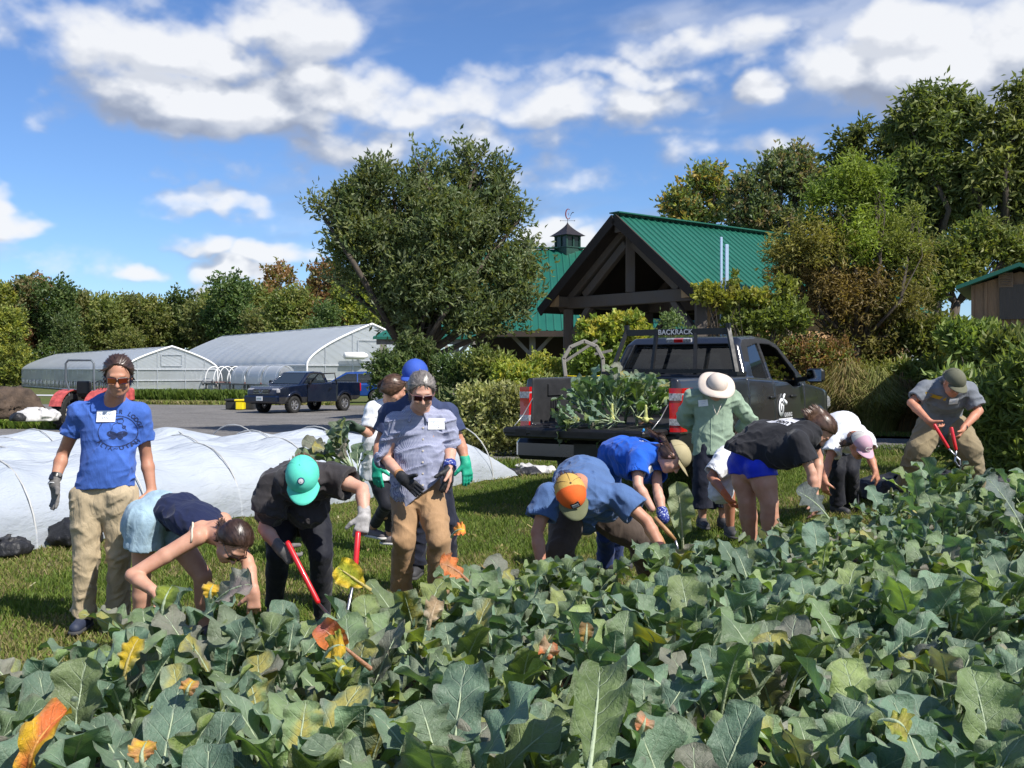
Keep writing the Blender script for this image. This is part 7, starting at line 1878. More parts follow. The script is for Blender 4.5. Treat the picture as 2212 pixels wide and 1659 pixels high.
def white_bun():
    d = 9.6
    J = dict(head=B_(1022, 232, d-.05), neck=B_(990, 335, d), ash=B_(890, 370, d-.05), bsh=B_(1040, 390, d+.25), ael=B_(855, 510, d-.1), awr=B_(800, 480, d-.2),
             bel=B_(1060, 560, d+.3), bwr=B_(1080, 680, d+.2), ahip=B_(915, 760, d), bhip=B_(1010, 770, d+.12), akn=B_(970, 960, d-.1), aank=B_(885, 1105, d+.25),
             bkn=B_(1000, 960, d), bank=B_(992, 1150, d+.15), mid=B_(930, 570, d))
    p = Person('woman in white t-shirt and black leggings with brown bun, turned away', J, 1.0, head_dir=(.85, .25, -.35), sk=SK_LIGHT)
    p.autoshoe = False
    dress(p, dict(m=CL_WHITE, x=.018, sa=.75, sb=.7, torso=dict(wst=.14, chest=.15, flat=.75), chains=[([J['mid'], B_(930, 770, d)], [.15, .165], .75, (1, 0, 0))], cuts=[(B_(930, 800, d), (0, 0, -1))]),
          dict(m=CL_BLACK, name='leggings', x=.002, r=(.095, .080, .056, .052, .04), t=1.8, amp=.005), h=.0085)
    p.body(.0085)
    p.hair_cap(H_MID, .010, (.85, -.5, .03), -.07, extra=lambda S: S.ell(B_(965, 215, d+.0), (.055, .055, .06), k=.02), h=.007)
    mb = MB(); mb.tube([p.hp(.07, .09, -.05), p.hp(.055, .10, 0), p.hp(.07, .09, .05)], .006, 6); mb.build('hairband', IVORY, p.root, True, wloc(p.root))
    p.glove('work_glove', mat('olive_glove', (.05, .08, .05), .8), 'a', (-1, -.1, .15), (0, -.5, .8), (0, 0, -1), curl=.9)
    for q in 'ab': p.shoe(q, mat('grey_sneaker', (.16, .14, .15), .75, bump=.4), mat('white_sole', (.62, .6, .58), .7), (.8, -.4, 0) if q == 'b' else (.5, -.6, 0))
bent_denim(); bent_mint(); plaid_woman(); navy_green_gloves(); white_bun()
CL_STEEL = cloth('steel_blue_cotton', (.075, .14, .30)); CL_ROYAL = cloth('royal_blue_cotton', (.012, .10, .52)); CL_SAGE = cloth('sage_shirt', (.27, .36, .26), .8); CL_BROWN = cloth('brown_work_trousers', (.085, .062, .048))
CL_JEAN = cloth('dark_jeans', (.015, .035, .13)); CL_BLKT = cloth('black_cotton', (.018, .018, .022)); CL_SHINE = cloth('blue_spandex', (.008, .035, .62), .45, .1, .1); CL_GREY = cloth('grey_marl', (.17, .185, .21)); CL_OLIVEK = cloth('olive_khaki', (.25, .20, .12))
CAP_OR = mat('orange_cap', (.80, .13, .015), .85, bump=.3, bscale=300); CAP_YEL = mat('yellow_mesh', (.62, .40, .10), .85, bump=.6, bscale=260); CAP_OLV = mat('olive_cap', (.14, .15, .075), .85, bump=.3, bscale=300)
CAP_KHK = mat('khaki_cap', (.40, .34, .19), .85, bump=.3, bscale=300); CAP_GRN = mat('moss_cap', (.13, .13, .085), .85, bump=.3, bscale=300); CAP_PNK = mat('mauve_cap', (.52, .33, .40), .85, bump=.3, bscale=300); CAP_WHT = mat('offwhite_cap', (.55, .53, .5), .85, bump=.3, bscale=300)
HAT = mat('cream_sunhat', (.66, .56, .48), .85, bump=.3, bscale=200, var=.08); WOODH = mat('wood_handle', (.42, .23, .10), .55, var=.2, vscale=30)

def orange_cap_man():
    J = dict(head=C_(742, 790, 6.72), neck=C_(810, 690, 6.98), ash=C_(545, 800, 7.08), bsh=C_(1185, 800, 7.05), ael=C_(440, 1120, 7.0), awr=C_(488, 1470, 6.92),
             bel=C_(1430, 1020, 6.98), bwr=C_(1570, 1290, 6.9), ahip=C_(730, 940, 7.75), bhip=C_(985, 930, 7.8), akn=C_(655, 1270, 7.5), aank=C_(680, 1640, 7.75),
             bkn=C_(1370, 1180, 7.7), bank=C_(1500, 1560, 8.1), mid=C_(850, 650, 7.52))
    p = Person('man bent over in steel blue t-shirt with orange and yellow cap and brown trousers', J, 1.08, head_dir=(.22, -.55, -.80), head_up=(-.03, -.80, .60), sk=SK_TAN)
    p.autoshoe = False
    dress(p, dict(m=CL_STEEL, x=.014, sa=.60, sb=.58, sx=.034, sex=.02, amp=.012, seed=31, torso=dict(wst=.165, chest=.175, pel=.15, flat=.78), dirs=[((.7, .2, -.6), 1), ((0, -.8, -.5), .8), ((1, 0, 0), .5)],
                  chains=[([C_(1020, 840, 7.3), C_(1060, 880, 7.35)], [.13, .11])]),
          dict(m=CL_BROWN, x=.008, w=.165, r=(.110, .098, .080, .078, .07), amp=.016, seed=14))
    p.body(.0065)
    c, cc, f2, u2 = p.cap(CAP_OR, CAP_YEL, CAP_OLV, frontcut=.015, bill_len=.082, button=mat('brown_button', (.12, .06, .03), .8))
    lc = cc+f2*.112*p.sc+u2*.045*p.sc; R = Matrix((p.hr, u2*.9-f2*.4, f2)).transposed()
    mb = MB(); mb.box(lc, (.058, .040, .012), Matrix.Rotation(.35, 3, f2) @ R, .003); a = mb.build('cap_patch', BLACKP, c, False, wloc(c))
    mb = MB(); mb.box(lc+f2*.0065, (.042, .024, .003), Matrix.Rotation(.35, 3, f2) @ R, .001); mb.build('patch_print', mat('patch_grey', (.35, .37, .4), .7), a, False, wloc(a))
    p.hair_cap(H_BROWN, .002, (.8, -.6, -.01), -.06, top=.03)
    p.glove('work_glove', mat('dark_red_glove', (.05, .012, .014), .8, var=.3), 'a', (.1, -.1, -1), (.5, -.8, 0), (.8, .5, 0), curl=.8)
    p.glove('work_glove', MATS['dark_red_glove'], 'b', (.3, -.1, -.9), (-.5, -.8, 0), (-.8, .5, 0), curl=.8)
    for q in 'ab': p.shoe(q, MATS['brown_boot'], MATS['shoe_sole'], (0, -1, 0))

def royal_woman():
    J = dict(head=C_(1665, 445, 8.2), neck=C_(1545, 400, 8.33), ash=C_(1345, 470, 8.15), bsh=C_(1500, 400, 8.5), ael=C_(1352, 700, 8.02), awr=C_(1475, 905, 7.98),
             bel=C_(1530, 760, 8.2), bwr=C_(1575, 960, 8.1), ahip=C_(1000, 620, 8.72), bhip=C_(1080, 640, 8.95), akn=C_(1060, 1000, 8.55), aank=C_(1060, 1420, 8.8),
             bkn=C_(1150, 1010, 8.8), bank=C_(1150, 1450, 9.0), mid=C_(1175, 400, 8.68))
    p = Person('woman in royal blue t-shirt and khaki cap bending behind the man in the orange cap', J, 1.02, head_dir=(.42, -.25, -.87), head_up=(.85, -.15, .42), sk=SK_FAIR)
    o = dress(p, dict(m=CL_ROYAL, x=.014, sa=.62, sb=.62, sx=.030, sex=.02, amp=.012, seed=41, torso=dict(wst=.14, chest=.15, pel=.14, flat=.75), dirs=[((.8, 0, -.5), 1), ((0, 0, 1), .7)],
                      chains=[([C_(1240, 520, 8.5), C_(1380, 560, 8.35)], [.10, .10])]),
              dict(m=CL_JEAN, x=.004, r=(.100, .088, .068, .062, .058)), h=.0075)
    p.body(.0075); p.cap(CAP_KHK, CAP_KHK, CAP_KHK, bill_len=.078)
    p.hair_cap(H_MID, .004, (.85, -.5, .02), -.065, top=.02, extra=lambda S: S.chain([p.hp(-.07, .03), C_(1600, 290, 8.25), C_(1560, 275, 8.3), C_(1480, 235, 8.35), C_(1400, 200, 8.42)], [.035, .028, .02, .022, .010], k=.015), h=.007)
    mb = MB(); mb.lathe(C_(1566, 278, 8.29), (-1, 0, .4), [(.020, -.012), (.026, -.006), (.026, .006), (.020, .012)], 12); mb.build('hair_tie', mat('pink_tie', (.75, .10, .45), .7), p.root, True, wloc(p.root))
    mb = MB(); mb.lathe(C_(1400, 200, 8.42), (-1, 0, .4), [(.010, -.008), (.015, -.004), (.015, .004), (.010, .008)], 12); mb.build('hair_tie', mat('teal_tie', (.03, .3, .6), .7), p.root, True, wloc(p.root))
    w = J['bwr']; ax = (w-J['bel']).normalized(); S = SDF(); S.cone(w-ax*.03, w+ax*.03, .042, .044, k=.004); S.fold = folds(.005, [((1, 0, 0), 1)], 30); p.part(S, 'bandana', MATS['blue_bandana'], .006)
    p.hand(p.B, 'b', (.2, -.1, -1), (-.6, -.6, 0), (1, 0, 0), .9)
    name_tag(o['top'], C_(1440, 600, 8.05), (.1, 1, .1), .085, .06, -.4)
    # two white letters on the back
    bv = bvh_of(o['top']); V = []; F = []
    for (x0, y0, x1, y1) in ((1372, 232, 1470, 240), (1385, 246, 1425, 250), (1420, 262, 1465, 268), (1400, 225, 1412, 250)):
        b0 = len(V); V += on_surface(bv, [C_(x0, y0, 8.3), C_(x1, y0+14, 8.3), C_(x1, y1+8, 8.3), C_(x0, y1, 8.3)], (0, .8, -.6), .004); F.append((b0, b0+1, b0+2, b0+3))
    poly_mesh('shirt_print', V, F, WHITEP, o['top'], wloc(o['top']))
    # wooden handled tool
    base = G(C_(1700, 1200, 8).x, 7.9); r = thing('wooden_handled_loppers', 'loppers with two bare wooden handles below the woman in royal blue', 'loppers', base)
    for (a, b) in (((1500, 985), (1688, 1190)), ((1490, 1060), (1600, 1250))):
        mb = MB(); mb.tube([C_(a[0], a[1], 7.9), lerp(C_(a[0], a[1], 7.9), C_(b[0], b[1], 7.85), .6), C_(b[0], b[1], 7.85)], [.015, .019, .012], 12); mb.build('handle', WOODH, r, True, base)
    mb = MB(); mb.tube([C_(1688, 1190, 7.85), C_(1720, 1290, 7.85), C_(1600, 1250, 7.85)], [.01, .014, .01], 8); mb.build('blade', STEEL, r, True, base)

def sunhat_person():
    d = 10.4
    J = dict(head=D_(592, 270, d-.12), neck=D_(590, 365, d), ash=D_(355, 378, d), bsh=D_(745, 390, d), ael=D_(275, 560, d+.12), awr=D_(400, 690, d+.24),
             bel=D_(925, 590, d+.10), bwr=D_(790, 740, d+.24), ahip=D_(495, 890, d), bhip=D_(650, 890, d), akn=D_(460, 1190, d-.04), aank=D_(455, 1560, d),
             bkn=D_(650, 1190, d), bank=D_(660, 1560, d), mid=D_(572, 640, d))
    p = Person('person in sage green shirt and wide cream sun hat, hands on hips by the truck', J, 1.02, head_dir=(.05, -.72, -.69), sk=SK_LIGHT)
    o = dress(p, dict(m=CL_SAGE, x=.022, sa=1.75, sb=1.75, sx=.026, sex=.0, name='shirt', amp=.019, seed=51, torso=dict(wst=.15, chest=.155, pel=.165),
                      chains=[([D_(570, 640, d), D_(560, 850, d), D_(555, 900, d)], [.155, .170, .172], .7, (1, 0, 0))], cuts=[(D_(540, 925, d), (.1, 0, -1))], neck=D_(590, 350, d-.08),
                      dirs=[((.9, 0, .3), 1), ((-.8, 0, .5), .8), ((0, 0, 1), .4)]), dict(m=CL_DKPANT, x=.01, r=(.105, .098, .086, .084, .08), t=1.7), h=.0085)
    p.body(.0085)
    S = SDF(); c = p.hp(-.005, .04); u, f, r = p.hu, p.hf, p.hr
    S.ell(c+u*.005, (.112, .105, .096), (f, u, r)); S.cut(c+u*.0, -u); crown = p.part(S, 'hat_crown', HAT, .007)
    mb = MB(); V = []; n = 48
    for lay in (0, .004):
        for (rr, h) in ((.09, .012), (.13, .004), (.165, -.012), (.185, -.026)):
            for k in range(n):
                a = 2*PI*k/n; wv = .012*math.sin(a*3+1)*(rr-.09)/.09
                V.append(c+f*math.cos(a)*rr*1.02+r*math.sin(a)*rr*.97+u*(h+wv+lay+.012*abs(math.cos(a))*(rr-.09)/.09))
    Q = []
    for L in (0, 1):
        for j in range(3):
            for k in range(n):
                k2 = (k+1) % n; o_ = L*4*n; Q.append((o_+j*n+k, o_+j*n+k2, o_+(j+1)*n+k2, o_+(j+1)*n+k))
    for k in range(n): k2 = (k+1) % n; Q.append((3*n+k, 3*n+k2, 7*n+k2, 7*n+k))
    mb.add(V, Q); mb.build('hat_brim', HAT, p.root, True, wloc(p.root))
    mb = MB(); mb.tube([c+(f*math.cos(a)*.112+r*math.sin(a)*.098)+u*.016 for a in np.linspace(0, 2*PI, 25)[:-1]], .005, 6, closed=True); mb.build('hat_band', mat('tan_band', (.45, .34, .25), .8), crown, True, wloc(crown))
    mb = MB(); mb.tube([D_(560, 440, d-.2), D_(585, 520, d-.21), D_(600, 545, d-.21), D_(625, 480, d-.21), D_(645, 430, d-.2)], .0035, 5); mb.build('cord', IVORY, p.root, True, wloc(p.root))
    name_tag(o['top'], D_(470, 425, d-.15), (0, 1, 0), .09, .062, -.1)
    bv = bvh_of(o['top']); mb = MB(); mb.tube(on_surface(bv, [D_(560+k*-.6, 480+k*30, d-.2) for k in range(15)], (0, 1, 0), .001), .004, 5); mb.build('placket', CL_SAGE, o['top'], True, wloc(o['top']))
    for yy in (600,):
        pass

def blue_shorts():
    J = dict(head=D_(1618, 690, 8.5), neck=D_(1490, 680, 8.5), ash=D_(1400, 800, 8.3), bsh=D_(1500, 690, 8.68), ael=D_(1535, 1110, 8.25), awr=D_(1570, 1370, 8.22),
             bel=D_(1600, 960, 8.7), bwr=D_(1590, 1250, 8.6), ahip=D_(855, 1030, 8.78), bhip=D_(1025, 1050, 8.6), akn=D_(895, 1390, 8.74), aank=D_(940, 1830, 8.8),
             bkn=D_(1115, 1400, 8.55), bank=D_(1125, 1850, 8.6), mid=D_(1040, 800, 8.7))
    p = Person('woman bending in black t-shirt and bright blue shorts with brown ponytail', J, 1.04, head_dir=(.30, -.18, -.93), head_up=(.85, -.15, .35), sk=SK_LIGHT)
    o = dress(p, dict(m=CL_BLKT, x=.016, sa=.66, sb=.6, sx=.028, sex=.024, amp=.013, seed=61, torso=dict(wst=.158, chest=.160, pel=.150, flat=.8),
                      chains=[([D_(860, 920, 8.7), D_(1100, 900, 8.6), D_(1330, 900, 8.4)], [.15, .15, .13]), ([D_(1000, 960, 8.65), D_(1120, 1000, 8.6)], [.11, .08])], cuts=[(D_(880, 965, 8.7), (-.45, 0, -1))],
                      dirs=[((.8, 0, -.6), 1), ((.2, 0, -1), .9)]), None, torso=dict(pel=.15), h=.0072)
    S = SDF(); S.chain([D_(900, 960, 8.7), D_(935, 1030, 8.7)], [.145, .15], .85, p.pside, .02); S.cone(J['ahip'], J['bhip'], .118, .118, k=.02)
    for q in 'ab': p.leg(S, q, .020, 0, .27 if q == 'a' else .30, r=(.104, .09, .06, .06, .04), clip=(-.1, 0, 0))
    sh = p.part(S, 'blue_shorts', CL_SHINE, .007)
    for q in 'ab': p.leg(p.B, q, .008, r=(.100, .090, .062, .062, .040))
    p.hand(p.B, 'a', (0, -.2, -1), (-.5, -.6, 0), (-.6, .5, 0), .7); p.body(.0072)
    p.hair_cap(H_MID, .011, (.8, -.6, .0), -.068, extra=lambda S: S.chain([p.hp(-.09, .06), D_(1590, 500, 8.5), D_(1560, 520, 8.5), D_(1480, 560, 8.48), D_(1350, 550, 8.5)], [.045, .03, .035, .042, .012], k=.02), h=.007)
    mb = MB(); mb.lathe(p.hp(.0, -.035, -.078), p.hr, [(.004, -.004), (.006, 0), (.004, .004)], 8); mb.build('earring', STEEL, p.root, True, wloc(p.root))
    bv = bvh_of(o['top']); V = []; F = []
    ex = Vector((.55, -.55, -.35)).normalized(); ey = Vector((.75, .4, .2)).normalized(); DK = []; DF = []
    for row, (txt, px, py, w) in enumerate((("ton", 1225, 572, .20), ("", 1310, 560, .16))):
        c = D_(px, py, 8.5); b0 = len(V); n_ = 9
        V += on_surface(bv, [c+ex*w*(i/(n_-1)-.5)+ey*.062*(j-.5) for i in range(n_) for j in (0, 1)], (.1, .75, -.65), .003); F += [(b0+2*i, b0+2*i+1, b0+2*i+3, b0+2*i+2) for i in range(n_-1)]
        if txt:
            tv, tf = text_mesh(txt, .078, .002); DK = on_surface(bv, [c+ex*(v[0]+.03)+ey*(v[1]-.022) for v in tv], (.1, .75, -.65), .006); DF = tf
    poly_mesh('print_letters', DK, DF, CL_BLKT, o['top'], wloc(o['top']))
    poly_mesh('shirt_print', V, F, mat('white_print', (.62, .62, .66), .8), o['top'], wloc(o['top']))

def mauve_cap_person():
    J = dict(head=D_(2008, 845, 9.75), neck=D_(1955, 770, 9.95), ash=D_(1775, 810, 10.05), bsh=D_(2065, 790, 10.1), ael=D_(1695, 1010, 9.95), awr=D_(1660, 1190, 9.85),
             bel=D_(2115, 960, 10.0), bwr=D_(2160, 1090, 9.9), ahip=D_(1770, 860, 10.65), bhip=D_(1920, 860, 10.7), akn=D_(1790, 1090, 10.5), aank=D_(1790, 1420, 10.6),
             bkn=D_(1920, 1090, 10.5), bank=D_(1930, 1420, 10.7), mid=D_(1830, 655, 10.4))
    p = Person('person in white t-shirt bent low wearing off-white and mauve cap', J, 1.0, head_dir=(.28, -.62, -.73), head_up=(.22, -.72, .65), sk=SK_RED)
    dress(p, dict(m=CL_WHITE, x=.014, sa=.55, sb=.5, sx=.03, sex=.02, seed=71, torso=dict(wst=.155, chest=.16, pel=.15, flat=.8)), dict(m=CL_BLACK, x=.006), h=.009)
    p.hand(p.B, 'b', (.3, 0, -1), (-.6, -.6, 0), (-.6, .5, 0), .6); p.hand(p.B, 'a', (.1, 0, -1), (.6, -.6, 0), (.6, .5, 0), .6)
    p.body(.009); c, cc, f2, u2 = p.cap(CAP_PNK, CAP_WHT, CAP_PNK, frontcut=.0, bill_len=.08)
    lc = cc+f2*.112+u2*.045; mb = MB(); nn = (f2*.9+u2*.4).normalized(); e1 = nn.cross(Vector((0, 0, 1))).normalized(); e2 = nn.cross(e1)
    mb.tube([lc+e1*.035*math.cos(a)+e2*.02*math.sin(a) for a in np.linspace(0, 2*PI, 17)[:-1]], .004, 5, closed=True); mb.build('oval_patch', CAP_WHT, c, False, wloc(c))
    p.hair_cap(H_BROWN, .004, (.8, -.6, -.01), -.08, top=.02, extra=lambda S: S.chain([p.hp(-.07, -.01), D_(1870, 860, 9.8), D_(1850, 950, 9.78)], [.05, .045, .02], k=.02), h=.007)

def olive_cap_man():
    J = dict(head=E_(1512, 385, 10.15), neck=E_(1460, 470, 10.33), ash=E_(1240, 440, 10.35), bsh=E_(1655, 465, 10.35), ael=E_(1095, 580, 10.3), awr=E_(1270, 760, 10.12),
             bel=E_(1765, 660, 10.3), bwr=E_(1605, 835, 10.1), ahip=E_(1300, 800, 10.62), bhip=E_(1500, 800, 10.62), akn=E_(1175, 1040, 10.5), aank=E_(1040, 1420, 10.75),
             bkn=E_(1670, 1030, 10.4), bank=E_(1735, 1450, 10.6), mid=E_(1410, 610, 10.55))
    p = Person('man in grey t-shirt, olive cap and khaki trousers leaning with red loppers', J, 1.06, head_dir=(.1, -.75, -.65), sk=SK_RED)
    o = dress(p, dict(m=CL_GREY, x=.018, sa=.70, sb=.72, sx=.022, sex=.012, amp=.014, seed=81, torso=dict(wst=.155, chest=.175, pel=.16, flat=.7)),
              dict(m=CL_OLIVEK, x=.012, w=.16, r=(.115, .105, .092, .088, .085), seed=6), h=.0085)
    p.hand(p.B, 'a', (.6, -.2, -.6), (0, -.6, .6), (.5, .5, 0), 1.1); p.hand(p.B, 'b', (-.5, -.2, -.8), (0, -.6, .5), (-.5, .5, 0), 1.1)
    p.body(.0085); c, cc, f2, u2 = p.cap(CAP_GRN, CAP_GRN, CAP_GRN, bill_len=.075)
    mb = MB(); lc = cc+f2*.115+u2*.03; mb.box(lc, (.012, .004, .03), frame_R((0, 0, 1))); mb.build('cap_logo', WHITEP, c, False, wloc(c))
    p.hair_cap(H_GREY, .002, (.8, -.6, -.01), -.06, h=.007, top=.03)
    name_tag(o['top'], E_(1560, 590, 10.15), (0, 1, .2), .09, .06, -.05)
    bv = bvh_of(o['top']); V = []; pts = [(1300, 505), (1360, 525), (1420, 545), (1500, 560)]
    for (x, y) in pts: V += [E_(x, y, 10.1), E_(x, y+38, 10.1)]
    V = on_surface(bv, V, (0, 1, .2), .004); poly_mesh('shirt_stripe', V, [(2*i, 2*i+1, 2*i+3, 2*i+2) for i in range(3)], mat('mustard_print', (.50, .33, .03), .85), o['top'], wloc(o['top']))
    w = J['bwr']; ax = (w-J['bel']).normalized(); mb = MB(); mb.tube([w-ax*.04, w-ax*.015], .034, 12); mb.build('wristwatch', BLACKP, p.root, True, wloc(p.root))
    loppers('long handled loppers with red grips held by the man in the olive cap', E_(1320, 790, 10.0), E_(1465, 1030, 9.95), E_(1490, 820, 9.98), E_(1540, 1050, 9.95), E_(1535, 1110, 9.95), .017)

def hidden_white():
    J = dict(head=D_(880, 1120, 9.05), neck=D_(800, 1060, 9.2), ash=D_(650, 1010, 9.25), bsh=D_(860, 980, 9.4), ael=D_(545, 1150, 9.2), awr=D_(700, 1350, 9.05),
             bel=D_(900, 1180, 9.3), bwr=D_(900, 1350, 9.2), ahip=D_(760, 990, 9.8), bhip=D_(920, 990, 9.85), akn=D_(720, 1290, 9.6), aank=D_(730, 1640, 9.7),
             bkn=D_(900, 1290, 9.6), bank=D_(920, 1640, 9.7), mid=D_(780, 930, 9.6))
    p = Person('person in white t-shirt crouching half hidden behind the woman in blue shorts', J, 1.0, head_dir=(0, -.5, -.86), head_up=(0, -.86, .5), sk=SK_RED)
    dress(p, dict(m=CL_WHITE, x=.016, sa=.8, sb=.6, sx=.03, sex=.02, seed=91, chains=[([D_(660, 1080, 9.3), D_(640, 1290, 9.3)], [.10, .11])]), dict(m=CL_WHITE, name='white_shorts', t=.9), h=.009)
    p.body(.009); p.hair_cap(H_BROWN, .008)
    p.glove('work_glove', mat('orange_glove', (.62, .16, .05), .7), 'a', (.5, -.2, -.8), (0, -1, 0), (.5, .5, 0), curl=.8)
orange_cap_man(); royal_woman(); sunhat_person(); blue_shorts(); mauve_cap_person(); olive_cap_man(); hidden_white()
# ------------------------------------------------------------------ broccoli field
def brassica_mat(name='brassica_leaf', tr=.22, wax=1.0):
    m, t, b = new_mat(name)
    at = t.new('ShaderNodeAttribute'); at.attribute_name = 'pigment'; col = at.outputs['Color']; isrib = at.outputs['Alpha']
    uvn = t.new('ShaderNodeUVMap'); s = t.new('ShaderNodeSeparateXYZ'); t.l.new(uvn.outputs[0], s.inputs[0])
    au = t.m('ABSOLUTE', s.outputs[0]); v = s.outputs[1]; co = objco(t)
    oi = t.new('ShaderNodeObjectInfo')
    nz = t.noise(co, 16, 3)
    ph = t.m('FRACT', t.m('ADD', t.m('SUBTRACT', t.m('MULTIPLY', v, 7.0), t.m('MULTIPLY', au, 1.5)), t.m('MULTIPLY', nz, .35)))
    vein = t.maprange(t.m('ABSOLUTE', t.m('SUBTRACT', ph, .5)), .085, .0, 0, 1, True)
    vein = t.m('MULTIPLY', vein, t.maprange(au, 1.0, .1, .12, 1))
    net = t.new('ShaderNodeTexVoronoi', feature='DISTANCE_TO_EDGE'); t.put(net.inputs[0], t.mapping(uvn.outputs[0], (5, 11, 1))); net.inputs['Scale'].default_value = 2.2
    netv = t.maprange(net.outputs[0], .07, 0, 0, 1, True)
    rib = t.maprange(au, .075, .0, 0, 1, True)
    vv = t.m('MAXIMUM', t.m('MULTIPLY', vein, .62), t.m('MULTIPLY', netv, .14)); vv = t.m('MAXIMUM', vv, t.m('MULTIPLY', rib, .6))
    blot = t.noise(co, 7, 5, .6); c = t.mix(1.0, col, t.ramp(blot, [(.3, .62), (.7, 1.25)]), 'MULTIPLY')
    bloom = t.maprange(t.noise(co, 3.2, 3), .45, .7, 0, .22*wax); c = t.mix(bloom, c, t.mix(.5, c, (.32, .39, .35)))
    spots = t.maprange(t.noise(co, 90, 2), .66, .74, 0, .6); c = t.mix(spots, c, (.30, .32, .22))
    edge = t.m('MULTIPLY', t.maprange(au, .72, 1.02, 0, 1, True), t.maprange(nz, .4, .65)); c = t.mix(t.m('MULTIPLY', edge, .6), c, (.19, .155, .14))
    c = t.mix(t.m('MULTIPLY', vv, .95*wax+.1), c, t.mix(.85, c, (.42, .50, .36)))
    geo = t.new('ShaderNodeNewGeometry')
    under = t.mix(.35*wax, c, (.15, .20, .15)); c = t.mix(geo.outputs['Backfacing'], c, under)
    hs = t.new('ShaderNodeHueSaturation'); t.put(hs.inputs['Color'], c); t.put(hs.inputs['Value'], t.maprange(oi.outputs['Random'], 0, 1, .82, 1.15)); t.put(hs.inputs['Hue'], t.maprange(t.m('FRACT', t.m('MULTIPLY', oi.outputs['Random'], 7.3)), 0, 1, .485, .505))
    c = t.mix(isrib, t.mix(1.0, hs.outputs[0], (1, 1, 1), 'MULTIPLY'), at.outputs['Color'])
    t.put(b.inputs['Base Color'], c); t.put(b.inputs['Roughness'], t.maprange(blot, .3, .7, .40, .6)); b.inputs['Specular IOR Level'].default_value = .38
    h = t.m('ADD', t.m('MULTIPLY', vv, 1.0), t.m('MULTIPLY', t.noise(co, 48, 4), 1.6))
    t.put(b.inputs['Normal'], t.bump(h, .75, .007))
    tl = t.new('ShaderNodeBsdfTranslucent'); t.put(tl.inputs[0], t.mix(1.0, c, (1.1, 1.35, .45), 'MULTIPLY'))
    mx = t.new('ShaderNodeMixShader'); mx.inputs[0].default_value = tr
    t.l.new(b.outputs[0], mx.inputs[1]); t.l.new(tl.outputs[0], mx.inputs[2]); t.l.new(mx.outputs[0], t.n['Material Output'].inputs[0])
    return m
BRASM = brassica_mat(); WITHM = brassica_mat('withered_leaf_surface', .3, .15)
RIBC = np.array([.46, .54, .36])
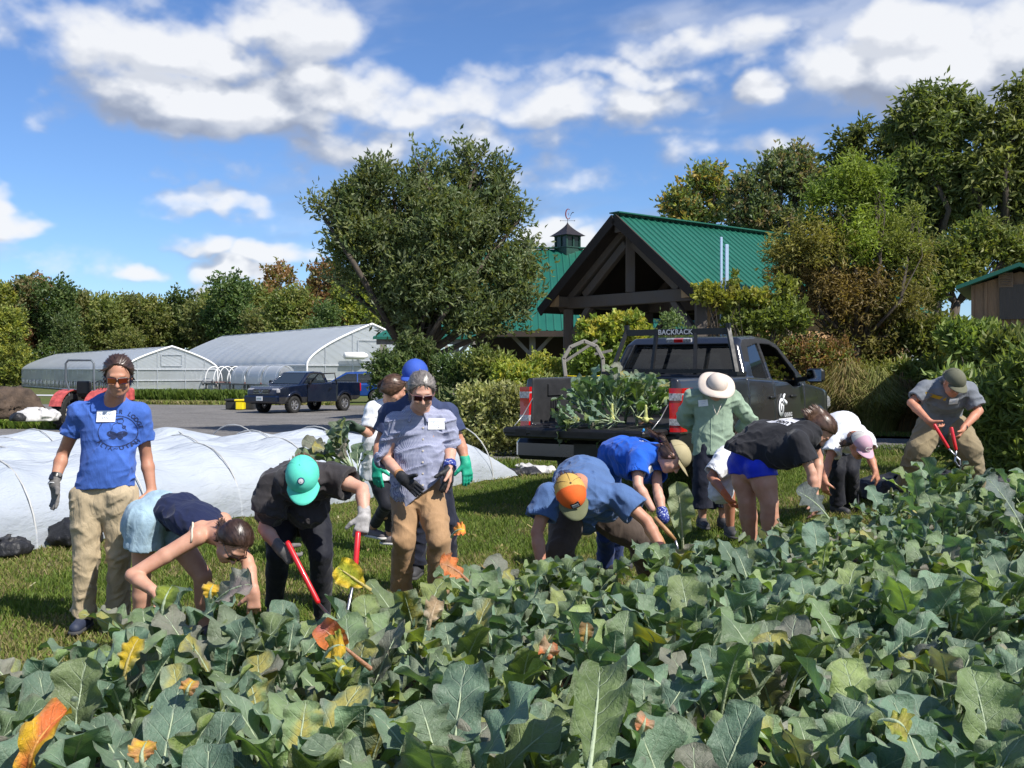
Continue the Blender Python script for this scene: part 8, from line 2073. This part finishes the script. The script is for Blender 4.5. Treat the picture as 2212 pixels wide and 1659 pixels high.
class Leaves:
    def __init__(s): s.V = []; s.Q = []; s.U = []; s.C = []; s.n = 0
    def add(s, V, Q, U, C): s.V.append(V); s.Q.append(Q+s.n); s.U.append(U); s.C.append(C); s.n += len(V)
    def leaf(s, pts, nrm, W, col, rg, pet=.38, ruff=.22, cup=.25, nv=26, nu=11, ribr=.009, lob=.075, ribc=None):
        """pts: spine (k,3); nrm upper side hint"""
        pts = np.asarray(pts, float); k = len(pts); tt = np.linspace(0, 1, k)
        def at(t): return np.stack([np.interp(t, tt, pts[:, i]) for i in range(3)], -1)
        L = np.linalg.norm(np.diff(pts, axis=0), axis=1).sum()
        v = np.linspace(0, 1, nv); t = pet+(1-pet)*v; c = at(t)
        tan = at(np.minimum(t+.03, 1))-at(np.maximum(t-.03, 0)); tan /= np.linalg.norm(tan, axis=1, keepdims=True)
        sd = np.cross(tan, nrm); sd /= np.linalg.norm(sd, axis=1, keepdims=True); up = np.cross(sd, tan)
        prof = np.interp(v, [0, .06, .14, .3, .5, .68, .82, .92, .975, 1], [.10, .26, .46, .80, .98, 1.0, .93, .74, .46, .06])
        u = np.linspace(-1, 1, nu); a = np.abs(u)
        V = np.zeros((nv, nu, 3)); f1, f2 = rg.uniform(1.3, 2.6), rg.uniform(3.0, 4.4); ph = rg.uniform(0, 6.28, 6)
        tw = rg.uniform(-.25, .25); f3 = rg.uniform(4.5, 6.2); rf2 = rg.uniform(.05, .17)
        for j, uu in enumerate(u):
            sg = 0 if uu < 0 else 1
            lobes = 1+(lob*np.sin(f1*6.28*v+ph[sg])+lob*.7*np.sin(f2*6.28*v+ph[2+sg]))*(1.1-.8*v**2)
            w = W*prof*(1+(lobes-1)*(abs(uu)**1.5))
            zoff = cup*w*abs(uu)**1.7+ruff*W*abs(uu)**2.2*np.sin(f1*1.55*6.28*v+ph[4]+sg*2.1)*(.3+prof*.7)+.06*W*np.sin(f2*6.28*v+ph[5]+uu*2)*abs(uu)+rf2*W*abs(uu)**3*np.sin(f3*6.28*v+ph[3]+sg*1.3)*np.minimum(1, prof*1.3)
            V[:, j] = c+sd*(uu*w)[:, None]+up*(zoff+tw*w*uu)[:, None]-up*(.03*W*np.cos(v*20)*(1-abs(uu)))[:, None]
        i, j = np.meshgrid(np.arange(nv-1), np.arange(nu-1), indexing='ij')
        Q = np.stack([i*nu+j, (i+1)*nu+j, (i+1)*nu+j+1, i*nu+j+1], -1).reshape(-1, 4)
        U = np.stack(np.broadcast_arrays(u[None, :], v[:, None]), -1).reshape(-1, 2)
        C = np.zeros((nv*nu, 4)); C[:, :3] = col(V.reshape(-1, 3), U) if callable(col) else col
        s.add(V.reshape(-1, 3), Q, U, C)
        # petiole and rib
        n = 11; t2 = np.linspace(0, .95, n); c = at(t2); tan = np.gradient(c, axis=0); tan /= np.linalg.norm(tan, axis=1, keepdims=True)
        sd = np.cross(tan, nrm); sd /= np.linalg.norm(sd, axis=1, keepdims=True); up = np.cross(sd, tan); r = ribr*np.interp(t2, [0, .3, .6, .95], [1.15, .8, .5, .18])
        m = 5; R = []
        for q in range(m):
            an = 2*PI*q/m; R.append(c+(sd*math.cos(an)+up*math.sin(an)*.8)*r[:, None])
        V = np.stack(R, 1).reshape(-1, 3); i, j = np.meshgrid(np.arange(n-1), np.arange(m), indexing='ij'); j2 = (j+1) % m
        Q = np.stack([i*m+j, i*m+j2, (i+1)*m+j2, (i+1)*m+j], -1).reshape(-1, 4)
        C = np.ones((len(V), 4)); C[:, :3] = RIBC if ribc is None else ribc
        s.add(V, Q, np.zeros((len(V), 2)), C)
    def build(s, name, parent=None, off=None, m=None):
        return mesh_np(name, np.concatenate(s.V), np.concatenate(s.Q), m or BRASM, parent, True, off, attrs={'pigment': np.concatenate(s.C)}, uv=np.concatenate(s.U))
PIG = np.array([(.130, .220, .130), (.170, .260, .145), (.110, .190, .130), (.165, .255, .090), (.205, .280, .075), (.165, .205, .120), (.26, .30, .065), (.22, .20, .16)])
PIGW = np.array([.20, .16, .14, .17, .12, .08, .07, .06])
def arcleaf(L, az, e0, bend, z0, r0=.015, n=12):
    t = np.linspace(0, 1, n); e = e0-bend*t**1.4; ds = L/(n-1)
    r = r0+np.concatenate([[0], np.cumsum(np.cos(e[:-1])*ds)]); z = z0+np.concatenate([[0], np.cumsum(np.sin(e[:-1])*ds)])
    return np.stack([r*math.cos(az), r*math.sin(az), z], -1)
def yellow_mix(c1, c2, seed):
    def f(V, U):
        n = fbm(V*14+seed, 3); t = ss(.35, .62, n+.25*(np.abs(U[:, 0])-.5))[:, None]
        return np.array(c1)*(1-t)+np.array(c2)*t
    return f
def plant_proto(i):
    rg = np.random.RandomState(100+i); F = Leaves(); h = rg.uniform(.24, .35); nl = rg.randint(15, 20)
    for k in range(nl):
        q = k/(nl-1); az = k*2.4+rg.uniform(-.3, .3); z0 = .05+h*q
        L = (.455+.09*math.sin(PI*min(1, q*1.1)))*rg.uniform(.88, 1.12)*(1 if q < .8 else .72); W = rg.uniform(.062, .100)*(1 if q < .8 else .8)
        e0 = rg.uniform(.62, .98)+.60*q; bend = rg.uniform(.25, 1.35)*(1.15-.35*q)
        p = arcleaf(L, az, e0, bend, z0)
        c = PIG[rg.choice(len(PIG), p=PIGW/PIGW.sum())]*rg.uniform(.82, 1.55)
        if rg.rand() < .025: c = yellow_mix((.48, .42, .05), tuple(c), i+k)
        nrm = np.array([-math.cos(az)*.35, -math.sin(az)*.35, 1.0])
        F.leaf(p, nrm, W, c, rg, pet=rg.uniform(.26, .36), ruff=rg.uniform(.20, .46), cup=rg.uniform(.0, .55))
    # short crown leaves and small head
    for k in range(5):
        az = rg.uniform(0, 6.28); F.leaf(arcleaf(.20, az, 1.25, .5, h+.04), np.array([-math.cos(az), -math.sin(az), .5]), .038, PIG[3]*rg.uniform(.8, 1.2), rg, pet=.25, nv=9, nu=7)
    fo = F.build('foliage')
    S = SDF(); S.chain([(0, 0, -.02), (.004, .003, h*.6), (0, 0, h+.06)], [.019, .017, .014])
    V, Q = S.mesh(.007); C = np.ones((len(V), 4)); C[:, :3] = (.20, .26, .15)
    st = mesh_np('stem', V, Q, BRASM, attrs={'pigment': C}, uv=np.zeros((len(V), 2)))
    return fo, st
PROTO = [plant_proto(i) for i in range(14)]
for f_, s_ in PROTO: scene.collection.objects.unlink(f_); scene.collection.objects.unlink(s_)
PLANTS = []
def put_plant(i, loc, rz, sc, label, group, tilt=(0, 0)):
    r = thing('broccoli_plant', label, 'broccoli plant', loc, rz, group); r.rotation_euler = (tilt[0], tilt[1], rz); r.scale = (sc, sc, sc)
    for o in PROTO[i % len(PROTO)]:
        c = o.copy(); scene.collection.objects.link(c); c.parent = r
    return r
FEET = []
for o in list(scene.objects):
    if o.name.startswith('person'): FEET.append((o.location.x, o.location.y))
def field():
    rg = np.random.RandomState(12); u = np.array((.74, .67)); u /= np.linalg.norm(u); v = np.array((u[1], -u[0])); n = 0
    for a in range(-14, 34):
        for b in range(-2, 26):
            p = np.array((-2.2, 4.35))+u*(a*.385+rg.uniform(-.07, .07))+v*(b*.56+rg.uniform(-.06, .06))
            x, y = p
            if y < 1.85 or y > edge_y(x) or x < -.505*y-.6 or x > .505*y+1.2: continue
            if any((x-fx)**2+(y-fy)**2 < .34**2 for fx, fy in FEET): continue
            if rg.rand() < .05: continue
            sc = rg.uniform(.78, 1.0)*(1.0 if y < 6 else .95)
            r = put_plant(rg.randint(14), G(x, y, .02), rg.uniform(0, 6.28), sc, 'large blue-green broccoli plant with broad ruffled leaves among the dense rows of the field', 'broccoli plants in the field', (rg.uniform(-.14, .14), rg.uniform(-.14, .14)))
            PLANTS.append(r); n += 1
    return n
print('plants', field())
bpy.context.view_layer.update()
# leaves that stand out: withered, yellow, upright ones; each belongs to the plant it grows on
def special(px0, py0, px1, py1, d0, d1, W, c1, c2, label, plabel, nrm=(0, -1, .35), bow=.06, pet=.15, ruff=.25, cup=.2, name='withered_leaf', ribc=None):
    a, b = np.array(P(px0, py0, d0)), np.array(P(px1, py1, d1)); m = (a+b)/2+np.array(nrm)*bow
    t = np.linspace(0, 1, 12)[:, None]; pts = a*(1-t)**2+2*m*t*(1-t)+b*t*t
    best = min(PLANTS, key=lambda o: (o.location.x-a[0])**2+(o.location.y-a[1])**2)
    F = Leaves(); rg = np.random.RandomState(int(px0+py0)); F.leaf(pts, np.array(nrm, float), W*.82, yellow_mix(c1, c2, px0*.37), rg, pet=pet, ruff=ruff*1.1, cup=cup, nv=28, nu=11, ribc=ribc, lob=.035)
    M = best.matrix_world.inverted(); F.V = [np.array([tuple(M @ Vector(v)) for v in q]) for q in F.V]
    o = F.build(name, best, m=WITHM if name == 'withered_leaf' else None); o['label'] = label; best['label'] = plabel
YEL, ORG, PNK, TAN, YG, OLV = (.90, .60, .035), (.85, .27, .06), (.66, .22, .17), (.50, .34, .20), (.36, .44, .05), (.15, .22, .035)
OR_R = (.62, .30, .12)
special(268, 1470, 300, 1378, 4.05, 4.1, .055, YEL, (.62, .52, .16), 'bright yellow folded leaf', 'broccoli plant with one yellow leaf in front of the standing man', ribc=(.6, .5, .2))
special(800, 1445, 690, 1350, 4.0, 3.8, .06, PNK, ORG, 'pink and orange withered leaf on a long stalk', 'broccoli plant holding a pink withered leaf near the mint cap person', bow=.14, pet=.45, cup=.8, ribc=(.6, .32, .2))
special(70, 1700, 145, 1535, 2.95, 3.0, .048, ORG, YEL, 'orange curled withered leaf', 'broccoli plant with a large curled orange leaf at bottom left', bow=.2, ruff=.5, cup=1.1, ribc=(.7, .35, .1))
special(800, 1275, 728, 1225, 4.75, 4.7, .075, (.62, .60, .05), YEL, 'lemon yellow leaf', 'broccoli plant with a lemon yellow leaf by the red loppers', nrm=(-.2, -1, .5), ribc=(.6, .5, .2))
special(1010, 1255, 950, 1218, 5.0, 4.85, .070, OR_R, ORG, 'orange brown papery leaf', 'broccoli plant with an orange papery leaf below the checked shirt woman', nrm=(0, -1, .8), ribc=(.6, .32, .2))
special(975, 1160, 1005, 1145, 6.0, 5.95, .05, YEL, ORG, 'small orange leaf', 'plant at the field edge with a small orange leaf near the tan trousers', nrm=(0, -1, .8))
special(350, 1330, 372, 1265, 4.45, 4.5, .06, YG, OLV, 'yellow green leaf', 'broccoli plant with a yellow-green leaf below the bent woman')
special(460, 1310, 545, 1262, 4.5, 4.35, .095, (.26, .20, .20), (.22, .22, .19), 'greyish pink drying leaf', 'broccoli plant with a greyish pink leaf under the bent woman', nrm=(-.1, -1, .9), cup=.35)
special(455, 1300, 462, 1262, 4.4, 4.4, .04, YEL, (.4, .3, .05), 'mustard yellow leaf', 'broccoli plant with a mustard leaf beside the greyish pink one')
special(925, 1360, 945, 1295, 4.2, 4.25, .045, TAN, (.6, .48, .35), 'dry tan crumpled leaf', 'broccoli plant with a dry tan leaf left of centre', ruff=.6, ribc=(.5, .38, .25))
special(310, 1655, 318, 1600, 2.95, 3.0, .045, YEL, OR_R, 'yellow leaf bottom left', 'broccoli plant with a small yellow leaf at the bottom edge')
special(700, 1425, 745, 1395, 3.7, 3.65, .06, YEL, YG, 'mottled yellow leaf', 'broccoli plant with mottled yellow leaf under the pink withered one', nrm=(0, -1, .9))
special(730, 1470, 750, 1440, 3.5, 3.5, .045, (.6, .5, .05), YG, 'small yellow leaf', 'broccoli plant with a small bright yellow leaf left of centre', nrm=(0, -1, .9))
special(1175, 1425, 1192, 1390, 3.75, 3.75, .045, TAN, ORG, 'crumpled orange brown leaf', 'broccoli plant with a crumpled brown leaf near the centre', ruff=.6)
special(1262, 1400, 1268, 1345, 4.1, 4.1, .035, (.55, .36, .08), (.3, .2, .06), 'brown spotted leaf', 'broccoli plant with a brown spotted leaf right of centre')
special(405, 1510, 418, 1470, 3.4, 3.4, .035, YEL, OR_R, 'small golden leaf', 'broccoli plant with a small golden leaf low at the left')
special(1380, 1585, 1395, 1548, 3.05, 3.05, .035, ORG, TAN, 'small orange leaf', 'broccoli plant with a small orange leaf at bottom centre')
special(1900, 1560, 1960, 1585, 3.0, 2.95, .055, (.45, .42, .08), YG, 'yellowing leaf', 'broccoli plant with a yellowing leaf at the bottom right', nrm=(0, -1, .9))
special(1270, 1690, 1296, 1440, 2.8, 3.2, .098, OLV, (.13, .20, .03), 'glossy olive green upright leaf', 'broccoli plant with one big glossy olive green leaf at bottom centre', bow=.09, pet=.12, ruff=.5, cup=.5, name='large_leaf')
special(1475, 1190, 1462, 1040, 7.35, 7.2, .10, (.40, .44, .20), (.30, .38, .16), 'pale yellow green leaf held up on edge', 'broccoli plant with a tall pale leaf by the khaki cap', bow=.10, ruff=.4, cup=.5, name='large_leaf', ribc=(.6, .6, .4))
special(2215, 1160, 2130, 1030, 7.1, 7.0, .13, (.10, .125, .13), (.13, .15, .15), 'grey-blue leaf turned over', 'broccoli plant with a grey turned leaf at the right edge', nrm=(.3, -.9, .6), name='large_leaf')
special(1790, 1120, 1720, 1060, 7.7, 7.6, .12, (.085, .095, .11), (.12, .12, .14), 'dark slate leaf turned over', 'broccoli plant with dark slate leaves by the black t-shirt woman', nrm=(.2, -.9, .7), name='large_leaf')
# ------------------------------------------------------------------ harvested plants
def lay_plant(i, p, tilt_dir, tilt, rz, sc, label, group=None):
    r = put_plant(i, p, rz, sc, label, group); a = Vector(tilt_dir).normalized(); ax = Vector((0, 0, 1)).cross(a).normalized()
    r.rotation_euler = (Matrix.Rotation(tilt, 3, ax) @ Matrix.Rotation(rz, 3, 'Z')).to_euler(); return r
rg = random.Random(4)
for k, (px, d, dirx, t, sc, lab) in enumerate(((1290, 12.1, -1, .35, .95, 'leftmost'), (1330, 12.0, -.3, .12, 1.0, 'tallest'), (1375, 12.15, .4, .15, 1.0, 'right hand'), (1350, 12.6, .2, .25, 1.1, 'rear'), (1300, 12.6, -.7, .5, .9, 'far left'), (1400, 12.5, .6, .3, .9, 'far right'))):
    c = P(px, 800, d); lay_plant(k+2, (c.x, d, 1.05), (dirx, -.25, 0), t, rg.uniform(0, 6), sc*.92, 'harvested broccoli plant standing in the truck bed, %s of the bundle' % lab, 'harvested broccoli plants in the truck bed')
for k, (px, d) in enumerate(((1275, 11.75), (1345, 11.7))):
    c = P(px, 800, d); lay_plant(k, (c.x, d, 1.10), (-1, -.1, 0), 1.5, 0, .62, 'harvested broccoli plant lying flat on the tailgate edge, %s one' % ('left' if k == 0 else 'right'), 'harvested broccoli plants in the truck bed')
# pale roots and butts of the bundle
def stump(px, py, d, label):
    c = P(px, py, d); root = thing('broccoli_root', label, 'broccoli root', c); r_ = random.Random(px)
    S = SDF(); S.chain([c+Vector((0, 0, .16)), c+Vector((0, 0, .05)), c], [.014, .02, .03])
    for k in range(7):
        a = r_.uniform(0, 6.28); S.chain([c, c+Vector((math.cos(a)*.06, math.sin(a)*.05, .02*r_.random())), c+Vector((math.cos(a)*.13, math.sin(a)*.08, .06*r_.random()-.01))], [.016, .010, .004])
    V, Q = S.mesh(.007); mesh_np('root', V, Q, mat('pale_stalk', (.50, .52, .18), .6, var=.25, vscale=20), root, True, c)
    mb = MB()
    for k in range(9): a = r_.uniform(0, 6.28); mb.tube([c-Vector((0, 0, .0)), c+Vector((math.cos(a)*.09, math.sin(a)*.07-.03, -.03-.02*r_.random()))], [.008, .002], 4)
    mb.build('soil_roots', mat('brown_roots', (.13, .07, .04), .95), root, True, c)
stump(1322, 905, 11.75, 'pale broccoli butt with roots under the bundle, left one'); stump(1395, 908, 11.7, 'pale broccoli butt with roots under the bundle, right one by the tail light')
c = B_(815, 800, 9.2)
h_ = lay_plant(5, c, (-.5, -.3, .2), .75, 1.0, .85, 'uprooted broccoli plant held up by the woman in white')
h_['group'] = ''; del h_['group']
scene.cycles.max_bounces = 6
scene.cycles.transparent_max_bounces = 12
